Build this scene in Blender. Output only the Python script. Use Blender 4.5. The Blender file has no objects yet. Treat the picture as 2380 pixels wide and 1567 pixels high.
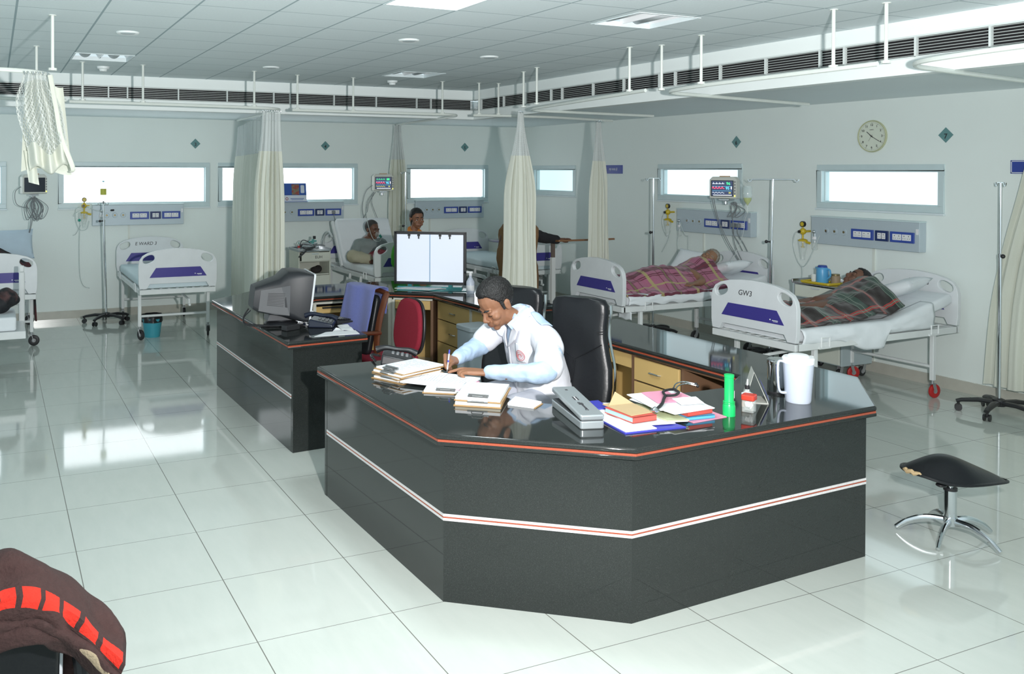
import bpy, bmesh, math, random
from mathutils import Vector, Matrix, noise
D = bpy.data; SC = bpy.context.scene; COL = SC.collection
PI = math.pi; R = math.radians
random.seed(7)
# ------------------------------------------------------------------ camera, world, lamps, exposure
cam = D.objects.new('camera', D.cameras.new('camera')); COL.objects.link(cam); SC.camera = cam
cam.data.sensor_width = 36.0; cam.data.sensor_fit = 'HORIZONTAL'
cam.data.lens = 2077.087/2380*36.0
cam.data.shift_x = (1190-911.172)/2380; cam.data.shift_y = (414.341-783.5)/2380
cam.data.clip_end = 60
_yaw, _pit, _rol = .4193, .0087, .0027
_fw = Vector((math.sin(_yaw)*math.cos(_pit), math.cos(_yaw)*math.cos(_pit), -math.sin(_pit)))
_rt = Vector((math.cos(_yaw), -math.sin(_yaw), 0)); _up = _rt.cross(_fw)
_r2 = _rt*math.cos(_rol)+_up*math.sin(_rol); _u2 = -_rt*math.sin(_rol)+_up*math.cos(_rol)
cam.matrix_world = Matrix(((_r2.x,_u2.x,-_fw.x,0),(_r2.y,_u2.y,-_fw.y,0),(_r2.z,_u2.z,-_fw.z,1.9126),(0,0,0,1)))

SC.view_settings.view_transform = 'Standard'; SC.view_settings.look = 'None'
SC.view_settings.gamma = 1.0; SC.view_settings.use_curve_mapping = False
SC.view_settings.exposure = -0.1
w = D.worlds.new('world'); SC.world = w; w.use_nodes = True
w.node_tree.nodes['Background'].inputs[0].default_value = (.78, .95, 1.0, 1)
w.node_tree.nodes['Background'].inputs[1].default_value = 1.0

def lamp(name, kind, loc, energy, color=(1,1,1), target=None, **kw):
    l = D.lights.new(name, kind); l.energy = energy; l.color = color
    for k, v in kw.items(): setattr(l, k, v)
    o = D.objects.new(name, l); COL.objects.link(o); o.location = loc
    if target: o.rotation_euler = (Vector(target)-Vector(loc)).to_track_quat('-Z', 'Y').to_euler()
    return o
# the photographer's flash gun, held off to the right of the lens
lamp('camera_flash', 'SPOT', (.79, .28, 2.0), 1200, (1, .985, .97), target=(4.9, 9.5, 2.7),
     spot_size=R(130), spot_blend=1.0, shadow_soft_size=.04)

# ------------------------------------------------------------------ materials
def lin(c):
    if isinstance(c, str):
        c = [int(c[i:i+2], 16)/255 for i in (1, 3, 5)]
    else: return tuple(c[:3])
    return tuple(x/12.92 if x <= .04045 else ((x+.055)/1.055)**2.4 for x in c)
MATS = {}
def mat(name, col, rough=.5, metal=0., spec=.5, coat=0., nz=None, bump=None, emit=0., ecol=None, trans=0., alpha=1., ior=None, sheen=0., sss=0.):
    if name in MATS: return MATS[name]
    m = D.materials.new(name); m.use_nodes = True; MATS[name] = m
    N = m.node_tree.nodes; L = m.node_tree.links; b = N['Principled BSDF']
    c = lin(col); b.inputs['Base Color'].default_value = (*c, 1)
    b.inputs['Roughness'].default_value = rough; b.inputs['Metallic'].default_value = metal
    b.inputs['Specular IOR Level'].default_value = spec; b.inputs['Coat Weight'].default_value = coat
    b.inputs['Coat Roughness'].default_value = .05
    b.inputs['Transmission Weight'].default_value = trans; b.inputs['Alpha'].default_value = alpha
    if ior: b.inputs['IOR'].default_value = ior
    if sheen: b.inputs['Sheen Weight'].default_value = sheen
    if sss:
        b.inputs['Subsurface Weight'].default_value = sss; b.inputs['Subsurface Radius'].default_value = (.012, .004, .002)
    if emit:
        b.inputs['Emission Color'].default_value = (*lin(ecol or col), 1); b.inputs['Emission Strength'].default_value = emit
    tc = N.new('ShaderNodeTexCoord')
    if nz is None and not emit and trans == 0: nz = (9., .06)
    if nz:
        t = N.new('ShaderNodeTexNoise'); t.inputs['Scale'].default_value = nz[0]; t.inputs['Detail'].default_value = 4
        L.new(tc.outputs['Object'], t.inputs['Vector'])
        mx = N.new('ShaderNodeMix'); mx.data_type = 'RGBA'
        f = nz[1]
        c2 = lin(nz[2]) if len(nz) > 2 else None
        mx.inputs[6].default_value = (*(c2 if c2 else [x*(1-f) for x in c]), 1)
        mx.inputs[7].default_value = (*(c if c2 else [min(1, x*(1+f)) for x in c]), 1)
        L.new(t.outputs['Fac'], mx.inputs[0]); L.new(mx.outputs[2], b.inputs['Base Color'])
        if c2:
            rp = N.new('ShaderNodeMapRange'); rp.inputs[1].default_value = f-.06; rp.inputs[2].default_value = f+.06
            L.new(t.outputs['Fac'], rp.inputs[0]); L.new(rp.outputs[0], mx.inputs[0])
    if bump:
        t2 = N.new('ShaderNodeTexNoise'); t2.inputs['Scale'].default_value = bump[0]; t2.inputs['Detail'].default_value = 3
        L.new(tc.outputs['Object'], t2.inputs['Vector'])
        bp = N.new('ShaderNodeBump'); bp.inputs['Strength'].default_value = bump[1]; bp.inputs['Distance'].default_value = .01
        L.new(t2.outputs['Fac'], bp.inputs['Height']); L.new(bp.outputs[0], b.inputs['Normal'])
    return m
def nodes(m): return m.node_tree.nodes, m.node_tree.links, m.node_tree.nodes['Principled BSDF']
def mnode(N, L, op, a, b=None, c=None):
    n = N.new('ShaderNodeMath'); n.operation = op
    for i, v in enumerate((a, b, c)):
        if v is None: continue
        if isinstance(v, (int, float)): n.inputs[i].default_value = v
        else: L.new(v, n.inputs[i])
    return n.outputs[0]
def grid_lines(N, L, sock, off, step, half):
    # 1 on the joint lines at off + k*step
    f = mnode(N, L, 'FRACT', mnode(N, L, 'DIVIDE', mnode(N, L, 'SUBTRACT', sock, off-step*50), step))
    d = mnode(N, L, 'MINIMUM', f, mnode(N, L, 'SUBTRACT', 1.0, f))
    return mnode(N, L, 'LESS_THAN', d, half/step)
def mixcol(N, L, fac, c1, c2):
    mx = N.new('ShaderNodeMix'); mx.data_type = 'RGBA'
    for i, c in ((6, c1), (7, c2)):
        if isinstance(c, (tuple, list)): mx.inputs[i].default_value = (*c[:3], 1)
        else: L.new(c, mx.inputs[i])
    if isinstance(fac, (int, float)): mx.inputs[0].default_value = fac
    else: L.new(fac, mx.inputs[0])
    return mx.outputs[2]

# ------------------------------------------------------------------ mesh helpers
def rotz(a): return Matrix.Rotation(a, 4, 'Z')
class MB:
    def __init__(s): s.v = []; s.f = []; s.fm = []; s.cm = 0
    def add(s, vs, fs, M=None):
        o = len(s.v)
        s.v += [tuple(M @ Vector(p)) if M else tuple(p) for p in vs]
        s.f += [tuple(i+o for i in f) for f in fs]; s.fm += [s.cm]*len(fs); return s
    def box(s, c, d, M=None):
        x, y, z = c; a, b, e = d[0]/2, d[1]/2, d[2]/2
        vs = [(x+i*a, y+j*b, z+k*e) for i in (-1, 1) for j in (-1, 1) for k in (-1, 1)]
        return s.add(vs, [(0,1,3,2),(4,6,7,5),(0,4,5,1),(2,3,7,6),(0,2,6,4),(1,5,7,3)], M)
    def bar(s, p0, p1, w, h, up=(0,0,1)):
        p0, p1 = Vector(p0), Vector(p1); d = (p1-p0).normalized(); u = Vector(up)
        if abs(d.dot(u)) > .98: u = Vector((1, 0, 0))
        r = d.cross(u).normalized(); u = r.cross(d)
        vs = [p+r*(i*w/2)+u*(j*h/2) for p in (p0, p1) for i, j in ((-1,-1),(1,-1),(1,1),(-1,1))]
        return s.add(vs, [(0,3,2,1),(4,5,6,7),(0,1,5,4),(1,2,6,5),(2,3,7,6),(3,0,4,7)])
    def cyl(s, p0, p1, r0, r1=None, n=16): return s.tube([p0, p1], [r0, r0 if r1 is None else r1], n)
    def tube(s, pts, r, n=8, closed=False, flat=None):
        P = [Vector(p) for p in pts]; m = len(P)
        rs = r if isinstance(r, (list, tuple)) else [r]*m
        T = []
        for i in range(m):
            if closed: t = P[(i+1) % m]-P[i-1]
            else: t = P[min(i+1, m-1)]-P[max(i-1, 0)]
            T.append(t.normalized() if t.length > 1e-9 else Vector((0, 0, 1)))
        u = Vector((0, 0, 1)) if abs(T[0].z) < .9 else Vector((1, 0, 0))
        u = (u-T[0]*u.dot(T[0])).normalized(); vs = []
        for i in range(m):
            u = (u-T[i]*u.dot(T[i])); u = u.normalized() if u.length > 1e-6 else T[i].orthogonal().normalized()
            b = T[i].cross(u)
            fu, fb = flat if flat else (1, 1)
            for k in range(n):
                a = 2*PI*k/n; vs.append(P[i]+u*(math.cos(a)*rs[i]*fu)+b*(math.sin(a)*rs[i]*fb))
        fs = []
        for i in range(m if closed else m-1):
            j = (i+1) % m
            for k in range(n):
                l = (k+1) % n; fs.append((i*n+k, i*n+l, j*n+l, j*n+k))
        if not closed: fs += [tuple(range(n-1, -1, -1)), tuple((m-1)*n+k for k in range(n))]
        return s.add(vs, fs)
    def lathe(s, prof, c=(0,0,0), n=24, M=None):
        vs = []; fs = []; m = len(prof)
        for r, z in prof:
            for k in range(n):
                a = 2*PI*k/n; vs.append((c[0]+r*math.cos(a), c[1]+r*math.sin(a), c[2]+z))
        for i in range(m-1):
            for k in range(n):
                l = (k+1) % n; fs.append((i*n+k, i*n+l, (i+1)*n+l, (i+1)*n+k))
        if prof[0][0] > 1e-5: fs.append(tuple(range(n-1, -1, -1)))
        if prof[-1][0] > 1e-5: fs.append(tuple((m-1)*n+k for k in range(n)))
        return s.add(vs, fs, M)
    def prism(s, poly, z0, z1, M=None):
        n = len(poly); vs = [(x, y, z0) for x, y in poly]+[(x, y, z1) for x, y in poly]
        fs = [tuple(range(n-1, -1, -1)), tuple(range(n, 2*n))]+[(i, (i+1) % n, (i+1) % n+n, i+n) for i in range(n)]
        return s.add(vs, fs, M)
    def ball(s, c, r, nu=16, nv=10, M=None):
        if isinstance(r, (int, float)): r = (r, r, r)
        vs = []; fs = []
        for j in range(nv+1):
            t = PI*j/nv
            for i in range(nu):
                a = 2*PI*i/nu; vs.append((c[0]+r[0]*math.sin(t)*math.cos(a), c[1]+r[1]*math.sin(t)*math.sin(a), c[2]+r[2]*math.cos(t)))
        for j in range(nv):
            for i in range(nu):
                k = (i+1) % nu; fs.append((j*nu+i, (j+1)*nu+i, (j+1)*nu+k, j*nu+k))
        return s.add(vs, fs, M)
    def grid(s, fn, nu, nv, wrap=False, M=None):
        vs = [fn(i/nu if not wrap else i/nu, j/nv) for j in range(nv+1) for i in range(nu if wrap else nu+1)]
        w_ = nu if wrap else nu+1; fs = []
        for j in range(nv):
            for i in range(nu):
                k = (i+1) % w_; fs.append((j*w_+i, j*w_+k, (j+1)*w_+k, (j+1)*w_+i))
        return s.add(vs, fs, M)
    def build(s, name, m, parent=None, smooth=35, bevel=None, seg=2, solid=None, sub=0, weld=True):
        me = D.meshes.new(name); me.from_pydata(s.v, [], s.f)
        ms = m if isinstance(m, (list, tuple)) else [m]
        for x in ms: me.materials.append(x)
        if len(ms) > 1: me.polygons.foreach_set('material_index', s.fm)
        bm = bmesh.new(); bm.from_mesh(me)
        if weld: bmesh.ops.remove_doubles(bm, verts=bm.verts, dist=1e-5)
        bmesh.ops.recalc_face_normals(bm, faces=bm.faces); bm.to_mesh(me); bm.free()
        return link(name, me, parent, smooth, bevel, seg, solid, sub)
def link(name, me, parent=None, smooth=35, bevel=None, seg=2, solid=None, sub=0):
    if smooth:
        me.polygons.foreach_set('use_smooth', [True]*len(me.polygons)); me.set_sharp_from_angle(angle=R(smooth))
    o = D.objects.new(name, me); COL.objects.link(o)
    if parent: o.parent = parent
    if solid:
        k = o.modifiers.new('solid', 'SOLIDIFY'); k.thickness = solid; k.offset = 0
    if bevel:
        k = o.modifiers.new('bevel', 'BEVEL'); k.width = bevel; k.segments = seg; k.limit_method = 'ANGLE'; k.angle_limit = R(40)
    if sub:
        k = o.modifiers.new('sub', 'SUBSURF'); k.levels = sub; k.render_levels = sub
    return o
def tag(o, label=None, cat=None, group=None, kind=None):
    if label: o['label'] = label
    if cat: o['category'] = cat
    if group: o['group'] = group
    if kind: o['kind'] = kind
    return o
def thing(name, label, cat, loc=(0,0,0), rz=0, group=None):
    o = D.objects.new(name, None); COL.objects.link(o); o.location = loc; o.rotation_euler = (0, 0, rz); o.empty_display_size = .1
    return tag(o, label, cat, group)
def struct(o): o['kind'] = 'structure'; return o
def dup(root, loc, rz=None, label=None, group=None):
    r = root.copy(); COL.objects.link(r); r.location = loc
    if rz is not None: r.rotation_euler = (0, 0, rz)
    if label: r['label'] = label
    if group: r['group'] = group
    for ch in list(root.children):
        c = ch.copy(); COL.objects.link(c); c.parent = r
        for g in list(ch.children):
            d = g.copy(); COL.objects.link(d); d.parent = c
    return r
def baked(o):
    # evaluate a curve/text/modified object into a plain mesh
    bpy.context.view_layer.update()
    dg = bpy.context.evaluated_depsgraph_get()
    me = D.meshes.new_from_object(o.evaluated_get(dg)); return me
from mathutils.geometry import tessellate_polygon
def outline(name, loops, thick, m, parent=None, bevel=0., M=None, smooth=35, res=1):
    # flat outline with holes (first loop outer, the others holes) extruded to a solid; lies in XY of its frame M
    L3 = [[Vector((q[0], q[1], 0)) for q in lp] for lp in loops]; tris = tessellate_polygon(L3); flat_ = [p for lp in L3 for p in lp]; n = len(flat_)
    mb = MB(); vs = [(p.x, p.y, z) for z in (-thick/2, thick/2) for p in flat_]
    fs = [(t[0], t[1], t[2]) for t in tris]+[(t[2]+n, t[1]+n, t[0]+n) for t in tris]; o = 0
    for lp in L3:
        k = len(lp); fs += [(o+i, o+(i+1) % k, o+(i+1) % k+n, o+i+n) for i in range(k)]; o += k
    mb.add(vs, fs, M); return mb.build(name, m, parent, smooth, bevel=bevel or None, seg=max(1, res), weld=False)
FONTS = {}
def font(path=None):
    return D.fonts.load(path) if path else None
def text(name, body, size, m, parent=None, M=None, thick=.001, align='CENTER', bold=0., shear=0., fnt=None, sx=1.):
    cu = D.curves.new(name, 'FONT'); cu.body = body; cu.size = size; cu.align_x = align; cu.align_y = 'CENTER'; cu.extrude = thick/2
    cu.offset = bold; cu.shear = shear
    if fnt: cu.font = fnt
    t = D.objects.new('tmp', cu); COL.objects.link(t); me = baked(t); D.objects.remove(t); D.curves.remove(cu)
    me.name = name; me.materials.clear(); me.materials.append(m)
    if sx != 1: me.transform(Matrix.Diagonal((sx, 1, 1, 1)))
    if M: me.transform(M)
    return link(name, me, parent, 0)
def ell(cx, cy, rx, ry, n=28, p=2.0, ph=0):
    out = []
    for i in range(n):
        a = 2*PI*i/n+ph; c, s_ = math.cos(a), math.sin(a)
        out.append((cx+rx*math.copysign(abs(c)**(2/p), c), cy+ry*math.copysign(abs(s_)**(2/p), s_)))
    return out
def rrect(x0, y0, x1, y1, r, n=5):
    out = []
    for cx, cy, a0 in ((x1-r, y1-r, 0), (x0+r, y1-r, PI/2), (x0+r, y0+r, PI), (x1-r, y0+r, 1.5*PI)):
        out += [(cx+r*math.cos(a0+PI/2*i/n), cy+r*math.sin(a0+PI/2*i/n)) for i in range(n+1)]
    return out
def catmull(P, n=6, closed=False):
    P = [Vector(p) for p in P]; out = []; m = len(P)
    for i in range(m if closed else m-1):
        g = lambda k: P[k % m] if closed else P[max(0, min(m-1, k))]
        a, b, c, d = g(i-1), g(i), g(i+1), g(i+2)
        for k in range(n):
            t = k/n
            out.append(.5*((2*b)+(c-a)*t+(2*a-5*b+4*c-d)*t*t+(3*b-a-3*c+d)*t**3))
    if not closed: out.append(P[-1])
    return out
def frame(origin, xdir, ydir):
    x = Vector(xdir).normalized(); y = Vector(ydir).normalized(); z = x.cross(y).normalized(); y = z.cross(x)
    o = Vector(origin)
    return Matrix(((x.x,y.x,z.x,o.x),(x.y,y.y,z.y,o.y),(x.z,y.z,z.z,o.z),(0,0,0,1)))
# ================================================================== the room
WB, WR = 12.17, 7.69          # back wall (y), right wall (x)
CH, SH, BZ = 2.787, 2.60, 2.475
BY, BX = 8.62, 4.82           # faces of the bulkhead
wall_m = mat('wall_paint', (.83, .90, .875), .55, nz=(1.3, .035), bump=(60, .05))
ceil_soffit = mat('soffit_paint', (.82, .90, .92), .6, nz=(2, .02))
# --- floor: glossy 60 cm tiles
fm = mat('floor_tile', (.60, .64, .60), .07, spec=.6, nz=(1.2, .04))
N, L, b = nodes(fm); tc = N.new('ShaderNodeTexCoord'); sp = N.new('ShaderNodeSeparateXYZ'); L.new(tc.outputs['Object'], sp.inputs[0])
jl = mnode(N, L, 'MAXIMUM', grid_lines(N, L, sp.outputs[0], .3746, .6, .0022), grid_lines(N, L, sp.outputs[1], 3.511, .6, .0017))
mpn = N.new('ShaderNodeMapping'); mpn.inputs['Scale'].default_value = (9, 2.2, 1); mpn.inputs['Rotation'].default_value = (0, 0, .35); L.new(tc.outputs['Object'], mpn.inputs[0])
n1 = N.new('ShaderNodeTexNoise'); n1.inputs['Scale'].default_value = 1.6; n1.inputs['Detail'].default_value = 8; n1.inputs['Roughness'].default_value = .62
L.new(mpn.outputs[0], n1.inputs['Vector'])
wn = N.new('ShaderNodeTexWhiteNoise'); wn.noise_dimensions = '2D'
cv = N.new('ShaderNodeCombineXYZ')
for k, (s_, off) in enumerate(((sp.outputs[0], .3746), (sp.outputs[1], 3.511))):
    L.new(mnode(N, L, 'FLOOR', mnode(N, L, 'DIVIDE', mnode(N, L, 'SUBTRACT', s_, off-30), .6)), cv.inputs[k])
L.new(cv.outputs[0], wn.inputs['Vector'])
base = mixcol(N, L, n1.outputs['Fac'], (.545, .595, .55), (.66, .69, .645))
base = mixcol(N, L, mnode(N, L, 'MULTIPLY', wn.outputs['Value'], .35), base, (.60, .63, .585))
base = mixcol(N, L, jl, base, (.17, .17, .15)); L.new(base, b.inputs['Base Color'])
rg = mnode(N, L, 'ADD', mnode(N, L, 'MULTIPLY', n1.outputs['Fac'], .05), .035); L.new(rg, b.inputs['Roughness'])
mb = MB(); mb.box((2.5, 5.2, -.05), (13, 15, .1)); struct(mb.build('floor', fm, smooth=0))
# --- walls with window openings
def holed_wall(name, a0, a1, z0, z1, wins, fixed, axis, thick):
    mb = MB(); cuts = sorted({a0, a1, *[x for w_ in wins for x in w_[:2]]})
    for i in range(len(cuts)-1):
        l, r = cuts[i], cuts[i+1]; mid = (l+r)/2; zs = [(z0, z1)]
        for w_ in wins:
            if w_[0] < mid < w_[1]: zs = [(z0, w_[2]), (w_[3], z1)]
        for p, q in zs:
            if axis == 'x': mb.box((mid, fixed+thick/2, (p+q)/2), (r-l, thick, q-p))
            else: mb.box((fixed+thick/2, mid, (p+q)/2), (thick, r-l, q-p))
    return struct(mb.build(name, wall_m, smooth=0))
# (x0, x1, z0, z1) glass openings
WINA = [(-1.75, .09, 1.475, 1.955), (.808, 2.641, 1.470, 1.957), (2.866, 4.815, 1.478, 1.957), (5.725, 7.012, 1.488, 1.945)]
WINB = [(10.78, 11.80, 1.603, 1.938), (7.63, 8.91, 1.608, 1.945), (5.287, 6.516, 1.598, 1.927)]
holed_wall('wall_back', -4, WR+.25, 0, 2.9, WINA, WB, 'x', .22)
holed_wall('wall_right', -2.3, WB, 0, 2.9, WINB, WR, 'y', .22)
frm = mat('window_frame', (.60, .72, .74), .35, spec=.5)
glA = mat('window_glass_bright', (.93, .97, 1), .3, emit=2.6, ecol=(.93, .975, 1))
glB = mat('window_glass_soft', (.8, .95, 1), .25, emit=1.0, ecol=(.80, .955, 1.0))
glB2 = mat('window_glass_dim', (.7, .92, .97), .25, emit=.80, ecol=(.72, .93, .97))
sill_m = mat('window_sill', (.72, .80, .83), .4)
N, L, b = nodes(glB); tc = N.new('ShaderNodeTexCoord'); n1 = N.new('ShaderNodeTexNoise'); n1.inputs['Scale'].default_value = 9; n1.inputs['Detail'].default_value = 5
L.new(tc.outputs['Object'], n1.inputs['Vector'])
k = mnode(N, L, 'LESS_THAN', n1.outputs['Fac'], .335)
L.new(mixcol(N, L, mnode(N, L, 'MULTIPLY', k, .45), (.80, .955, 1.0), (.40, .60, .70)), b.inputs['Emission Color'])
def window(i, w_, axis, gm):
    t = thing('window_%d' % i, None, None); t['kind'] = 'structure'
    a0, a1, z0, z1 = w_; fr = MB(); pane = MB(); sl = MB()
    def bx(mb, u0, u1, d0, d1, p, q):
        if axis == 'x': mb.box(((u0+u1)/2, WB+(d0+d1)/2, (p+q)/2), (u1-u0, d1-d0, q-p))
        else: mb.box((WR+(d0+d1)/2, (u0+u1)/2, (p+q)/2), (d1-d0, u1-u0, q-p))
    f = .055
    for u0, u1, p, q in ((a0-f, a1+f, z1-.004, z1+f), (a0-f, a1+f, z0-f, z0+.004), (a0-f, a0+.004, z0+.004, z1-.004), (a1-.004, a1+f, z0+.004, z1-.004)): bx(fr, u0, u1, -.014, .10, p, q)
    g = .016
    for u0, u1, p, q in ((a0, a1, z1-g, z1), (a0, a1, z0, z0+g), (a0, a0+g, z0+g, z1-g), (a1-g, a1, z0+g, z1-g)): bx(fr, u0, u1, .03, .10, p, q)
    fr.build('frame', frm, t, 0, bevel=.004, seg=1)
    bx(pane, a0, a1, .085, .095, z0, z1); pane.build('pane', gm, t, 0)
    bx(sl, a0-f-.01, a1+f+.01, -.028, .0, z0-f-.02, z0-f); sl.build('sill', sill_m, t, 0, bevel=.003, seg=1)
for i, w_ in enumerate(WINA): window(i+1, w_, 'x', glA)
for i, w_ in enumerate(WINB): window(i+5, w_, 'y', (glB2, glB, glB)[i])
# --- skirting
bb = mat('skirting_stone', (.53, .52, .46), .18, spec=.6, nz=(14, .08))
mb = MB(); mb.box(((WR-4)/2, WB-.008, .05), (WR+4, .016, .10)); struct(mb.build('baseboard_back', bb, smooth=0))
mb = MB(); mb.box((WR-.008, 4.93, .05), (.016, 14.46, .10)); struct(mb.build('baseboard_right', bb, smooth=0))
# --- ceilings
cm = mat('ceiling_tile', (.60, .69, .71), .75, nz=(40, .03))
N, L, b = nodes(cm); tc = N.new('ShaderNodeTexCoord'); sp = N.new('ShaderNodeSeparateXYZ'); L.new(tc.outputs['Object'], sp.inputs[0])
jl = mnode(N, L, 'MAXIMUM', grid_lines(N, L, sp.outputs[0], .5524, .43926, .006), grid_lines(N, L, sp.outputs[1], 5.195, .43926, .004))
n1 = N.new('ShaderNodeTexNoise'); n1.inputs['Scale'].default_value = 90; n1.inputs['Detail'].default_value = 2; L.new(tc.outputs['Object'], n1.inputs['Vector'])
cc = mixcol(N, L, n1.outputs['Fac'], (.70, .775, .795), (.78, .85, .87))
L.new(mixcol(N, L, jl, cc, (.33, .42, .45)), b.inputs['Base Color'])
g0, gs = (.5524, 5.195), .43926
FIX = []                      # recessed fittings cut out of the tiled ceiling: x0, x1, y0, y1
def tile_rect(c0, c1, r0, r1): return (g0[0]+c0*gs, g0[0]+c1*gs, g0[1]+r0*gs, g0[1]+r1*gs)
FIX = [('lit', tile_rect(3, 4, -3, -2)), ('off', tile_rect(6.12, 7.12, -2.86, -1.86)), ('off', tile_rect(0, 1, 4.25, 5.25)), ('off', tile_rect(6.2, 7.2, 4.45, 5.45))]
hole = lambda r: [(r[0], r[2]), (r[1], r[2]), (r[1], r[3]), (r[0], r[3])]
struct(outline('ceiling', [[(-4, -2.2), (BX, -2.2), (BX, BY), (-4, BY)]]+[hole(f[1]) for f in FIX], .03, cm, M=Matrix.Translation((0, 0, CH+.015)), smooth=0))
mb = MB(); mb.box(((WR-4)/2, (BY+WB)/2+.05, SH+.04), (WR+4, WB-BY-.1, .08)); struct(mb.build('ceiling_back_bay', ceil_soffit, smooth=0))
mb = MB(); mb.box(((WR+BX)/2+.05, (BY-2.2)/2, SH+.04), (WR-BX-.1, BY+2.4, .08)); struct(mb.build('ceiling_right_bay', ceil_soffit, smooth=0))
bk = mat('bulkhead_paint', (.84, .89, .88), .55, nz=(3, .02))
VT, VB = 2.688, 2.572
def bulkhead(name, p, q):
    mb = MB()
    for z0, z1, t in ((VT, CH+.06, .1), (BZ, VB, .1)):
        if p[1] == q[1]: mb.box(((p[0]+q[0])/2, BY+t/2, (z0+z1)/2), (q[0]-p[0]+.1, t, z1-z0))
        else: mb.box((BX+t/2, (p[1]+q[1])/2, (z0+z1)/2), (t, q[1]-p[1], z1-z0))
    return struct(mb.build(name, bk, smooth=0))
bulkhead('trim_bulkhead_back', (-4, BY), (BX, BY)); bulkhead('trim_bulkhead_right', (BX, -2.2), (BX, BY))
slat_m = mat('grille_slat', (.50, .53, .52), .4, metal=.3); duct_m = mat('duct_dark', (.012, .012, .014), .9); mull_m = mat('grille_frame', (.66, .71, .70), .4)
def grille(label, axis, a0, a1, muls):
    t = thing('air_grille', label, 'vent', (0, 0, 0), group='linear air grilles in the bulkhead')
    def bx(mb, u0, u1, d0, d1, p, q):
        if axis == 'x': mb.box(((u0+u1)/2, BY+(d0+d1)/2, (p+q)/2), (u1-u0, d1-d0, q-p))
        else: mb.box((BX+(d0+d1)/2, (u0+u1)/2, (p+q)/2), (d1-d0, u1-u0, q-p))
    m = MB(); bx(m, a0, a1, .07, .09, VB, VT); m.build('duct_backing', duct_m, t, 0)
    m = MB()
    for k in range(7):
        z = VB+.010+k*.0165; bx(m, a0, a1, .008, .022, z-.0018, z+.0018)
    m.build('slats', slat_m, t, 0)
    m = MB(); bx(m, a0, a1, -.006, .012, VT-.004, VT+.006); bx(m, a0, a1, -.004, .012, VB-.006, VB+.003)
    for u in muls: bx(m, u-.006, u+.006, -.004, .02, VB, VT)
    m.build('frame', mull_m, t, 0)
rs = random.Random(3)
muls = []; u = -3.6
k = 0
while u < BX-.1:
    muls.append(u); u += (.47, .47, .47, .17)[k % 4]; k += 1
grille('long louvred air grille in the bulkhead above the back wall', 'x', -4, BX, muls)
muls = []; u = BY-.16; k = 0
while u > -2: muls.append(u); u -= (.47, .42, .44, .18)[k % 4]; k += 1
grille('long louvred air grille in the bulkhead on the right above the clock', 'y', -2.2, BY, muls)
# --- luminaires
refl = mat('lamp_reflector', (.80, .81, .83), .28, metal=.0, spec=.6, nz=(200, .05)); edge = mat('lamp_frame', (.72, .80, .82), .4)
bask = mat('perforated_basket', (.50, .53, .55), .5, nz=(260, .12))
glow = mat('lamp_diffuser_lit', (1, 1, 1), .4, emit=9, ecol=(.86, .97, 1))
def luminaire(kind, r, label):
    x0, x1, y0, y1 = r; t = thing('ceiling_light', label, 'ceiling light', ((x0+x1)/2, (y0+y1)/2, CH), group='recessed ceiling lights')
    a, b_ = (x1-x0)/2, (y1-y0)/2
    m = MB()
    for c, d in (((0, b_-.006, .012), (2*a, .012, .03)), ((0, -b_+.006, .012), (2*a, .012, .03)), ((a-.006, 0, .012), (.012, 2*b_-.024, .03)), ((-a+.006, 0, .012), (.012, 2*b_-.024, .03))): m.box(c, d)
    m.build('frame', edge, t, 0)
    if kind == 'lit':
        m = MB(); m.box((0, 0, .02), (2*a-.024, 2*b_-.024, .006)); m.build('diffuser', glow, t, 0)
        m = MB(); m.box((0, 0, .06), (2*a, 2*b_, .06)); m.build('housing', edge, t, 0)
        return
    m = MB()   # curved white trough reflectors with an inner half-round basket
    for s in (-1, 1):
        m.grid(lambda u, v, s=s: (s*a/2+(u-.5)*a*.96, (v-.5)*(2*b_-.026), .012+.085*math.sin(PI*u)**.8), 14, 1)
    m.box((0, 0, .115), (2*a, 2*b_, .01)); m.build('reflector', refl, t, 40)
    for s in (-1, 1):
        m = MB(); m.grid(lambda u, v, s=s: (s*a/2+a*.24*math.cos(PI*u), (v-.5)*(2*b_-.03), .085-a*.30*math.sin(PI*u)), 12, 1)
        m.build('lamp_basket', bask, t, 40, solid=.004)
for (k, r), lb in zip(FIX, ('lit square ceiling panel at the top edge of the photo', 'unlit twin-basket ceiling light nearest the right bulkhead', 'unlit twin-basket ceiling light at the left near the back bulkhead', 'unlit twin-basket ceiling light close to the bulkhead corner')): luminaire(k, r, lb)
l = lamp('panel_glow', 'AREA', ((FIX[0][1][0]+FIX[0][1][1])/2, (FIX[0][1][2]+FIX[0][1][3])/2, CH-.01), 22, (.86, .97, 1)); l.data.size = .42
white_pl = mat('white_plastic', (.80, .84, .84), .35); grey_pl = mat('grey_disc', (.42, .48, .50), .4)
DL = [(.78, 5.883, 'round', 'round grey downlight left, in front of the left unlit ceiling light'), (2.541, 5.431, 'round', 'round white ceiling disc nearest the lit panel'), (3.474, 5.968, 'round', 'round ceiling disc between the lit panel and the bulkhead corner'),
      (2.151, 7.353, 'round', 'small round ceiling disc over the double curtain'), (.85, 7.934, 'dome', 'small domed smoke detector behind the left unlit ceiling light'), (3.555, 7.973, 'dome', 'small domed smoke detector in front of the corner ceiling light')]
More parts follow.
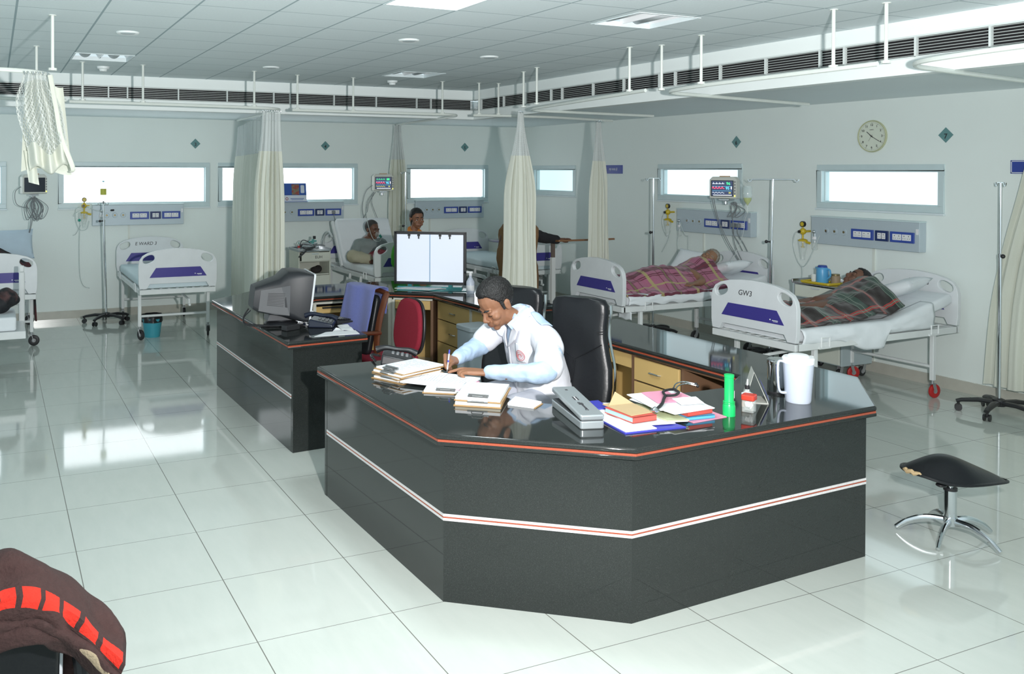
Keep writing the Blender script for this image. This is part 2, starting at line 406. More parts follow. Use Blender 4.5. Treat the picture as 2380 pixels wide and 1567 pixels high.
for x, y, k, lb in DL:
    t = thing('ceiling_disc' if k == 'round' else 'smoke_detector', lb, 'downlight' if k == 'round' else 'smoke detector', (x, y, CH), group='round ceiling fittings')
    m = MB()
    if k == 'round':
        m.lathe([(.0, -.004), (.045, -.006), (.052, -.010), (.066, -.010), (.072, -.002), (.072, .0)], n=28); m.build('trim_ring', white_pl, t)
        m = MB(); m.lathe([(0, -.0105), (.04, -.011), (.044, -.006)], n=24); m.build('lens', grey_pl, t)
    else:
        m.lathe([(0, -.042), (.028, -.040), (.034, -.022), (.048, -.018), (.052, 0)], n=24); m.build('housing', white_pl, t)
# ================================================================== curtain tracks and their drop rods
rail_m = mat('rail_white', (.68, .72, .68), .35, spec=.5)
RZ = 2.465
def track(label, pts, rods, grp='curtain tracks hung from the ceiling', round_=True):
    t = thing('curtain_track', label, 'curtain track', (pts[0][0], pts[0][1], 0), group=grp)
    o = Vector((pts[0][0], pts[0][1], 0)); P = [Vector((x, y, RZ if y < 9 or i_ == 0 else 2.585))-o for i_, (x, y) in enumerate(pts)]; Q = [P[0]]
    for i in range(1, len(P)-1):              # round the bends
        a, b_, c = P[i-1], P[i], P[i+1]; r = min(.28, (a-b_).length*.4, (c-b_).length*.4)
        p0 = b_+(a-b_).normalized()*r; p1 = b_+(c-b_).normalized()*r
        Q += [p0*(1-s)**2+b_*2*s*(1-s)+p1*s*s for s in [k/7 for k in range(8)]]
    Q.append(P[-1]); m = MB(); m.tube(Q, .012, 8, flat=(1.1, .9)); m.build('rail', rail_m, t)
    for x, y in rods:
        m = MB(); p = Vector((x, y, 0))-o
        m.cyl(p+Vector((0, 0, RZ+.01)), p+Vector((0, 0, CH)), .0095, n=10); m.cyl(p+Vector((0, 0, CH-.004)), p+Vector((0, 0, CH)), .022, n=12)
        m.cyl(p+Vector((0, 0, RZ+.008)), p+Vector((0, 0, RZ+.022)), .024, n=10)
        m.build('drop_rod', rail_m, t)
    return t
track('white curtain track at the left edge with the knotted net curtain', [(-2.4, 5.35), (.30, 5.40), (.30, 6.9)], [(.305, 5.41), (.278, 6.813)])
track('short white track end left of the bay marked 3', [(-2.4, 7.42), (.53, 7.58)], [(-1.0, 7.50)])
track('white curtain track over the bay marked 3', [(.56, 7.68), (1.2, 7.66), (2.40, 7.74), (2.42, 8.4), (3.02, 11.95)], [(.66, 7.66), (1.138, 7.66), (2.105, 7.72)])
track('white curtain track over the bay marked 4', [(2.50, 7.86), (3.2, 7.86), (4.25, 7.82), (4.32, 8.4), (5.39, 11.95)], [(2.55, 7.86), (3.10, 7.86), (4.03, 7.83)])
track('white curtain track across the corner bay marked 5', [(4.36, 7.80), (4.75, 7.74), (5.2, 7.72), (6.22, 8.00)], [(4.42, 7.79), (4.62, 7.75)])
track('white curtain track over the bay marked 6', [(6.04, 7.12), (4.40, 6.94), (4.07, 4.88)], [(4.276, 6.745), (4.20, 6.418), (4.10, 5.086)])
track('white curtain track over the bay marked 7', [(6.12, 5.32), (4.27, 4.95), (4.16, 4.45), (4.13, 3.17)], [(4.234, 4.909), (4.155, 4.445), (4.137, 3.439)])
track('nearest white curtain track at the top right corner', [(6.2, 3.47), (4.24, 3.14), (4.10, 2.45), (4.10, .8)], [(4.22, 3.19), (4.10, 2.33), (4.1, 1.2)])
# ================================================================== the two halves of the nurses' station
gran = mat('black_granite', (.018, .021, .020), .045, spec=.42)
N, L, b = nodes(gran); tc = N.new('ShaderNodeTexCoord'); n1 = N.new('ShaderNodeTexNoise'); n1.inputs['Scale'].default_value = 420; n1.inputs['Detail'].default_value = 2
L.new(tc.outputs['Object'], n1.inputs['Vector']); rp = N.new('ShaderNodeMapRange'); rp.inputs[1].default_value = .5; rp.inputs[2].default_value = .72
L.new(n1.outputs['Fac'], rp.inputs[0]); L.new(mixcol(N, L, rp.outputs[0], (.017, .020, .019), (.040, .045, .043)), b.inputs['Base Color'])
inlay = mat('red_granite_line', (.34, .075, .04), .2, nz=(300, .3)); wht_in = mat('white_speckled_granite', (.68, .66, .66), .25, nz=(420, .36, (.22, .18, .18)))
birch = mat('yellow_laminate', (.60, .415, .165), .38, nz=(3, .06), bump=(30, .02)); lip = mat('brown_lipping', (.17, .095, .055), .45); cream = mat('cream_lipping', (.62, .62, .55), .4)
chrome = mat('chrome', (.72, .74, .76), .12, metal=1.0, nz=(5, .02)); dk = mat('dark_inside', (.02, .018, .016), .8)
def offs(P, d, closed=False):
    # shift a polyline to its left by d (mitred)
    P = [Vector((x, y)) for x, y in P]; n = len(P); out = []
    for i in range(n):
        ds = []
        if i > 0 or closed: ds.append((P[i]-P[i-1]).normalized())
        if i < n-1 or closed: ds.append((P[(i+1) % n]-P[i]).normalized())
        ns = [Vector((-q.y, q.x)) for q in ds]
        if len(ns) == 1: out.append(P[i]+ns[0]*d)
        else:
            m = (ns[0]+ns[1]).normalized(); out.append(P[i]+m*(d/max(.3, m.dot(ns[0]))))
    return [(p.x, p.y) for p in out]
def counter(label, outer, inner, left):
    # outer: top edge line of the public side; inner: top edge line of the staff side (same direction)
    t = thing('reception_counter', label, 'counter', (0, 0, 0), group="halves of the black granite nurses' station")
    s = 1 if left else -1
    poly = outer+inner[::-1]
    top = MB(); top.prism(poly, .731, .757); top.build('countertop', gran, t, 35, bevel=.011, seg=3)
    lo = offs(outer, s*.004)+offs(inner, -s*.004)[::-1]; m = MB(); m.prism(lo, .722, .732); m.build('edge_inlay', inlay, t, 0)
    lo = offs(outer, s*.001)+offs(inner, -s*.002)[::-1]; m = MB(); m.prism(lo, .706, .7225); m.build('top_edging', gran, t, 35, bevel=.004, seg=2)
    trim = lambda P: [tuple(Vector(P[0])+(Vector(P[1])-Vector(P[0])).normalized()*.055)]+list(P[1:-1])+[tuple(Vector(P[-1])+(Vector(P[-2])-Vector(P[-1])).normalized()*.055)]
    outer = trim(outer)
    a, b_ = offs(outer, s*.045), offs(outer, s*.075); a2 = offs(outer, s*.043)
    for i in range(len(a)-1):
        q = [a[i], a[i+1], b_[i+1], b_[i]]
        m = MB(); m.prism(q, .392, .708); m.build('upper_granite_panel', gran, t, 0)
        m = MB(); m.prism(q, 0, .362); m.build('lower_granite_panel', gran, t, 0)
        q2 = [a2[i], a2[i+1], b_[i+1], b_[i]]
        m = MB(); m.prism(q2, .362, .3735); m.prism(q2, .3805, .392); m.build('white_band', wht_in, t, 0)
        m = MB(); m.prism(q2, .3735, .3805); m.build('red_line', inlay, t, 0)
    c, d = offs(outer, s*.075), offs(outer, s*.095)
    for i in range(len(c)-1):
        m = MB(); m.prism([c[i], c[i+1], d[i+1], d[i]], .0, .706); m.build('inner_board', birch, t, 0)
    return t
def end_panel(t, p, q, thick, m_, nm='end_panel'):
    d = (Vector(q)-Vector(p)).normalized(); n_ = Vector((-d.y, d.x))*thick
    m = MB(); m.prism([p, q, (q[0]+n_.x, q[1]+n_.y), (p[0]+n_.x, p[1]+n_.y)], 0, .706); return m.build(nm, m_, t, 0)
OUT1 = [(1.738, 4.985), (1.775, 3.489), (2.444, 2.973), (3.975, 3.039), (4.45, 3.52), (4.46, 5.67)]
INN1 = [(2.38, 5.00), (2.40, 3.84), (2.62, 3.64), (3.58, 3.635), (3.86, 3.82), (3.825, 5.62)]
front = counter('black granite counter half in the foreground where the doctor writes', OUT1, INN1, True)
end_panel(front, (1.783, 4.930), (2.34, 4.945), .03, gran)
end_panel(front, (4.415, 5.615), (3.87, 5.585), -.03, gran)
OUT2 = [(1.797, 5.747), (1.765, 7.894), (2.43, 8.53), (3.80, 8.55), (4.45, 7.95), (4.443, 6.375)]
INN2 = [(2.405, 5.80), (2.40, 7.45), (2.684, 7.715), (3.444, 7.732), (3.755, 7.476), (3.80, 6.42)]
rear = counter('black granite counter half at the rear carrying the computer and light box', OUT2, INN2, False)
end_panel(rear, (1.842, 5.802), (2.36, 5.842), -.03, gran)
end_panel(rear, (4.398, 6.430), (3.85, 6.465), .03, gran)
def unit(par, name, c, x, z0, z1, w_, m_, face, handle=True, thick=.02):
    # a drawer front in the vertical plane through c with outward normal 'face'
    f = Vector((*face, 0)).normalized(); r = Vector((-f.y, f.x, 0)); o = Vector((*c, 0))+r*x
    M_ = frame(o+Vector((0, 0, (z0+z1)/2)), r, (0, 0, 1))
    m = MB(); m.box((0, 0, thick/2), (w_, z1-z0-.006, thick), M_); d = m.build(name, m_, par, 0, bevel=.0025, seg=1)
    if handle:
        m = MB(); m.tube([M_ @ Vector(p) for p in ((-.045, 0, thick), (-.04, .003, thick+.018), (0, .006, thick+.024), (.04, .003, thick+.018), (.045, 0, thick))], .0055, 8); m.build('handle', chrome, d)
    return d
def board(par, name, c, x0, x1, z0, z1, m_, face, d0=0., d1=.018):
    f = Vector((*face, 0)).normalized(); r = Vector((-f.y, f.x, 0)); o = Vector((*c, 0))
    M_ = frame(o, r, (0, 0, 1)); m = MB(); m.box(((x0+x1)/2, (z0+z1)/2, (d0+d1)/2), (x1-x0, z1-z0, d1-d0), M_); return m.build(name, m_, par, 0)
# staff side of the front half: right arm (faces -x at x = 3.89); r = along -y
c = (3.895, 4.65); F = (-1, 0)   # r = (0,-1): x along r decreases y
yy = lambda y: 4.65-y
board(front, 'lipping', c, yy(5.58), yy(3.86), .688, .706, lip, F, -.01, .012)
board(front, 'fascia', c, yy(5.56), yy(4.77), .598, .686, birch, F, -.004, .008)
unit(front, 'drawer', c, yy(4.535), .53, .684, .42, birch, F); unit(front, 'drawer', c, yy(4.535), .20, .525, .42, birch, F)
for y in (4.765, 4.295): board(front, 'upright', c, yy(y+.012), yy(y-.012), 0, .69, lip, F, -.30, .014)
board(front, 'side_board', c, yy(5.56), yy(5.54), 0, .69, birch, F, -.45, .0)
board(front, 'drawer_carcass', c, yy(4.74), yy(4.32), .1, .68, dk, F, -.30, -.004)
board(front, 'kick_board', c, yy(4.27), yy(3.80), .02, .66, birch, F, -.42, -.40)
# staff side of the front half: left arm and front run (seen only from behind)
board(front, 'fascia', (2.33, 4.4), -.52, .5, .60, .70, birch, (1, 0)); board(front, 'fascia', (3.1, 3.57), -.45, .45, .60, .70, birch, (0, 1))
# staff side of the rear half
c = (3.06, 7.765); F = (0, -1)   # r = (1,0)
board(rear, 'cream_edge', c, -.40, .38, .682, .706, cream, F, -.01, .016)
board(rear, 'tray_gap', c, -.37, .36, .655, .682, dk, F, -.30, -.28); board(rear, 'fascia', c, -.37, .36, .595, .655, birch, F, -.02, .0)
board(rear, 'keyboard_tray', c, -.30, .25, .640, .652, dk, F, -.25, .03)
board(rear, 'upright', c, .36, .40, 0, .70, cream, F, -.2, .01)
board(rear, 'upright', c, -.39, -.36, 0, .70, cream, F, -.2, .01)
board(rear, 'side_board', c, -.05, -.02, 0, .60, birch, F, -.5, -.05)
cc_ = Vector((3.60, 7.60, 0)); F = Vector((-.635, -.772)); cF = (cc_.x-F.x*.03, cc_.y-F.y*.03)
board(rear, 'cream_edge', cF, -.19, .19, .688, .706, cream, F, -.01, .012)
unit(rear, 'drawer', cF, 0, .60, .688, .34, birch, F); 
board(rear, 'upright', cF, .175, .20, 0, .69, lip, F, -.2, .02); board(rear, 'upright', cF, -.20, -.175, 0, .69, cream, F, -.2, .02)
c = (3.83, 7.1); F = (-1, 0); yy = lambda y: 7.1-y
board(rear, 'lipping', c, yy(7.44), yy(6.46), .690, .706, cream, F, -.01, .014)
for z0, z1 in ((.522, .690), (.313, .518), (.10, .309)): unit(rear, 'drawer', c, yy(7.185), z0, z1, .60, birch, F)
board(rear, 'drawer_carcass', c, yy(7.47), yy(6.90), .03, .68, dk, F, -.30, -.004)
board(rear, 'upright', c, yy(7.51), yy(7.49), 0, .69, lip, F, -.3, .014); board(rear, 'upright', c, yy(6.885), yy(6.86), 0, .69, cream, F, -.3, .014)
board(rear, 'side_board', c, yy(6.86), yy(6.46), .0, .69, birch, F, -.02, .0)
c = (2.33, 6.6); F = (1, 0); board(rear, 'fascia', c, -.75, .80, .60, .70, birch, F); board(rear, 'side_board', c, -.02, .02, 0, .6, birch, F, -.4, 0)
# ================================================================== hospital beds
bedp = mat('bed_plastic_white', (.74, .77, .79), .3, spec=.5); purp = mat('purple_panel', (.055, .045, .27), .35); enam = mat('white_enamel', (.74, .77, .77), .3, spec=.5)
blk_rub = mat('black_rubber', (.02, .02, .022), .5); red_rub = mat('red_wheel', (.45, .02, .02), .4); cast = mat('caster_grey', (.35, .37, .38), .35, metal=.5); hubm = mat('wheel_hub', (.30, .31, .32), .4)
matt_m = mat('mattress_cover', (.66, .78, .82), .75, nz=(6, .04), bump=(9, .25)); sheet_m = mat('white_sheet', (.80, .84, .87), .8, nz=(7, .03), bump=(11, .45))
ink = mat('black_ink', (.03, .03, .035), .6); wht = mat('white_print', (.80, .82, .84), .5)
def xz(y): return frame((0, y, 0), (1, 0, 0), (0, 0, 1))     # local outline frame standing in the x-z plane, facing -y
def board_loop(w_=.432):
    P = [(-w_+.012, .60), (-w_+.09, .60), (-w_+.12, .652), (w_-.12, .652), (w_-.09, .60), (w_-.012, .60)]
    up = [(w_-.002, .66), (w_, .76), (w_, .86), (w_-.012, .915), (w_-.045, .962), (w_-.10, .992), (w_-.2, 1.018), (w_-.32, 1.032), (0, 1.037)]
    return P+up+[(-x, z) for x, z in up[-2::-1]]
def bed_hole(s):
    out = []
    for x, y in ell(0, 0, .072, .046, 24, 2.3):
        a = -s*R(24); out.append((s*.322+x*math.cos(a)-y*math.sin(a), .925+x*math.sin(a)+y*math.cos(a)))
    return out
def bed_board(name, par, y, face, mark=None, side=1):
    o = outline(name, [board_loop(), bed_hole(1), bed_hole(-1)], .042, bedp, par, bevel=.012, M=xz(y), res=2)
    yy_ = y+face*.0225; tr = [(-.315, .722), (.315, .722), (.245, .828), (-.245, .828)]
    p = outline('purple_panel', [tr], .004, purp, o, M=xz(yy_), smooth=0)
    s = -face   # reading direction
    m = MB(); M_ = frame((0, yy_+face*.0032, 0), (s, 0, 0), (0, 0, 1))
    m.box((.185, .752, 0), (.010, .010, .001), M_); m.box((.232, .748, 0), (.056, .006, .001), M_); m.box((.236, .739, 0), (.044, .003, .001), M_); m.build('panel_logo', wht, o, 0)
    for sx in (-1, 1):   # grip rims
        lp = bed_hole(sx); m = MB(); m.tube([xz(y) @ Vector((q[0], q[1], 0)) for q in lp], .006, 6, closed=True, flat=(1, 3.2)); m.build('grip_rim', bedp, o)
    if mark: text('handwriting', mark[0], mark[1], ink, o, M=frame((s*mark[2], y+face*.0222, mark[3]), (s, 0, 0), (0, 0, 1)), shear=.15)
    return o
def caster(par, x, y, wm, r=.058, rz=0., nm='caster'):
    M_ = Matrix.Translation((x, y, 0)) @ rotz(rz)
    m = MB(); m.cyl(M_ @ Vector((0, 0, .118)), M_ @ Vector((0, 0, .165)), .011, n=10)
    for s in (-1, 1): m.bar(M_ @ Vector((s*.018, 0, .122)), M_ @ Vector((s*.018, -.022, r-.006)), .004, .034, (0, 1, 0))
    m.box((0, -.004, .122), (.042, .04, .006), M_); c = m.build(nm, cast, par)
    m = MB(); Mw = M_ @ frame((0, -.022, r), (0, 1, 0), (0, 0, 1)); m.lathe([(.028, -.012), (r-.01, -.013), (r, -.007), (r, .007), (r-.01, .013), (.028, .012)], n=24, M=Mw); m.build('tyre', wm, c)
    m = MB(); m.lathe([(.0, -.0125), (.01, -.0145), (.03, -.010), (.03, .010), (.01, .0145), (0, .0125)], n=16, M=Mw); m.build('hub', hubm, c)
    return c
def slab(mb, path, w_, th, r=.03, nx=10):
    # rounded slab swept along path [(y, z_top)]
    n = len(path); sec = rrect(-w_/2, -th, w_/2, 0, r, 4); vs = []; k = len(sec)
    for i, (y, z) in enumerate(path):
        a, b_ = path[max(0, i-1)], path[min(n-1, i+1)]; t = Vector((0, b_[0]-a[0], b_[1]-a[1])).normalized(); nn = Vector((0, -t.z, t.y))
        e = 1 if 0 < i < n-1 else .965
        for x, h in sec: vs.append(Vector((x*e, y, z))+nn*((h+th/2)*e-th/2))
    fs = [(i*k+j, i*k+(j+1) % k, (i+1)*k+(j+1) % k, (i+1)*k+j) for i in range(n-1) for j in range(k)]+[tuple(range(k-1, -1, -1)), tuple((n-1)*k+j for j in range(k))]
    return mb.add(vs, fs)
def bed_path(lift, brk=1.12, z=.69, y0=.06, y1=1.89, n=22):
    return [(y, z+max(0, y-brk)*math.tan(lift)) for y in [y0+(y1-y0)*i/n for i in range(n+1)]]
def make_bed(label, loc, rz=0., wheel=None, lift=0., footmark=None, headmark=None, wrot=(0,0,0,0), cover=None, path=None):
    t = thing('hospital_bed', label, 'bed', loc, rz, 'white hospital beds round the ward'); wm = wheel or blk_rub
    bed_board('footboard', t, 0, -1, footmark); bed_board('headboard', t, 1.94, -1, headmark)
    m = MB()
    for s in (-1, 1): m.bar((s*.405, .0, .563), (s*.405, 1.94, .563), .03, .055)
    for y in (0, 1.94): m.bar((-.42, y, .563), (.42, y, .563), .045, .055)
    for y in (.23, 1.66, .95): m.bar((-.39, y, .55), (.39, y, .55), .03, .03)
    m.build('frame', enam, t, 0, bevel=.004, seg=1)
    m = MB()
    for k in range(9): m.bar((-.36+k*.09, .04, .588), (-.36+k*.09, 1.9, .588), .028, .008)
    m.build('base_slats', enam, t, 0)
    if lift:
        m = MB(); q = bed_path(lift, z=.585)
        for k in range(5): m.bar((-.32+k*.16, 1.12, .595), (-.32+k*.16, 1.85, .595+.73*math.tan(lift)), .02, .01)
        m.build('backrest_frame', enam, t, 0)
    k = 0
    for y in (.23, 1.66):
        for s in (-1, 1):
            m = MB(); m.bar((s*.385, y, .54), (s*.385, y, .15), .036, .036, (0, 1, 0)); m.build('leg', enam, t, 0, bevel=.003, seg=1)
            caster(t, s*.385, y, wm, rz=wrot[k]); k += 1
        m = MB(); m.cyl((-.385, y, .265), (.385, y, .265), .014, n=10); m.build('cross_tube', enam, t)
    for s in (-1, 1):   # guard sockets on the side rails
        for y in (.30, 1.62):
            m = MB(); m.tube([(s*.428, y-.045, .55), (s*.428, y-.045, .625), (s*.428, y+.045, .625), (s*.428, y+.045, .55)], .007, 6); m.box((s*.424, y, .545), (.008, .13, .016)); m.build('rail_socket', enam, t)
    m = MB(); m.cyl((.12, .03, .46), (.12, 1.0, .50), .013, n=10); m.bar((.12, .03, .46), (.12, -.01, .46), .02, .02); m.bar((.12, -.01, .47), (.12, -.01, .40), .016, .016); m.cyl((.12, -.05, .405), (.12, .0, .405), .013, n=10); m.build('crank', enam, t)
    m = MB(); slab(m, path or bed_path(lift), .80, .095); m.build('mattress', cover or matt_m, t, 50)
    return t
def cloth(name, fn, nu, nv, m, uvs=(1, 1), par=None, solid=.008, sub=0, wrap=False):
    me = D.meshes.new(name); vs = [tuple(fn(i/nu, j/nv)) for j in range(nv+1) for i in range(nu+1)]; w_ = nu+1
    fs = [(j*w_+i, j*w_+i+1, (j+1)*w_+i+1, (j+1)*w_+i) for j in range(nv) for i in range(nu)]
    me.from_pydata(vs, [], fs); uv = me.uv_layers.new(name='UVMap')
    for lp in me.loops:
        v = lp.vertex_index; uv.data[lp.index].uv = ((v % w_)/nu*uvs[0], (v//w_)/nv*uvs[1])
    me.materials.append(m); return link(name, me, par, 80, solid=solid, sub=sub)
def fnoise(x, y, s=1., seed=0.): return noise.noise(Vector((x*s+seed, y*s-seed, seed*.37)))
def pillow(name, label, loc, rx, ry, rz, size=(.56, .36, .13), m=None, grp='pillows on the beds'):
    me = MB(); a, b_, h = size[0]/2, size[1]/2, size[2]/2
    def f(u, v, s):
        x, y = (u*2-1), (v*2-1); e = max(0, (1-abs(x)**3.2))*max(0, (1-abs(y)**3.2))
        pin = 1-.10*(1-abs(x))*abs(y)**2-.0; k = 1-.07*(abs(y)**2)*(1-abs(x)**4)
        return (x*a*(1-.06*(1-abs(y)**2)*abs(x)**3), y*b_*k, s*h*e**.5*(1+.12*fnoise(x, y, 2.3, 3))+.004*fnoise(x, y, 9, 1))
    for s in (1, -1): me.grid(lambda u, v, s=s: f(u, v, s), 22, 16)
    o = me.build(name, m or sheet_m, None, 80); o.location = loc; o.rotation_euler = (rx, ry, rz)
    return tag(o, label, 'pillow', grp)
bed3 = make_bed('empty white hospital bed under the sign marked 3, teal bucket below', (1.88, 10.08, 0), 0, blk_rub, headmark=('E WARD 3', .06, -.06, .945), wrot=(.5, -.2, 0, 2.9))
bed6 = make_bed('white hospital bed under the sign marked 6, patient in a pink plaid blanket', (5.58, 7.41, 0), -PI/2, blk_rub, lift=R(9), cover=sheet_m)
bed7 = make_bed('nearest white hospital bed on the right, GW3 written on its footboard', (5.58, 5.37, 0), -PI/2+.025, red_rub, lift=R(13), footmark=('GW3', .062, -.07, .925), headmark=('E Ward', .06, .08, .94), wrot=(.8, .5, 2.8, 3.0), cover=sheet_m)
bed1 = make_bed('white hospital bed cut by the left edge under the sign marked 2', (-.01, 10.2, 0), 0, blk_rub, lift=R(20), wrot=(0, 1.4, 0, 1.6), cover=sheet_m)
bed5 = make_bed('white hospital bed in the corner bay marked 5, half behind a curtain', (6.52, 10.02, 0), 0, blk_rub)
p4 = [(.06+.055*k, .69) for k in range(20)]+[(1.12+.030*k, .70+.052*k) for k in range(1, 11)]+[(1.43+.018*k, 1.225+.010*k) for k in range(1, 3)]
bed4 = make_bed('white hospital bed cranked upright under the sign marked 4, patient sitting on it', (4.70, 10.12, 0), 0, blk_rub, cover=sheet_m, path=p4)
m = MB()
for s in (-1, 1): m.bar((s*.41, 1.16, .62), (s*.41, 1.54, 1.20), .03, .045)
for k in range(4): m.bar((-.41, 1.24+.1*k, .70+.155*k), (.41, 1.24+.1*k, .70+.155*k), .03, .02)
m.build('backrest_frame', enam, bed4, 0)
rail_g = mat('side_rail_grey', (.55, .60, .60), .35)
def side_rail(bed, x, y0, y1, z0, z1):
    # lowered plastic guard with a scalloped top, a grip hole and a purple inlay
    w_ = y1-y0; lp = [(0, z0), (w_, z0), (w_, z0+(z1-z0)*.45), (w_*.86, z0+(z1-z0)*.8), (w_*.66, z1), (w_*.34, z1), (w_*.14, z0+(z1-z0)*.86), (0, z0+(z1-z0)*.5)]
    M_ = frame((x, y1, 0), (0, -1, 0), (0, 0, 1)); o = outline('side_rail', [lp, ell(w_*.5, z0+(z1-z0)*.70, w_*.13, (z1-z0)*.12, 20)], .026, rail_g, bed, bevel=.008, M=M_, res=2)
    outline('rail_inlay', [[(w_*.10, z0+.02), (w_*.90, z0+.02), (w_*.84, z0+(z1-z0)*.42), (w_*.62, z0+(z1-z0)*.36), (w_*.5, z0+(z1-z0)*.46), (w_*.38, z0+(z1-z0)*.36), (w_*.16, z0+(z1-z0)*.42)]], .003, purp, o, M=M_ @ Matrix.Translation((0, 0, -.0145)), smooth=0)
    for q in (.25, .75): mb = MB(); mb.bar((x+.02, y0+w_*q, z1-.06), (x+.03, y0+w_*q, .56), .02, .03); mb.build('rail_bracket', enam, o, 0)
for b_ in (bed4, bed5): side_rail(b_, -.455, .25, 1.0, .20, .50); side_rail(b_, .455, .25, 1.0, .20, .50)
m = MB(); m.tube(catmull([(-.46, 1.30, .60), (-.49, 1.62, .66), (-.49, 1.66, .95), (-.47, 1.52, 1.06), (-.46, 1.40, 1.0)], 6), .014, 8); m.build('head_guard', rail_g, bed4)
# ---- plaid blankets
def stripes(N, L, s, spec):
    # spec: list of (centre, half width) in a unit repeat -> mask
    f = mnode(N, L, 'FRACT', s); acc = None
    for c, h in spec:
        k = mnode(N, L, 'LESS_THAN', mnode(N, L, 'ABSOLUTE', mnode(N, L, 'SUBTRACT', f, c)), h)
        acc = k if acc is None else mnode(N, L, 'MAXIMUM', acc, k)
    return acc
def plaid(name, base, layers, rep, rough=.9):
    m = mat(name, base, rough, nz=(60, .12), bump=(180, .35), sheen=.3); N, L, b = nodes(m)
    tc = N.new('ShaderNodeTexCoord'); sp = N.new('ShaderNodeSeparateXYZ'); L.new(tc.outputs['UV'], sp.inputs[0])
    u = mnode(N, L, 'DIVIDE', sp.outputs[0], rep); v = mnode(N, L, 'DIVIDE', sp.outputs[1], rep)
    cur = b.inputs['Base Color'].links[0].from_socket
    for ax, spec, col, op in layers:
        k = stripes(N, L, u if ax == 'u' else v, spec)
        cur = mixcol(N, L, mnode(N, L, 'MULTIPLY', k, op), cur, lin(col))
    L.new(cur, b.inputs['Base Color']); return m
pinkp = plaid('pink_plaid_wool', (.42, .135, .225), [('u', [(.5, .085)], (.10, .012, .03), .9), ('v', [(.5, .06)], (.10, .012, .03), .55), ('u', [(.30, .016), (.25, .012), (.70, .016), (.75, .012)], (.12, .012, .03), .85),
    ('v', [(.30, .012), (.70, .012)], (.13, .012, .03), .7), ('u', [(.0, .022), (1., .022)], (.46, .40, .16), .8), ('v', [(.02, .02), (.98, .02)], (.46, .42, .16), .8), ('v', [(.5, .012)], (.20, .28, .05), .9), ('u', [(.5, .012)], (.2, .02, .04), .9)], .44)
tartan = plaid('dark_tartan_wool', (.012, .007, .006), [('v', [(.2, .12)], (.025, .07, .05), .8), ('u', [(.75, .10)], (.03, .07, .05), .55), ('u', [(.30, .014), (.36, .014)], (.42, .02, .02), .9), ('v', [(.58, .014), (.64, .012)], (.34, .02, .02), .85),
    ('u', [(.33, .010)], (.60, .55, .38), .35), ('v', [(.2, .008), (.10, .006)], (.22, .28, .22), .8), ('u', [(.80, .008), (.86, .006)], (.15, .16, .14), .8), ('v', [(.61, .007)], (.62, .58, .40), .45)], .40)
def smooth(a, b_, x):
    t = max(0., min(1., (x-a)/(b_-a))); return t*t*(3-2*t)
def blanket(name, label, bed, m, y0, y1, prof, drop, seed, lift, brk=1.12, xs=(-.44, .46), group=None, rep_uv=None):
    # prof(y) -> (centre x, half width, height) of the body below; drop(x side, y) -> how far it hangs over the mattress edge
    def f(u, v):
        y = y0+(y1-y0)*v; y += .025*fnoise(u*3, v*2, 1.4, seed); x = xs[0]+(xs[1]-xs[0])*u
        c, hw, h = prof(y); zt = .697+max(0, y-brk)*math.tan(lift)
        q = (x-c)/hw; z = zt+h*math.exp(-abs(q)**2.6)
        z += (.020*fnoise(x, y, 7, seed)+.014*fnoise(x, y, 15, seed+4))*min(1, h*9)+.004*abs(fnoise(x, y, 11, seed+2))
        over = max(0, abs(x)-.40)
        if over: z -= over*drop; x = math.copysign(.405+min(over*.25, .02)+.012*fnoise(y, v, 6, seed), x)
        return bed.matrix_world @ Vector((x, y, z))
    bpy.context.view_layer.update()
    o = cloth(name, f, 64, 80, m, (xs[1]-xs[0]+.25, y1-y0), solid=.012)
    return tag(o, label, 'blanket', group)
def prof6(y): return (-.02+.05*math.sin(y*3), .20+.05*smooth(.2, .9, y), .12+.10*smooth(.15, .75, y)-.03*smooth(.85, 1.0, y)+.05*smooth(1.1, 1.35, y))
def prof7(y): return (.0+.04*math.sin(y*2.2), .22+.06*smooth(.3, 1.0, y), .085+.03*smooth(.0, .4, y)+.13*smooth(.55, 1.15, y)+.02*math.sin(y*5))
blanket('wool_blanket', 'pink and maroon plaid blanket over the grey-haired patient', bed6, pinkp, .05, 1.46, prof6, .4, 3.1, R(9), xs=(-.42, .46))
blanket('wool_blanket', 'dark green, red and black tartan blanket on the nearest right-hand bed', bed7, tartan, .04, 1.34, prof7, .3, 8.7, R(13), xs=(-.40, .36))
# ---- white sheets hanging over the frames
def sheet(label, bed, ys, zs, side, seed, lift):
    def f(u, v):
        y = ys[0]+(ys[1]-ys[0])*u; zt = .694+max(0, y-1.12)*math.tan(lift)
        w_ = .36+.08*min(1, v*2.2); low = zs(u)
        if v < .35: return bed.matrix_world @ Vector((side*(.30+.105*v/.35), y, zt+.003+.002*fnoise(y, v, 8, seed)))
        k = (v-.35)/.65
        return bed.matrix_world @ Vector((side*(.408+.022*math.sin(PI*min(1, k*.9))+.014*fnoise(y, k*.4, 7, seed)), y+.03*k*fnoise(y, 0, 4, seed), zt+(low-zt)*k))
    bpy.context.view_layer.update()
    return tag(cloth('bed_sheet', f, 50, 16, sheet_m, par=None, solid=.004), label, 'sheet', 'white sheets hanging off the beds')
sheet('white sheet hanging over the frame of the bed with the tartan blanket', bed7, (.06, 1.62), lambda u: .585 if u < .25 else (.585-.10*smooth(.25, .50, u)*(1-smooth(.60, .64, u)) if u < .64 else .60), 1, 2.2, R(13))
sheet('white sheet tucked along the bed with the pink plaid blanket', bed6, (.06, 1.6), lambda u: .60+.012*math.sin(u*40), 1, 5.2, R(9))
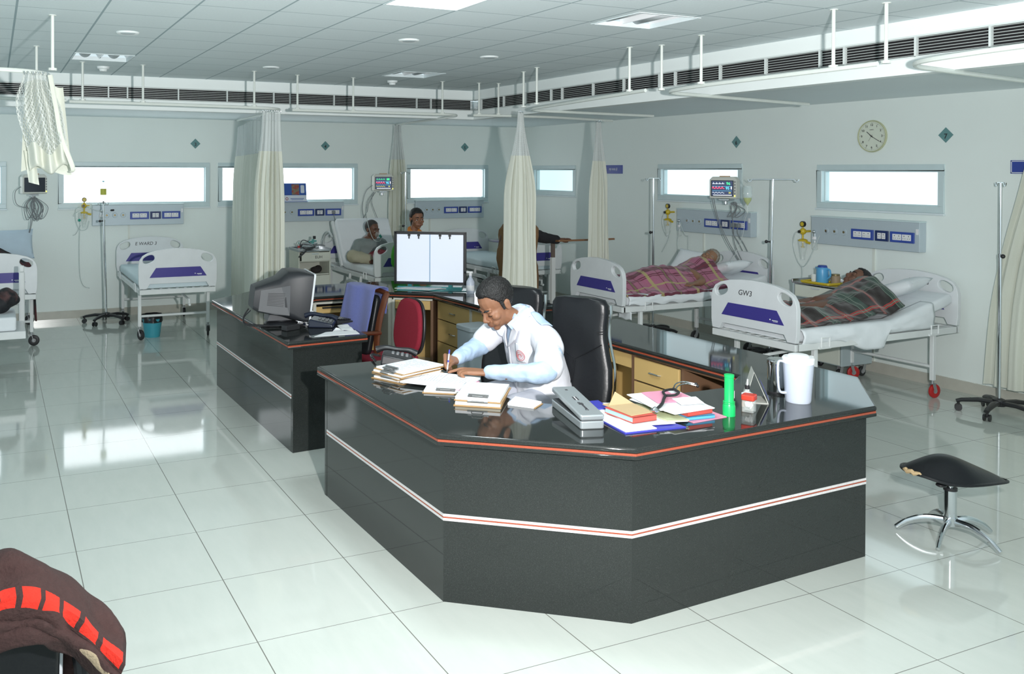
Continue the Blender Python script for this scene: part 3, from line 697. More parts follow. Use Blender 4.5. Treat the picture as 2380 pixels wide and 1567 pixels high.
# ---- pillows
bpy.context.view_layer.update()
def on_bed(bed, x, y, z): return bed.matrix_world @ Vector((x, y, z))
pillow('pillow', 'white pillow beside the tartan blanket at the head of the nearest right-hand bed', on_bed(bed7, .06, 1.60, .872), R(4), -R(24), -PI/2+.15)
pillow('pillow', 'white pillow under the grey-haired patient', on_bed(bed6, .04, 1.63, .845), R(3), -R(20), -PI/2-.08)
pillow('pillow', 'second white pillow leaning on the wall side beside the grey-haired patient', on_bed(bed6, -.30, 1.42, .86), R(10), R(-40), .3, (.5, .34, .12))
# ================================================================== equipment on the walls
def wallM(wall): return frame((0, 0, 0), (1, 0, 0), (0, 0, 1)) if wall == 'b' else frame((0, 0, 0), (0, -1, 0), (0, 0, 1))
def on_wall(wall, u, z): return (u, WB, z) if wall == 'b' else (WR, u, z)
blue_pl = mat('blue_plate', (.035, .075, .36), .35); navy_pl = mat('navy_plate', (.012, .03, .13), .35); sock_w = mat('socket_white', (.80, .80, .82), .4); hole_m = mat('pin_hole', (.03, .03, .04), .8)
alu = mat('panel_aluminium', (.50, .58, .63), .45, metal=.15, nz=(90, .04)); steel = mat('brushed_steel', (.60, .62, .64), .25, metal=1., nz=(40, .04)); conduit_m = mat('conduit_plastic', (.76, .80, .74), .45)
brass = mat('outlet_brass', (.25, .20, .10), .35, metal=.6); blackp = mat('black_plastic', (.018, .018, .02), .35); yel = mat('yellow_plastic', (.62, .46, .03), .35); green_pl = mat('green_plastic', (.02, .30, .22), .4)
clear = mat('clear_plastic', (.80, .86, .84), .12, alpha=.30, spec=.6); tube_m = mat('clear_tube', (.70, .78, .77), .25, alpha=.62); cable_m = mat('grey_cable', (.22, .24, .25), .5)
def bedhead(label, wall, u0, z=1.32, w_=1.17, h=.27, d=.075, plugs=()):
    t = thing('bedhead_panel', label, 'wall panel', on_wall(wall, u0, z), group='aluminium service panels over the beds'); W = wallM(wall)
    m = MB(); m.box((w_/2, 0, d/2), (w_, h, d), W); m.build('casing', alu, t, 0, bevel=.006)
    m = MB(); m.box((w_/2, h/2+.004, d/2), (w_+.006, .012, d+.012), W); m.build('top_lip', frm, t, 0, bevel=.002, seg=1)
    for x in (.18, .28, .385):
        m = MB(); m.lathe([(0, .004), (.014, .004), (.016, .008), (.030, .008), (.034, 0)], n=20, M=W @ Matrix.Translation((x, 0, d))); o = m.build('gas_outlet', alu, t)
        m = MB(); m.cyl(W @ Vector((x, 0, d+.003)), W @ Vector((x, 0, d+.0055)), .012, n=14); m.build('outlet_core', brass, o)
    for x0, x1, pm in ((.472, .714, blue_pl), (.730, .868, navy_pl), (.884, 1.124, blue_pl)):
        m = MB(); m.box(((x0+x1)/2, -.008, d+.006), (x1-x0, .098, .012), W); o = m.build('socket_plate', pm, t, 0, bevel=.003, seg=1)
        n = 2; mw = (x1-x0-.05)/n; hl = MB()
        for k in range(n):
            cx = x0+.025+mw*(k+.5); m = MB(); m.box((cx, -.008, d+.0135), (mw-.006, .056, .004), W); m.build('socket_module', sock_w, o, 0, bevel=.0015, seg=1)
            for q in ((-.022, .022) if mw > .07 else (0,)):
                for a, b_, r_ in ((0, .012, .0045), (-.009, -.011, .0032), (.009, -.011, .0032)): hl.cyl(W @ Vector((cx+q+a, -.008+b_, d+.0150)), W @ Vector((cx+q+a, -.008+b_, d+.0162)), r_, n=8)
        hl.build('pin_holes', hole_m, o, 0)
    m = MB(); m.box((1.148, .05, d+.003), (.022, .05, .006), W); m.build('bell_switch', sock_w, t, 0)
    for x in plugs:
        m = MB(); m.box((x, -.01, d+.035), (.045, .05, .04), W); o = m.build('plug', cable_m, t, 0, bevel=.008)
        m = MB(); m.tube(catmull([W @ Vector(q) for q in ((x, -.03, d+.04), (x+.01, -.10, d+.05), (x+.09, -.24, d+.02), (x+.10, -.36, d-.02), (x+.04, -.55, d-.03))], 6), .005, 6); m.build('plug_cable', cable_m, o)
    return t
bedhead('aluminium socket panel behind the empty bed under the sign marked 3', 'b', 1.160)
bedhead('aluminium socket panel with the standing desk calendar on it', 'b', 3.460, plugs=(1.0,))
bedhead('aluminium socket panel behind the woman in green, corner bay', 'b', 5.785)
bedhead('aluminium socket panel behind the grey-haired patient, sign 6', 'r', 8.53, d=.09, plugs=(1.02, .95))
bedhead('aluminium socket panel below the clock, nearest the camera', 'r', 6.57, d=.09)
def conduit(label, wall, u, z0, z1):
    W = wallM(wall); m = MB(); m.box((0, (z1-z0)/2, .007), (.024, z1-z0, .014), W); o = m.build('cable_conduit', conduit_m, None, 0); o.location = on_wall(wall, u, z0)
    tag(o, label, 'conduit', 'cable conduits below the service panels')
conduit('thin vertical cable conduit below the panel behind the empty bed marked 3', 'b', 1.625, .1, 1.18); conduit('thin vertical cable conduit below the corner bay panel', 'b', 6.05, .1, 1.18)
conduit('thin vertical cable conduit below the panel of the grey-haired patient', 'r', 8.16, .1, 1.18); conduit('thin vertical cable conduit below the panel nearest the camera', 'r', 5.92, .1, 1.18)
# ---- numbered diamonds
teal = mat('teal_acrylic', (.135, .285, .29), .25, spec=.6); pale_d = mat('pale_acrylic', (.55, .68, .70), .3)
def diamond(n, wall, u, z, label, m_=None):
    t = thing('bed_number_sign', label, 'number sign', on_wall(wall, u, z), group='diamond bed number signs'); W = wallM(wall)
    m = MB(); m.prism([(0, -.068), (.068, 0), (0, .068), (-.068, 0)], .001, .006, W); m.build('plate', m_ or teal, t, 0)
    text('number', n, .062, ink, t, M=W @ Matrix.Translation((0, -.012, .0065)), bold=.0012)
diamond('2', 'b', .36, 2.276, 'pale diamond sign numbered 2 beside the knotted net curtain', pale_d); diamond('3', 'b', 2.50, 2.269, 'teal diamond sign numbered 3 on the back wall')
diamond('4', 'b', 4.369, 2.265, 'teal diamond sign numbered 4 on the back wall'); diamond('5', 'b', 6.653, 2.275, 'teal diamond sign numbered 5 on the back wall')
diamond('6', 'r', 7.664, 2.246, 'teal diamond sign numbered 6 left of the clock'); diamond('7', 'r', 5.225, 2.239, 'teal diamond sign numbered 7 right of the clock')
# ---- wall clock
W = wallM('r'); t = thing('wall_clock', 'round cream wall clock showing twenty past ten', 'clock', on_wall('r', 5.944, 2.252))
cf = mat('clock_face', (.72, .77, .66), .4); cr = mat('clock_rim', (.50, .52, .33), .3)
m = MB(); m.lathe([(0, .0), (.152, .0), (.155, .012), (.150, .024), (.143, .022), (.141, .016), (0, .016)], n=56, M=W); m.build('case', cr, t)
m = MB(); m.lathe([(0, .0175), (.1415, .0172)], n=56, M=W); m.build('dial', cf, t, 0)
for k in range(12):
    a = PI/2-2*PI*(k+1)/12; text('numeral', str(k+1), .030, ink, t, M=W @ Matrix.Translation((.108*math.cos(a), .108*math.sin(a), .019)), bold=.0004)
m = MB()
for k in range(60):
    a = 2*PI*k/60; r0 = .128 if k % 5 else .124; m.bar(W @ Vector((r0*math.cos(a), r0*math.sin(a), .0185)), W @ Vector((.133*math.cos(a), .133*math.sin(a), .0185)), .0016 if k % 5 else .003, .001, W.to_3x3() @ Vector((0, 0, 1)))
m.build('minute_marks', ink, t, 0)
def hand(nm, ang, ln, wd, z):
    a = PI/2-ang; d = Vector((math.cos(a), math.sin(a), 0)); m = MB(); m.bar(W @ (d*-.02+Vector((0, 0, z))), W @ (d*ln+Vector((0, 0, z))), wd, .0012, W.to_3x3() @ Vector((0, 0, 1))); m.build(nm, ink, t, 0)
hand('hour_hand', R(310), .068, .006, .0215); hand('minute_hand', R(121), .100, .0045, .0235); hand('second_hand', R(212), .055, .0014, .025)
m = MB(); m.cyl(W @ Vector((0, 0, .018)), W @ Vector((0, 0, .027)), .006, n=12); m.build('hub', ink, t)
text('dial_mark', 'QUARTZ', .011, ink, t, M=W @ Matrix.Translation((0, .062, .0185)))
# ---- blue signs
try: dev = font(bpy.utils.system_resource('DATAFILES', path='fonts')+'/NotoSansDevanagari-Regular.woff2')
except Exception: dev = None
sign_b = mat('sign_blue', (.03, .06, .33), .3)
t = thing('wall_sign', 'small blue sign with white Hindi lettering beside the curtain', 'sign', on_wall('r', 9.86, 1.935))
m = MB(); m.box((0, 0, .004), (.38, .115, .008), W); m.build('plate', sign_b, t, 0)
text('lettering', 'ग्य माना हो', .075, wht, t, M=W @ Matrix.Translation((.0, -.004, .0085)), fnt=dev)
t = thing('wall_sign', 'small blue sign with a white border behind the right-hand curtain', 'sign', on_wall('r', 4.56, 1.955))
m = MB(); m.box((0, 0, .004), (.22, .11, .008), W); m.build('plate', sign_b, t, 0)
m = MB()
for c, d in (((0, .047, .0085), (.21, .006, .001)), ((0, -.047, .0085), (.21, .006, .001)), ((-.102, 0, .0085), (.006, .1, .001)), ((.102, 0, .0085), (.006, .1, .001))): m.box(c, d, W)
m.build('border', wht, t, 0)
# ---- patient monitors
beige = mat('monitor_case', (.66, .67, .62), .4); scr = mat('monitor_screen', (.015, .02, .035), .15, spec=.6); amber = mat('alarm_strip', (.55, .30, .12), .4)
def glowm(n, c, e=2.): return mat(n, c, .4, emit=e, ecol=c)
gG, gR, gB, gY, gW, gP = glowm('trace_green', (.05, .75, .25)), glowm('trace_red', (.8, .06, .12)), glowm('trace_cyan', (.12, .65, .9)), glowm('trace_yellow', (.75, .72, .1)), glowm('trace_white', (.8, .9, .95)), glowm('screen_glow', (.05, .065, .13), .8)
def monitor(label, loc, turn, on, cables):
    rz = -math.atan2(loc[0], loc[1])+turn; t = thing('patient_monitor', label, 'monitor', loc, rz, 'wall-mounted patient monitors')
    prof = [(-.145, -.112), (-.14, -.122), (.14, -.122), (.145, -.112), (.145, .085), (.115, .118), (-.115, .118), (-.145, .085)]
    M_ = frame((0, .0, 0), (1, 0, 0), (0, 0, 1))
    m = MB(); m.prism(prof, -.13, 0, M_); m.prism([(x*.985, z*.985) for x, z in prof], 0, .012, M_); c = m.build('case', beige, t, 30, bevel=.008, seg=2)
    m = MB(); m.bar((-.05, .05, .121), (.06, .05, .121), .03, .012, (0, 0, 1)); m.build('alarm_lamp', amber, c, 0, bevel=.003)
    F = frame((0, -.0125, 0), (1, 0, 0), (0, 0, 1))
    m = MB(); m.prism(rrect(-.125, -.098, .118, .078, .006), 0, .003, F); s = m.build('screen', scr, t, 0)
    m = MB()
    for k in range(5): m.box((.132, .062-k*.032, .001), (.013, .016, .005), F)
    m.build('buttons', cable_m, t, 0); m = MB(); m.cyl(F @ Vector((.132, -.092, 0)), F @ Vector((.132, -.092, .006)), .007, n=12); m.build('power_light', gY if True else gG, t)
    if on:
        m = MB(); m.prism(rrect(-.116, -.09, .108, .07, .003), .003, .0034, F); m.build('display', gP, s, 0)
        rn = random.Random(len(label)); m = MB(); pts = []
        def trace(nm, z, g, amp, kind, th=.0013):
            pts = []
            for k in range(60):
                x = -.11+.13*k/59; ph = (k % 15)/15
                y = amp*(math.exp(-((ph-.4)/.05)**2)*1.1-math.exp(-((ph-.5)/.04)**2)*.35+.25*math.exp(-((ph-.75)/.1)**2)) if kind == 'e' else amp*math.sin(ph*2*PI)*.6 if kind == 's' else amp*max(0, math.sin(ph*PI*2))**.7
                pts.append(F @ Vector((x, z+y, .004)))
            m = MB(); m.tube(pts, th, 4); m.build(nm, g, s, 0)
        trace('trace_line', .040, gG if on == 2 else gW, .016, 'e'); trace('trace_line', -.012, gR, .020, 'p', .0028); trace('trace_line', -.058, gY if on == 2 else gW, .008, 's')
        text('reading', '96' if on == 1 else '88', .044, gG, s, M=F @ Matrix.Translation((.063, .042, .0042))); text('reading', '95', .042, gB, s, M=F @ Matrix.Translation((.055, -.010, .0042)))
        m = MB(); m.box((.095, -.004, .004), (.009, .03, .001), F); m.box((.0, -.085, .004), (.20, .006, .001), F); m.build('status_bar', gW, s, 0)
        text('reading', '24', .024, gY, s, M=F @ Matrix.Translation((.078, -.058, .0042)))
        m = MB()
        for z in (.012, -.037): m.box((-.005, z, .0038), (.21, .0015, .0006), F)
        m.build('divider', gB, s, 0)
    m = MB(); m.bar((0, .06, -.14), (0, .34, -.14), .05, .03); m.box((0, .07, -.135), (.11, .09, .022)); m.cyl((0, .10, -.19), (0, .10, -.13), .022, n=14); m.build('wall_arm', steel, t, 30, bevel=.004)
    for pts in cables:
        m = MB(); m.tube(catmull([Vector(p) for p in pts], 7), .0042, 6); m.build('cable', cable_m, t)
    return t
rn = random.Random(5)
bundle = []
for k in range(11):
    a, b_ = rn.uniform(-.06, .06), rn.uniform(.05, .13); bundle.append([(a*.4, .06, -.16), (a-b_*.8, .05+rn.uniform(-.04, .04), -.27), (a+rn.uniform(-.03, .03), .03, -.40-rn.uniform(0, .06)), (a+b_*.9, .05, -.29), (a*.5, .07, -.17)])
bundle += [[(-.14, .08, -.03), (-.21, .08, -.10), (-.19, .08, -.25), (-.05, .06, -.30)], [(-.03, .05, -.40), (-.05, .05, -.56), (-.09, .1, -.72)], [(-.01, .05, -.40), (-.04, .05, -.56), (-.08, .1, -.74)]]
monitor('dark switched-off patient monitor with a bundle of cables by the knotted curtain', (.46, 11.78, 1.735), .22, 0, bundle)
monitor('lit patient monitor over the seated patient with the mask', (5.10, 11.74, 1.742), .20, 2, [[(-.14, .08, -.04), (-.24, .1, -.14), (-.28, .15, -.36), (-.24, .2, -.55)], [(-.10, .08, -.14), (-.19, .12, -.30), (-.21, .14, -.42), (-.28, .2, -.56)], [(-.12, .08, -.14), (-.15, .1, -.3), (-.04, .0, -.62)], [(-.12, .1, -.14), (-.22, .1, -.3), (-.22, .16, -.6)]])
monitor('lit patient monitor over the grey-haired patient, sign 6', (7.33, 7.50, 1.735), -.30, 1, [[(-.14, .06, -.12), (-.08, .05, -.34), (.04, .02, -.60), (.22, -.02, -.86)], [(-.12, .06, -.12), (-.06, .05, -.36), (.07, .02, -.62), (.24, -.02, -.87)], [(.05, .10, -.2), (.08, .12, -.42), (.10, .10, -.62), (.24, 0., -.86)]]+
    [[(.06, .1, -.17), (.06+.05*k, .1, -.25), (.02+.03*k, .1, -.33), (.12, .1, -.24+.02*k), (.08, .1, -.16)] for k in range(4)])
# ---- suction jars
def suction(label, wall, u, z, tubes, hum=None, out=.10):
    t = thing('suction_set', label, 'suction unit', on_wall(wall, u, z), group='yellow suction jars by the beds'); W = wallM(wall); V = lambda x, y, d: W @ Vector((x, y, d))
    m = MB(); m.cyl(V(0, .075, out-.012), V(0, .075, out+.012), .030, n=20); g = m.build('gauge', blackp, t); m = MB(); m.cyl(V(0, .075, out+.0125), V(0, .075, out+.014), .022, n=18); m.build('gauge_dial', yel, g)
    m = MB(); m.ball(V(0, 0, out), (.034, .034, .034)); m.cyl(V(0, .03, out), V(0, .05, out), .008); m.cyl(V(0, -.03, out), V(0, -.075, out), .009); m.cyl(V(.03, 0, out), V(.065, 0, out), .007); m.cyl(V(0, 0, 0), V(0, 0, out), .012); m.build('regulator', yel, t)
    m = MB(); m.cyl(V(-.012, -.002, out+.030), V(-.012, -.002, out+.044), .015, n=14); m.build('knob', blackp, t)
    m = MB(); m.lathe([(0, .0), (.044, 0), (.047, .012), (.03, .022), (.012, .026), (0, .026)], n=22, M=W @ frame((0, -.100, out), (1, 0, 0), (0, 0, -1))); m.cyl(V(.03, -.105, out), V(.085, -.115, out), .013); m.build('lid', yel, t)
    m = MB(); m.lathe([(.042, 0), (.045, -.02), (.038, -.07), (.026, -.14), (.022, -.19), (0, -.192)], n=22, M=W @ frame((0, -.100, out), (1, 0, 0), (0, 0, -1))); m.build('jar', clear, t)
    m = MB(); m.cyl(V(0, -.10, out), V(0, -.16, out), .009); m.cyl(V(0, -.155, out), V(0, -.165, out), .018); m.build('float', yel, t)
    for tb in tubes:
        m = MB(); m.tube(catmull([V(*p) for p in tb], 8), .0048, 7); m.build('tube', tube_m, t)
    if hum:
        x, y = hum; m = MB(); m.cyl(V(x, y+.0, out-.02), V(x, y-.045, out-.02), .016); m.cyl(V(x-.02, y+.005, out-.02), V(x+.10, y+.015, out-.05), .011); m.ball(V(x+.005, y+.005, out), .020); m.build('flow_valve', chrome, t)
        m = MB(); m.cyl(V(x, y-.045, out-.02), V(x, y-.072, out-.02), .027); m.build('bottle_cap', sock_w, t); m = MB(); m.lathe([(.025, 0), (.028, -.02), (.028, -.10), (.02, -.108), (0, -.108)], n=20, M=W @ frame((x, y-.072, out-.02), (1, 0, 0), (0, 0, -1))); m.build('humidifier_bottle', clear, t)
        m = MB(); m.cyl(V(x+.10, y+.01, out-.05), V(x+.155, y+.015, out-.005), .012); m.build('connector', blackp, t)
    return t
suction('yellow suction set with looped tube under the clock, by the blue jug', 'r', 6.66, 1.298, [[(-.02, 0, .10), (-.085, -.02, .11), (-.11, -.13, .11), (-.07, -.28, .11), (.0, -.36, .11), (.07, -.32, .12), (.14, -.20, .12), (.21, -.03, .11)], [(0, -.36, .11), (-.005, -.42, .10), (-.02, -.48, .09)]], hum=(.13, .0))
suction('yellow suction set behind the drip stand of the corner bay side, sign 6', 'r', 8.675, 1.408, [[(-.02, 0, .10), (-.08, -.06, .11), (-.07, -.2, .11), (.0, -.30, .11)], [(.05, -.22, .1), (.0, -.36, .1), (-.1, -.5, .1)], [(.24, -.12, .1), (.18, -.3, .1), (.12, -.62, .05)], [(.36, -.28, .1), (.36, -.45, .1), (.37, -.72, .08)], [(.22, -.13, .1), (.30, -.26, .1), (.36, -.27, .1)]], hum=(.19, -.10))
suction('yellow suction set left of the drip stand under the sign marked 3', 'b', 1.06, 1.452, [[(-.02, 0, .1), (-.10, -.05, .11), (-.10, -.2, .1), (-.05, -.31, .1), (.03, -.30, .1), (.06, -.2, .1)], [(-.05, -.2, .1), (-.06, -.5, .08), (-.055, -.80, .06), (-.04, -.95, .05), (.0, -1.04, .05), (.07, -1.07, .05)], [(.02, 0, .1), (.12, -.06, .1), (.22, -.08, .1)], [(.03, -.02, .1), (-.11, -.10, .1), (-.13, -.14, .1)], [(-.04, -.25, .1), (-.1, -.36, .1), (-.14, -.38, .1)]], hum=(.21, -.08))
m = MB(); m.ball((0, 0, 0), .018); o = m.build('oxygen_mask_cap', green_pl); o.location = (1.00, WB-.11, 1.265); tag(o, 'green cap hanging on the tubes left of the drip stand', 'cap'); m = MB(); m.cyl((0, 0, .0), (0, 0, .10), .006); m.build('hook', tube_m, o)
# ---- desk calendar standing on the panel
t = thing('desk_calendar', 'blue desk calendar standing on the panel in front of the window', 'calendar', (3.895, WB-.045, 1.464)); cal_b = mat('calendar_blue', (.03, .10, .40), .4); cal_w = mat('calendar_paper', (.70, .76, .84), .5); pic = mat('calendar_picture', (.22, .20, .13), .6, nz=(34, .5, (.35, .06, .05)))
F = frame((0, -.03, 0), (1, 0, 0), (0, .16, 1)); m = MB(); m.box((0, .135, 0), (.34, .262, .004), F); m.build('card', cal_w, t, 0); m = MB(); m.box((0, .180, .003), (.338, .170, .002), F); m.build('blue_sheet', cal_b, t, 0)
m = MB(); m.box((.008, .176, .005), (.11, .150, .002), F); m.build('picture', pic, t, 0); m = MB(); m.prism(rrect(.085, .125, .14, .238, .012), .004, .006, F); m.build('date_panel', cal_w, t, 0)
m = MB(); m.tube([F @ Vector((-.122+.016*math.cos(a), .045+.018*math.sin(a), .004)) for a in [k*2*PI/16 for k in range(16)]], .004, 5, closed=True); m.build('red_emblem', mat('emblem_red', (.40, .09, .06), .5), t, 0)
m = MB(); m.box((.03, .045, .003), (.2, .008, .001), F); m.box((.03, .028, .003), (.17, .005, .001), F); m.build('print_lines', cal_b, t, 0); m = MB(); m.box((0, -.03, .003), (.35, .07, .006)); m.build('base', cal_b, t, 0)
# ================================================================== drip stands, lockers, bins
def drip_stand(label, loc, h1, h2, rz=0., hooks=2, arm=.1, lean=(0, 0), basem=None):
    t = thing('drip_stand', label, 'drip stand', loc, rz, 'chrome drip stands'); L_ = lambda z: (lean[0]*z, lean[1]*z, z)
    bm_ = basem or blackp
    m = MB(); m.lathe([(0, .075), (.045, .075), (.05, .085), (.045, .125), (.02, .135), (0, .135)], n=18); m.build('base_hub', bm_, t)
    for k in range(5):
        a = 2*PI*k/5; d = Vector((math.cos(a), math.sin(a), 0)); m = MB(); m.tube([d*.03+Vector((0, 0, .10)), d*.14+Vector((0, 0, .104)), d*.25+Vector((0, 0, .088)), d*.285+Vector((0, 0, .075))], [.026, .024, .02, .018], 8, flat=(.8, 1.1)); l = m.build('leg', bm_, t)
        m = MB(); p = d*.27; n_ = Vector((-d.y, d.x, 0))
        for s in (-1, 1): m.cyl(p+n_*(s*.012)+Vector((0, 0, .027)), p+n_*(s*.024)+Vector((0, 0, .027)), .027, n=16)
        m.cyl(p+Vector((0, 0, .03)), p+Vector((0, 0, .08)), .010); m.build('caster', bm_, l)
    m = MB(); m.cyl(L_(.12), L_(h1), .0125, n=14); m.cyl(L_(h1-.03), L_(h1), .016, n=14); m.build('lower_tube', chrome, t)
    m = MB(); m.cyl(L_(h1-.02), L_(h2), .0085, n=12); m.build('upper_tube', chrome, t)
    m = MB(); p = Vector(L_(h1-.015)); m.cyl(p+Vector((-.01, 0, 0)), p+Vector((-.045, 0, 0)), .007); m.ball(p+Vector((-.05, 0, 0)), .017); m.build('clamp_knob', blackp, t)
    m = MB(); e = Vector(L_(h2))
    for s in ((-1, 1) if hooks == 2 else (-1, 1, -2, 2)):
        d = Vector((s, 0, 0)) if abs(s) == 1 else Vector((0, s/2, 0)); m.tube(catmull([e-d*.01, e+d*arm*.8, e+d*arm+Vector((0, 0, -.004)), e+d*(arm+.012)+Vector((0, 0, -.022)), e+d*(arm+.03)+Vector((0, 0, -.022)), e+d*(arm+.038)+Vector((0, 0, .0))], 4), .0048, 6)
    m.build('hook_arm', chrome, t)
    return t
drip_stand('chrome drip stand with a hanging bottle beside the bed under the sign marked 3', (1.285, 11.62, 0), 1.29, 1.50, .3, arm=.03, lean=(-.028, 0))
drip_stand('chrome drip stand on black casters in front of the curtain at the right edge', (7.22, 4.46, 0), 1.27, 1.83, .9, arm=.06)
drip_stand('chrome drip stand between the suction set and the plaid blanket, sign 6', (6.98, 8.22, 0), 1.22, 1.83, .2, arm=.095)
drip_stand('chrome drip stand with a long hook arm right of the grey-haired patient', (7.12, 6.65, 0), 1.22, 1.835, -1.0, arm=.20, lean=(.012, .018))
drip_stand('chrome drip stand beside the woman in green at the rear curtain', (5.02, 10.82, 0), 1.19, 1.89, .5, arm=.06)
glass_m = mat('bottle_glass', (.75, .88, .9), .08, alpha=.32, spec=.7); liq = mat('yellow_infusion', (.62, .66, .02), .15, alpha=.9); lab = mat('yellow_label', (.52, .52, .07), .5); aqua = mat('aqua_cap', (.10, .45, .55), .4)
t = thing('infusion_bottle', 'upturned infusion bottle with a yellow label on the drip stand, sign 3', 'bottle', (1.245, 11.60, 1.49), group='infusion bottles')
m = MB(); m.lathe([(.010, .03), (.014, .06), (.034, .085), (.037, .10), (.037, .21), (.030, .225), (.010, .245), (.010, .275), (0, .276)], n=20); m.build('bottle', glass_m, t); m = MB(); m.lathe([(.0375, .11), (.0375, .185)], n=20); m.build('label_band', lab, t)
m = MB(); m.lathe([(0, .0), (.009, .0), (.011, .03), (0, .032)], n=12); m.build('drip_cap', cable_m, t); m = MB(); m.tube([(0, 0, .27), (0, 0, .285)], .013, 10); m.build('hanger_cap', aqua, t); m = MB(); m.tube(catmull([(0, 0, 0), (.01, -.01, -.06), (.012, -.012, -.2)], 5), .003, 6); m.build('drip_line', tube_m, t)
t = thing('infusion_bottle', 'upturned infusion bottle a quarter full of yellow fluid beside the lit monitor, sign 6', 'bottle', (6.985, 6.81, 1.56), group='infusion bottles')
m = MB(); m.lathe([(.008, 0), (.012, .02), (.034, .055), (.042, .08), (.043, .19), (.034, .205), (0, .21)], n=22); m.build('bottle', glass_m, t); m = MB(); m.lathe([(0, .003), (.011, .021), (.033, .056), (.040, .085), (0, .085)], n=22); m.build('fluid', liq, t)
m = MB(); m.cyl((0, 0, .0), (0, 0, -.02), .012); m.cyl((0, 0, -.02), (0, 0, -.07), .009); m.build('drip_chamber', clear, t); m = MB(); m.tube([(0, 0, .21), (-.01, .02, .24), (-.015, .04, .265)], .004, 6); m.build('hanger', tube_m, t)
m = MB(); m.tube(catmull([(0, 0, -.07), (.03, .06, -.14), (.06, .12, -.3), (.1, .25, -.5), (.12, .4, -.68)], 6), .003, 6); m.build('drip_line', tube_m, t)
# ---- bedside lockers
lock_m = mat('locker_enamel', (.66, .69, .61), .4); lock_g = mat('locker_grey', (.42, .50, .52), .4)
def locker(label, loc, rz, w_=.44, d=.40, h=.86, mark=None, sides=None, open_shelf=True, z0=.12):
    t = thing('bedside_locker', label, 'locker', loc, rz, 'bedside lockers'); s_m = sides or lock_m
    m = MB()
    for s in (-1, 1): m.box((s*(w_/2-.009), 0, (z0+h)/2), (.018, d, h-z0))
    m.box((0, d/2-.006, (z0+h)/2), (w_-.036, .012, h-z0)); m.box((0, 0, z0+.01), (w_-.036, d-.012, .02)); m.box((0, 0, h-.30), (w_-.036, d-.03, .016)); m.box((0, 0, h-.13), (w_-.036, d-.03, .014)); m.build('body', s_m, t, 0, bevel=.003, seg=1)
    m = MB(); m.box((0, 0, h+.004), (w_+.01, d+.01, .012))
    for s in (-1, 1): m.box((s*(w_/2), 0, h+.02), (.012, d+.01, .034))
    m.box((0, d/2, h+.02), (w_+.01, .012, .034)); m.build('tray_top', steel, t, 0, bevel=.003, seg=1)
    m = MB(); m.box((.01, -d/2-.004, h-.068), (w_-.06, .018, .11)); dr = m.build('drawer', lock_m, t, 0, bevel=.004)
    m = MB(); m.box((0, -d/2-.017, h-.03), (.09, .012, .012)); m.build('handle', chrome, dr, 0)
    if mark: text('handwriting', mark, .052, ink, dr, M=frame((.05, -d/2-.0136, h-.075), (1, 0, 0), (0, 0, 1)))
    m = MB(); m.box((0, -d/2-.002, (z0+h-.30)/2), (w_-.04, .016, h-.30-z0-.02)); do = m.build('door', lock_m, t, 0, bevel=.004); m = MB(); m.cyl((w_/2-.06, -d/2-.01, .42), (w_/2-.06, -d/2-.028, .42), .009); m.build('knob', chrome, do)
    for sx in (-1, 1):
        for sy in (-1, 1): caster(t, sx*(w_/2-.05), sy*(d/2-.05), blk_rub, r=.045)
    return t
locker('cream bedside locker lettered EUH with tubing heaped on top', (3.80, 11.18, 0), 0, mark='EUH')
locker('cream bedside locker with the blue jug, behind the tartan blanket', (7.30, 6.07, 0), -PI/2, w_=.56, d=.40, h=.835, sides=lock_g)
# things on and in the first locker
dgrey = mat('dark_tubing', (.045, .05, .055), .5); teal_c = mat('teal_connector', (.12, .38, .36), .4); fur = mat('dark_cloth', (.03, .025, .025), .95, bump=(120, .5)); brown_s = mat('brown_bowl', (.16, .09, .05), .6)
t = thing('coiled_tubing', 'heap of dark ventilator tubing on the locker lettered EUH', 'tubing', (3.80, 11.14, .872)); rn = random.Random(11); 
for k in range(9):
    c = (rn.uniform(-.11, .11), rn.uniform(-.09, .05)); a0 = rn.uniform(0, 6.28); rr = rn.uniform(.05, .09); m = MB()
    m.tube([(c[0]+rr*1.4*math.cos(a0+q*.42), c[1]+rr*.7*math.sin(a0+q*.42), .014+k*.008+.006*math.sin(q)) for q in range(14)], .010 if k % 2 else .007, 7); m.build('hose', (dgrey, cable_m, lock_g)[k % 3], t)
m = MB(); m.tube(catmull([(.0, -.17, .05), (-.10, -.20, .03), (-.18, -.225, -.03), (-.24, -.225, -.075)], 5), [.012]*15+[.006], 7); m.build('loose_hose', dgrey, t)
m = MB(); m.cyl((.02, .0, .06), (.04, .02, .13), .018); m.cyl((-.03, .0, .10), (.08, .01, .11), .011); m.build('connector', teal_c, t); m = MB(); m.box((.055, .02, .155), (.035, .03, .04)); m.build('sensor_block', blackp, t, 0, bevel=.004)
m = MB(); m.tube(catmull([(-.15, .02, .04), (-.12, .0, .12), (-.05, .0, .11), (.02, 0, .06)], 5), .006, 6); m.build('sensor_lead', dgrey, t)
t = thing('medicine_bottle', 'small bottle with a red band at the left end of the locker lettered EUH', 'bottle', (3.63, 11.12, .872)); m = MB(); m.lathe([(0, 0), (.017, 0), (.017, .06), (.008, .075), (.008, .085), (0, .085)], n=14); m.build('bottle', clear, t); m = MB(); m.lathe([(.0175, .03), (.0175, .055)], n=14); m.build('band', red_rub, t); m = MB(); m.cyl((0, 0, .085), (0, 0, .10), .010); m.build('cap', teal_c, t)
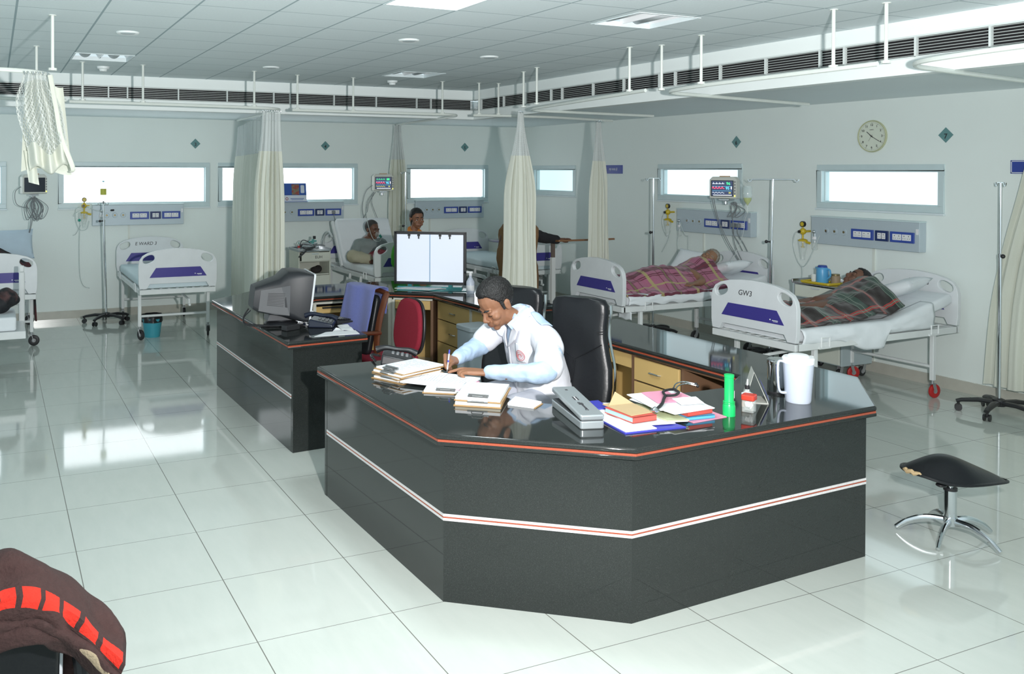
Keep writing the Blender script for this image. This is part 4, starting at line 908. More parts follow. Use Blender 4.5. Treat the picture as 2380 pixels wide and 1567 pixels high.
t = thing('cloth_bundle', 'dark cloth bundle on the open shelf of the locker lettered EUH', 'bundle', (3.85, 11.08, .568)); m = MB(); m.ball((0, 0, .042), (.07, .06, .044), 18, 12); m.ball((.04, .02, .05), (.05, .04, .05)); m.build('bundle', fur, t)
t = thing('bowl', 'small brown bowl beside the cloth bundle on the locker shelf', 'bowl', (3.72, 11.07, .568)); m = MB(); m.lathe([(0, 0), (.03, 0), (.045, .04), (.042, .045), (.027, .008), (0, .008)], n=20); m.build('bowl', brown_s, t)
# things on the second locker
jug_b = mat('blue_jug', (.10, .38, .68), .35); jug_l = mat('blue_jug_lid', (.03, .07, .33), .35); cup_w = mat('white_cup', (.78, .82, .80), .4); jar_b = mat('brown_jar', (.30, .22, .14), .5)
m = MB(); m.prism(rrect(-.16, -.10, .16, .10, .02), 0, .006); m.tube([Vector((x, y, .014)) for x, y in rrect(-.16, -.10, .16, .10, .02)], .008, 6, closed=True); o = m.build('serving_tray', yel, None, 40); o.location = (7.19, 6.09, .8485); o.rotation_euler = (0, 0, PI/2); tag(o, 'yellow plastic tray on the locker under the blue jug', 'tray')
t = thing('vacuum_jug', 'light blue vacuum jug with dark blue lid on the yellow tray', 'jug', (7.20, 6.09, .857), -PI/2); m = MB(); m.lathe([(0, 0), (.052, 0), (.055, .01), (.054, .12), (.050, .135), (.046, .145), (0, .145)], n=28); m.prism([(-.045, -.012), (-.08, 0), (-.045, .012)], .125, .142); m.build('body', jug_b, t, 40)
m = MB(); m.lathe([(.044, .145), (.042, .155), (.036, .165), (0, .168)], n=24); m.build('lid', jug_l, t); m = MB(); m.tube(catmull([(.048, 0, .13), (.082, 0, .125), (.085, 0, .07), (.052, 0, .04)], 5), .009, 8); m.build('handle', jug_b, t)
t = thing('cup', 'white cup left of the blue jug', 'cup', (7.21, 6.19, .857)); m = MB(); m.lathe([(0, 0), (.026, 0), (.032, .065), (.029, .065), (.024, .005), (0, .005)], n=20); m.build('cup', cup_w, t)
t = thing('jar', 'small brown jar right of the blue jug', 'jar', (7.25, 5.985, .847)); m = MB(); m.lathe([(0, 0), (.04, 0), (.042, .01), (.042, .075), (.035, .085), (0, .085)], n=20); m.build('jar', jar_b, t); m = MB(); m.lathe([(.037, .085), (.037, .10), (0, .101)], n=20); m.build('lid', brass, t)
# ---- waste bucket under the empty bed
t = thing('waste_bucket', 'teal bucket with a black liner under the empty bed, sign 3', 'bucket', (1.66, 10.47, 0)); teal_b = mat('teal_bucket', (.05, .32, .40), .4); liner = mat('black_liner', (.012, .012, .014), .35, bump=(25, .8))
m = MB(); m.lathe([(0, .002), (.085, 0), (.112, .21), (.106, .21), (.08, .008), (0, .008)], n=30); m.build('bucket', teal_b, t); m = MB(); m.grid(lambda u, v: ((.116+.006*math.sin(u*44)+.004*math.sin(u*19+v*5)-.006*v)*math.cos(2*PI*u), (.116+.006*math.sin(u*44)+.004*math.sin(u*19+v*5)-.006*v)*math.sin(2*PI*u), .17+.09*v), 60, 6, wrap=True); m.build('liner', liner, t, 60)
# ================================================================== bed curtains
cur_m = mat('curtain_cream', (.77, .79, .70), .85, nz=(5, .03), bump=(160, .15), sheen=.2)
N, L, b = nodes(cur_m)   # thin woven cloth lets a little light through
ts = N.new('ShaderNodeBsdfTranslucent'); ts.inputs[0].default_value = (.60, .62, .50, 1); ms = N.new('ShaderNodeMixShader'); ms.inputs[0].default_value = .22
L.new(b.outputs[0], ms.inputs[1]); L.new(ts.outputs[0], ms.inputs[2]); L.new(ms.outputs[0], N['Material Output'].inputs[0])
def net_mat(name, col, step, open_, rot=.785):
    m = mat(name, col, .8); N, L, b = nodes(m); tc = N.new('ShaderNodeTexCoord'); mp = N.new('ShaderNodeMapping'); mp.inputs['Rotation'].default_value = (0, 0, rot); L.new(tc.outputs['UV'], mp.inputs[0])
    sp = N.new('ShaderNodeSeparateXYZ'); L.new(mp.outputs[0], sp.inputs[0]); hs = []
    for k in (0, 1):
        f = mnode(N, L, 'FRACT', mnode(N, L, 'DIVIDE', mnode(N, L, 'ADD', sp.outputs[k], 50), step)); hs.append(mnode(N, L, 'LESS_THAN', mnode(N, L, 'ABSOLUTE', mnode(N, L, 'SUBTRACT', f, .5)), open_))
    hole = mnode(N, L, 'MULTIPLY', hs[0], hs[1]); L.new(mnode(N, L, 'SUBTRACT', 1.0, mnode(N, L, 'MULTIPLY', hole, .75)), b.inputs['Alpha']); return m
net_m = net_mat('curtain_net', (.64, .68, .67), .012, .30); net_big = net_mat('curtain_net_wide', (.60, .63, .60), .026, .35)
def ease_poly(P, u):
    k = min(len(P)-2, int(u*(len(P)-1))); t = u*(len(P)-1)-k; a, c = P[k], P[k+1]; return (a[0]+(c[0]-a[0])*t, a[1]+(c[1]-a[1])*t)
def curtain(label, top, bot, z1, z0, zn, folds, amp, seed, flare=.35, extra=None):
    t = thing('bed_curtain', label, 'curtain', (0, 0, 0), group='cream bed curtains with net tops')
    zt = z1
    def f(u, z):
        v = (z1-z)/(z1-z0); w_ = min(1, .35*v/flare*1.9) if v < flare*.55 else min(1, .665+.335*smooth(flare*.55, 1, v))
        w_ = max(0, min(1, smooth(0, flare, v)*.62+.38*v)); a, c = ease_poly(top, u), ease_poly(bot, u); x = a[0]+(c[0]-a[0])*w_; y = a[1]+(c[1]-a[1])*w_
        d = Vector((bot[-1][0]-bot[0][0], bot[-1][1]-bot[0][1], 0)); n_ = Vector((-d.y, d.x, 0)).normalized() if d.length > 1e-5 else Vector((0, 1, 0))
        ph = 2*PI*folds*u+seed+.5*fnoise(u*2, v*1.5, 1.2, seed); k = amp*(.35+.65*smooth(0, .3, v))*(math.sin(ph)+.35*math.sin(2.3*ph+seed))
        k += .02*fnoise(u*3, v*2.5, 1.5, seed+5); e = extra(u, v) if extra else 0
        dx = d.normalized()*(.25*amp*math.cos(ph*1.0))
        return (x+n_.x*k+dx.x+e, y+n_.y*k+dx.y, z)
    nu = max(60, folds*14); ln = 1.6
    cloth('net_heading', lambda u, v: f(u, z1+(zn-z1)*v), nu, 14, net_m, (ln, z1-zn), t, solid=None); cloth('fabric', lambda u, v: f(u, zn+(z0-zn)*v), nu, 40, cur_m, (ln, zn-z0), t, solid=None)
    m = MB()
    for k in range(9):
        p = Vector(f(k/8, z1)); m.tube([p+Vector((0, 0, -.004)), p+Vector((.006, 0, .012)), (p.x, p.y, RZ-.004)], .0028, 5)
    m.build('hooks', chrome, t); return t
curtain('cream bed curtain gathered in front, the nearer of the pair at the left window', [(2.23, 7.90), (2.40, 7.90)], [(2.15, 7.97), (2.28, 7.86), (2.47, 7.95)], 2.44, .18, 2.085, 6, .030, 1.3)
curtain('bluish cream bed curtain spread along its track behind the gathered one', [(2.96, 11.70), (2.50, 8.75)], [(2.90, 11.68), (2.70, 10.3), (2.48, 8.75)], 2.475, .2, 2.09, 9, .030, 4.2)
curtain('cream bed curtain beside the lit monitor and the woman in green', [(5.285, 11.78), (5.375, 11.74)], [(5.20, 11.82), (5.36, 11.72), (5.53, 11.80)], 2.56, .2, 2.07, 5, .028, 2.9)
curtain('cream bed curtain hanging in the middle behind the doctor', [(4.345, 6.95), (4.43, 6.99)], [(4.205, 7.00), (4.40, 6.90), (4.60, 7.02)], 2.44, .16, 2.05, 7, .030, .6)
curtain('slim cream bed curtain between the small window and the blue Hindi sign', [(5.93, 7.90), (6.01, 7.93)], [(5.83, 7.93), (5.98, 7.86), (6.15, 7.96)], 2.44, .2, 2.02, 5, .026, 3.7)
curtain('cream bed curtain at the right edge behind a drip stand', [(7.44, 4.33), (7.46, 3.7)], [(7.50, 4.74), (7.44, 4.45), (7.50, 4.0), (7.46, 3.6)], 2.44, .165, 2.1, 7, .028, 5.5, flare=.75)
# the knotted curtain at the upper left: gathered at the track, folded up on itself
t = thing('knotted_curtain', 'net and cream curtain folded up and hanging from the track, upper left', 'curtain', (0, 0, 0))
def kn(u, z):
    v = (2.45-z)/(2.45-1.885); l = .150+(.112-.150)*smooth(0, .28, v)+.065*smooth(.3, .85, v)+.01*smooth(.85, 1, v); r = .275+.055*smooth(0, .4, v)+.075*v
    x = l+(r-l)*u; fold = .030*math.sin(2*PI*3.1*u+1.2*v+.3)*(.5+.5*smooth(0, .2, v))+.02*fnoise(u*3, v*3, 1.6, 9)-.035*math.sin(PI*u)*smooth(.1, .8, v)
    zz = z+(.03*math.sin(PI*u*3)+.02*u)*smooth(.8, 1., v)
    return (x, 5.37+fold, zz)
cloth('net_heading', lambda u, v: kn(u, 2.45+(2.03+.035*math.sin(u*9)-2.45)*v), 70, 24, net_big, (.55, .42), t, solid=None)
def kn2(u, v):
    z0_ = 2.03+.035*math.sin(u*9); p = kn(u, z0_+(1.885-z0_)*v) if v < .8 else kn(u, 1.914); b_ = max(0, (v-.8)/.2)
    return (p[0], p[1]+.06*b_-.012*math.sin(PI*v), p[2]-.012*math.sin(PI*b_))
cloth('fabric', kn2, 70, 18, cur_m, (.5, .2), t, solid=None)
cloth('back_fold', lambda u, v: (.16+.27*u*(.75+.25*v)-.02*v, 5.42+.02*math.sin(9*u), 2.40-.5*v+.02*math.sin(5*u)), 30, 16, cur_m, (.5, .5), t, solid=None)
cloth('hanging_tail', lambda u, v: (.175+.055*u+.005*v-.02*(1-v), 5.405+.012*math.sin(6*u+2*v), 2.02-.18*v-.015*u), 12, 12, cur_m, (.1, .2), t, solid=None)
m = MB(); m.tube(catmull([(.287, 5.335, 2.44), (.318, 5.33, 2.26), (.345, 5.33, 2.10), (.405, 5.335, 1.93), (.403, 5.36, 1.90)], 6), .009, 7, flat=(1.5, .7)); m.build('edge_hem', cur_m, t)
m = MB()
for x in (.155, .175, .20, .225, .25, .275): m.tube([(x, 5.37, 2.44), (x+.004, 5.375, 2.452), (x, 5.38, RZ-.005)], .003, 5)
m.build('hooks', chrome, t)
# ================================================================== things on the counters
TOPZ = .757
paper = mat('paper', (.80, .82, .84), .8, nz=(4, .02)); paper_y = mat('paper_cream', (.72, .68, .55), .8); paper_p = mat('paper_pink', (.72, .30, .42), .8); board_b = mat('clipboard_brown', (.40, .24, .10), .5); cl_m = mat('clip_metal', (.40, .40, .40), .3, metal=.9)
pr = mat('faint_print', (.50, .53, .60), .8); blue_f = mat('blue_folder', (.05, .055, .42), .4); kraft = mat('kraft_paper', (.52, .38, .21), .8); red_c = mat('red_cover', (.58, .09, .07), .5); sky_c = mat('sky_cover', (.10, .42, .70), .5); aqua_c = mat('aqua_cover', (.38, .60, .64), .5)
def wavy(p, k, a): return a*math.sin(p*7+k)
def quad_sheet(name, q, z, th, m, par, lift=0., seed=0., curl=0.):
    # a sheet or block with four given corners (x, y), relative to nothing: world coordinates
    n = 10
    def f(u, v):
        x = (q[0][0]*(1-u)+q[1][0]*u)*(1-v)+(q[3][0]*(1-u)+q[2][0]*u)*v; y = (q[0][1]*(1-u)+q[1][1]*u)*(1-v)+(q[3][1]*(1-u)+q[2][1]*u)*v
        return x, y
    mb = MB(); o = par.location if par else Vector()
    for s in (0, 1): mb.grid(lambda u, v, s=s: (f(u, v)[0]-o.x, f(u, v)[1]-o.y, z+s*th+lift*u+.5*curl*(fnoise(u*2, v*2, 1.3, seed)+1)*(u*v)**.5-o.z), n, n)
    k = (n+1)**2
    for i in range(n):
        for a, c in ((i, i+1), (n*(n+1)+i+1, n*(n+1)+i), ((i+1)*(n+1), i*(n+1)), (i*(n+1)+n, (i+1)*(n+1)+n)): mb.f.append((a, c, c+k, a+k)); mb.fm.append(0)
    return mb.build(name, m, par, 30, weld=False)
def rectq(c, w_, d, rz): return [(c[0]+x*math.cos(rz)-y*math.sin(rz), c[1]+x*math.sin(rz)+y*math.cos(rz)) for x, y in ((-w_/2, -d/2), (w_/2, -d/2), (w_/2, d/2), (-w_/2, d/2))]
def print_lines(par, c, w_, d, rz, z, n=11, nm='writing', m_=None, seed=1):
    mb = MB(); o = par.location; r_ = random.Random(seed)
    M_ = Matrix.Translation((c[0]-o.x, c[1]-o.y, z-o.z)) @ rotz(rz)
    for k in range(n):
        y = d*(.40-.80*k/(n-1)); x0 = -w_*.42; 
        while x0 < w_*.40:
            l = r_.uniform(.012, .05)
            if x0+l < w_*.42 and r_.random() < .85: mb.box((x0+l/2, y, 0), (l, .0028, .0003), M_)
            x0 += l+.008
    return mb.build(nm, m_ or pr, par, 0)
def clipboard(label, c, rz, z, w_=.235, d=.33, sheets=.012, group='clipboards with patient charts', clip=True, pm=None, seed=1, tone=None):
    t = thing('clipboard', label, 'clipboard', (c[0], c[1], z), 0, group)
    quad_sheet('backing_board', rectq(c, w_, d, rz), z, .004, board_b, t)
    r_ = random.Random(seed); quad_sheet('chart_papers', rectq((c[0]+r_.uniform(-.004, .004), c[1]), w_-.012, d-.02, rz+r_.uniform(-.02, .02)), z+.0045, sheets, pm or paper, t, curl=.004, seed=seed)
    if clip:
        M_ = rotz(rz) @ Matrix.Translation((0, -d/2+.02, .0045+sheets)); m = MB(); m.box((0, 0, .004), (.10, .03, .006), M_); m.cyl(M_ @ Vector((-.05, .012, .010)), M_ @ Vector((.05, .012, .010)), .005); m.tube([M_ @ Vector(p) for p in ((-.03, -.012, .006), (-.025, -.028, .012), (.025, -.028, .012), (.03, -.012, .006))], .003, 6); m.build('clip', cl_m, t, 30)
    print_lines(t, c, w_*.92, d*.86, rz, z+.0052+sheets+.002, seed=seed+3)
    return t
# first pile by the telephone (clips on the left)
A0 = -PI/2+.30
clipboard('lowest clipboard of the pile in front of the black telephone', (2.115, 4.535), A0+.10, TOPZ, sheets=.010, seed=2)
clipboard('second clipboard from the bottom of the pile by the black telephone', (2.125, 4.545), A0-.06, TOPZ+.016, sheets=.009, seed=3)
clipboard('third clipboard up in the pile by the black telephone', (2.12, 4.535), A0+.05, TOPZ+.031, sheets=.009, seed=4)
clipboard('topmost clipboard of the pile by the black telephone', (2.135, 4.54), A0+.02, TOPZ+.046, sheets=.009, seed=6)
# the register being written in, with a clipboard under it
clipboard('clipboard under the open register, its clip showing in front', (2.215, 4.215), -.62, TOPZ, w_=.24, d=.30, sheets=.009, seed=8)
t = thing('register_book', 'open register the doctor is writing in', 'notebook', (2.20, 4.30, TOPZ+.015)); 
quad_sheet('left_page', [(1.995, 4.362), (2.125, 4.215), (2.315, 4.415), (2.245, 4.520)], TOPZ+.015, .008, paper, t, curl=.004, seed=1); quad_sheet('right_page', [(2.128, 4.212), (2.215, 4.075), (2.42, 4.24), (2.318, 4.412)], TOPZ+.015, .010, paper, t, curl=.004, seed=4)
quad_sheet('pink_sheet', [(2.135, 4.20), (2.208, 4.07), (2.40, 4.21), (2.31, 4.38)], TOPZ+.0138, .0012, paper_p, t)
print_lines(t, (2.17, 4.375), .20, .16, .85, TOPZ+.0262, 9, seed=5); print_lines(t, (2.27, 4.235), .19, .16, .70, TOPZ+.0285, 9, seed=9)
# second pile
clipboard('lower clipboard of the pile right of the open register', (2.255, 3.935), -.66, TOPZ, sheets=.014, seed=12, pm=paper_y)
clipboard('upper clipboard of the pile right of the open register', (2.270, 3.945), -.70, TOPZ+.021, sheets=.016, seed=14)
t = thing('notepad', 'small blank notepad at the edge beside the doctor', 'notepad', (2.395, 3.765, TOPZ)); quad_sheet('pad', [(2.312, 3.78), (2.395, 3.675), (2.480, 3.735), (2.415, 3.875)], TOPZ, .012, paper, t); quad_sheet('backing', [(2.318, 3.775), (2.402, 3.670), (2.486, 3.730), (2.420, 3.870)], TOPZ-.0002, .003, board_b, t)
# ---- blood pressure apparatus in a silver case
silv = mat('silver_case', (.46, .50, .52), .32, metal=.55, nz=(220, .06)); darkg = mat('dark_gap', (.05, .055, .06), .6)
bp0, bp1 = Vector((2.445, 3.275)), Vector((2.555, 3.665)); dv = (bp1-bp0); L_ = dv.length; rz = math.atan2(dv.y, dv.x)-PI/2
t = thing('blood_pressure_case', 'silver pressure apparatus case with its lid ajar', 'medical case', (bp0.x, bp0.y, TOPZ), rz)
m = MB(); m.prism(rrect(-.056, 0, .056, L_, .012), .0, .036); m.build('case_base', silv, t, 40, bevel=.005, seg=2)
m = MB(); m.prism(rrect(-.053, .004, .053, L_-.004, .01), .034, .040); m.build('inner_tray', darkg, t, 0)
M_ = Matrix.Translation((0, 0, .040)) @ Matrix.Rotation(R(4.6), 4, 'X'); m = MB(); m.prism(rrect(-.057, -.001, .057, L_, .012), .0, .024, M_); ld = m.build('lid', silv, t, 40, bevel=.006, seg=3)
F = M_ @ Matrix.Translation((0, 0, .0247)); FR = F @ rotz(PI/2)
for y, s, bd in ((.10, 'Diamond', .0004), (.155, 'BP', .001)):
    text('lettering', s, .021 if s[0] == 'D' else .03, ink, ld, M=FR @ Matrix.Translation((y, 0, 0)), thick=.0006, bold=bd, shear=.2 if s[0] == 'D' else 0)
m = MB(); m.box((0, .225, 0), (.022, .045, .0006), F); m.build('label', ink, ld, 0); text('small_lettering', 'MERCURIAL', .0095, wht, ld, M=FR @ Matrix.Translation((.225, 0, .0006)), thick=.0004); text('lettering', 'ISI', .018, ink, ld, M=FR @ Matrix.Translation((.35, 0, 0)), thick=.0006)
# ---- loose papers, books and files, front
g_ = 'papers and files left of the green torch'
t = thing('file_folder', 'blue file folder lying flat under the white sheets', 'folder', (2.68, 3.38, TOPZ)); quad_sheet('cover', [(2.528, 3.155), (2.845, 3.125), (2.80, 3.50), (2.60, 3.64)], TOPZ, .006, blue_f, t)
def loose(label, q, z, m_=None, th=.002, curl=.003, seed=1, nm='paper_sheet', cat='paper'):
    o = quad_sheet(nm, q, z, th, m_ or paper, None, curl=curl, seed=seed); tag(o, label, cat, g_); return o
loose('white sheet reaching over the near edge of the blue folder', [(2.537, 3.160), (2.70, 3.150), (2.73, 3.55), (2.585, 3.57)], TOPZ+.0065, th=.004)
loose('white sheet under the red-edged book, printed side up', [(2.62, 3.205), (2.82, 3.165), (2.86, 3.52), (2.67, 3.62)], TOPZ+.0115, th=.003, seed=3)
t = thing('blue_clip_file', 'blue clip file corner showing behind the white sheets', 'folder', (2.66, 3.60, TOPZ), group=g_); quad_sheet('cover', [(2.60, 3.50), (2.70, 3.47), (2.735, 3.62), (2.635, 3.63)], TOPZ+.0155, .004, blue_f, t)
def book(label, c, rz, z, w_, d, th, cov, m_pages=None, nm='book', both=True):
    t = thing(nm, label, 'book', (c[0], c[1], z), rz, 'books on the front counter'); m = MB(); m.box((0, 0, th/2), (w_-.006, d-.004, th-.006)); m.build('pages', m_pages or paper_y, t, 0)
    m = MB(); m.box((0, 0, th-.0015), (w_, d, .003)); m.box((0, 0, .0015), (w_, d, .003)); m.box((0, -d/2+.002, th/2), (w_, .004, th)); m.build('cover', cov, t, 0); return t
book('small book with a red spine and aqua side under the kraft envelope', (2.695, 3.325), .02, TOPZ+.018, .135, .20, .026, red_c, aqua_c)
t = thing('envelope', 'opened brown kraft envelope on the red-spined book', 'envelope', (2.70, 3.36, TOPZ+.046)); quad_sheet('body', [(2.635, 3.245), (2.765, 3.255), (2.79, 3.46), (2.64, 3.46)], TOPZ+.0455, .003, kraft, t, curl=.004)
m = MB(); m.add([(-.055, .06, .004), (.08, .05, .004), (.035, .13, .045)], [(0, 1, 2)]); m.build('flap', kraft, t, 0, solid=.002)
loose('pink sheet at the bottom of the right-hand pile', [(2.93, 3.17), (3.145, 3.185), (3.15, 3.46), (2.93, 3.45)], TOPZ, paper_p, .003, seed=6)
book('thin sky-blue book in the right-hand pile', (2.985, 3.315), -.10, TOPZ+.004, .20, .24, .016, sky_c, paper)
t = thing('spiral_notebook', 'greenish notebook lying askew between the two piles', 'notebook', (2.86, 3.36, TOPZ+.016)); quad_sheet('cover', [(2.80, 3.19), (2.90, 3.165), (2.93, 3.46), (2.80, 3.50)], TOPZ+.016, .006, mat('olive_cover', (.50, .53, .33), .6), t); quad_sheet('pages', [(2.803, 3.195), (2.898, 3.170), (2.928, 3.456), (2.803, 3.494)], TOPZ+.011, .005, paper, t)
book('red book box under the top white papers of the right-hand pile', (3.00, 3.305), .03, TOPZ+.021, .15, .20, .022, red_c, red_c)
for k, (dx, a, m_) in enumerate(((.0, .05, paper), (.02, -.06, paper), (-.015, .10, paper))): loose(('lowest', 'middle', 'top')[k]+' white paper of the loose stack over the red book box', rectq((2.955+dx, 3.345+.012*k), .25, .30, a-.15*k), TOPZ+.044+.0042*k, m_, .003, .012, seed=20+k)
loose('pink slip on top of the loose white stack', [(2.86, 3.33), (3.00, 3.30), (3.05, 3.49), (2.92, 3.52)], TOPZ+.060, paper_p, .002, .008, seed=31); loose('second pink slip beside the stethoscope', [(2.97, 3.28), (3.06, 3.29), (3.09, 3.43), (2.99, 3.43)], TOPZ+.062, paper_p, .002, .006, seed=33)
loose('white slip on the pink slip', [(2.93, 3.25), (3.05, 3.23), (3.09, 3.33), (2.97, 3.36)], TOPZ+.064, paper, .002, .006, seed=35)
# ---- stethoscope
t = thing('stethoscope', 'black stethoscope lying on the loose papers', 'stethoscope', (2.95, 3.36, TOPZ+.075)); m = MB(); V = [(-.16, -.10, -.02), (-.10, -.07, -.008), (-.045, -.02, .0), (-.01, .01, .004)]
m.tube(catmull([Vector(p) for p in V], 6), .0075, 8); m.tube(catmull([(-.01, .01, .004), (.02, .06, .008), (.08, .09, .006), (.12, .085, .004)], 6), .0065, 8); m.tube(catmull([(-.01, .01, .004), (.04, .0, .004), (.09, .03, .006), (.10, .07, .008), (.12, .10, .006)], 6), .0065, 8); m.build('tubing', blackp, t)
m = MB(); m.tube(catmull([(.12, .085, .004), (.16, .11, .014), (.22, .12, .016), (.26, .09, .008)], 6), .0035, 7); m.tube(catmull([(.12, .10, .006), (.17, .14, .016), (.23, .15, .018), (.275, .12, .010)], 6), .0035, 7); m.build('ear_tubes', chrome, t)
m = MB(); m.ball((.262, .088, .007), .008); m.ball((.278, .117, .009), .008); m.build('ear_tips', blackp, t); m = MB(); m.lathe([(0, 0), (.022, .0), (.023, .006), (.012, .012), (.006, .02), (0, .02)], c=(-.17, -.105, -.025), n=22); m.build('chest_piece', chrome, t)
# ---- torch, jars, calendar, canister, pitcher
grn = mat('torch_green', (.01, .50, .13), .3); t = thing('torch', 'bright green torch standing on its head', 'torch', (3.178, 3.205, TOPZ)); m = MB()
m.lathe([(0, 0), (.029, .0), (.029, .045), (.026, .055), (.022, .068), (.0215, .18), (.023, .182), (.023, .194), (.019, .196), (0, .196)], n=30); b_ = m.build('body', grn, t); m = MB()
for z in (.05, .058, .066): m.lathe([(.0265, z-.002), (.028, z), (.0265, z+.002)], n=30)
m.build('grip_rings', grn, t); m = MB(); m.prism(rrect(-.010, .085, .010, .118, .003), 0, .0015, frame((.0155, -.0165, 0), (.73, .68, 0), (0, 0, 1))); m.build('sticker', wht, t, 0)
cotton = mat('cotton_swab', (.80, .82, .82), .8, bump=(30, .6)); t = thing('specimen_jar', 'small square jar with a red lid beside the torch', 'jar', (3.315, 3.215, TOPZ), .5); m = MB(); m.prism(rrect(-.028, -.028, .028, .028, .010), 0, .058); m.build('jar', clear, t, 30, bevel=.004)
m = MB(); m.prism(rrect(-.031, -.031, .031, .031, .011), .058, .084); m.build('lid', mat('red_lid', (.62, .05, .03), .35), t, 30, bevel=.004); m = MB(); rn = random.Random(4)
for k in range(9): p = Vector((rn.uniform(-.012, .012), rn.uniform(-.012, .012), .012+rn.random()*.02)); m.cyl(p, p+Vector((rn.uniform(-.012, .012), rn.uniform(-.012, .012), .02)), .004, n=7)
m.build('contents', cotton, t)
t = thing('medicine_vial', 'glass vial of orange liquid with black stopper behind the red-lidded jar', 'bottle', (3.378, 3.288, TOPZ)); m = MB(); m.lathe([(0, 0), (.026, 0), (.027, .01), (.027, .055), (.015, .075), (.011, .08), (.011, .09), (0, .09)], n=22); m.build('vial', clear, t); m = MB(); m.lathe([(0, .002), (.0255, .002), (.0255, .045), (0, .045)], n=20); m.build('liquid', mat('orange_liquid', (.75, .30, .02), .2), t); m = MB(); m.lathe([(.0272, .045), (.0272, .066)], n=20); m.build('label', wht, t)
m = MB(); m.cyl((0, 0, .088), (0, 0, .106), .012, n=14); m.build('stopper', blackp, t); m = MB(); m.cyl((0, 0, .10), (.002, 0, .135), .0035); m.build('needle_hub', wht, t)
t = thing('tent_calendar', 'folded cardboard tent calendar seen from its side', 'calendar', (3.515, 3.37, TOPZ), .86); cb = mat('calendar_board', (.50, .50, .46), .7); m = MB()
m.add([(-.075, -.055, 0), (.075, -.055, 0), (.075, .012, .155), (-.075, .012, .155)], [(0, 1, 2, 3)]); m.add([(-.075, .055, 0), (.075, .055, 0), (.075, .012, .155), (-.075, .012, .155)], [(0, 1, 2, 3)]); m.add([(-.075, -.055, .002), (.075, -.055, .002), (.075, .055, .002), (-.075, .055, .002)], [(0, 1, 2, 3)]); m.build('card', cb, t, 0, solid=.0035, weld=True)
m = MB(); m.add([(-.07, -.058, .02), (.02, -.058, .02), (.02, -.020, .11), (-.07, -.020, .11)], [(0, 1, 2, 3)]); m.build('blue_page', blue_f, t, 0, solid=.001)
t = thing('steel_canister', 'polished steel lidded canister left of the water pitcher', 'canister', (3.742, 3.432, TOPZ)); m = MB(); m.lathe([(0, 0), (.052, 0), (.054, .006), (.054, .15), (.056, .152), (.056, .160), (0, .160)], n=36); ss = mat('mirror_steel', (.70, .72, .72), .08, metal=1., nz=(4, .02)); m.build('body', ss, t)
m = MB(); m.lathe([(.057, .150), (.058, .160), (.057, .172), (.050, .178), (0, .180)], n=36); m.build('lid', ss, t); m = MB(); m.lathe([(.0545, .0), (.0555, .006), (.0545, .012)], n=36); m.build('base_rubber', blackp, t)
milky = mat('frosted_plastic', (.70, .76, .88), .3, alpha=.80, spec=.5); t = thing('water_pitcher', 'translucent plastic water pitcher with a white lid', 'pitcher', (3.692, 3.262, TOPZ)); m = MB(); m.lathe([(0, 0), (.058, 0), (.061, .01), (.072, .185), (.074, .195), (.074, .205)], n=40); m.build('jug', milky, t)
m = MB(); m.lathe([(0, .004), (.056, .004), (.059, .012), (.066, .12), (0, .12)], n=32); m.build('water', mat('water', (.62, .70, .85), .1, alpha=.55), t); wl = mat('white_lid', (.86, .87, .88), .3); m = MB(); m.lathe([(.076, .196), (.077, .218), (.070, .226), (.052, .228), (.046, .236), (.030, .240), (0, .240)], n=40); m.build('lid', wl, t)
m = MB(); m.prism([(.07, -.014), (.098, -.010), (.098, .010), (.07, .014)], .20, .222); m.build('spout', wl, t, 30, bevel=.003); m = MB(); m.tube(catmull([(-.066, .025, .20), (-.088, .045, .196), (-.088, .045, .10), (-.080, .04, .05), (-.056, .025, .045)], 6), .009, 8, flat=(.7, 1.2)); m.build('handle', milky, t)
# ---- black telephones
def phone(label, loc, rz, m_):
    t = thing('telephone', label, 'telephone', loc, rz, 'desk telephones'); m = MB(); m.add([(-.10, -.09, 0), (.10, -.09, 0), (.10, .10, 0), (-.10, .10, 0), (-.095, -.085, .028), (.095, -.085, .028), (.09, .09, .062), (-.09, .09, .062)], [(3, 2, 1, 0), (4, 5, 6, 7), (0, 1, 5, 4), (1, 2, 6, 5), (2, 3, 7, 6), (3, 0, 4, 7)]); m.build('base', m_, t, 30, bevel=.01, seg=3)
    m = MB()
    for i in range(3):
        for j in range(4): p = Vector((.0+i*.028, -.055+j*.028, .036+(.028*j)*.19)); m.box(p, (.018, .016, .010))
    m.build('keypad', mat('phone_keys', (.20, .21, .22), .5), t, 0, bevel=.002, seg=1)
    m = MB(); P = catmull([(-.055, -.115, .062), (-.055, -.07, .082), (-.055, .0, .088), (-.055, .07, .098), (-.055, .125, .084)], 6); m.tube(P, [.030-.012*math.sin(PI*i/(len(P)-1)) for i in range(len(P))], 12, flat=(.75, 1.05)); m.build('handset', m_, t)
    m = MB(); pts = []
    for k in range(150): a = k*.75; q = k/149; pts.append((.0+.10*math.sin(q*PI)+.17*q+.007*math.cos(a)-.05, .13+.05*math.sin(q*3)+.007*math.sin(a)-.02*q, .012+.004*math.cos(a)))
    m.tube(pts, .0028, 5); m.build('coiled_cord', m_, t); return t
navy_p = mat('navy_black_plastic', (.012, .016, .032), .25, spec=.6)
phone('black telephone with a coiled cord at the left end of the front counter', (2.225, 4.90, TOPZ), 1.10, blackp); phone('navy-black telephone on the rear counter by the computer monitor', (2.235, 6.26, TOPZ), 1.05, navy_p)
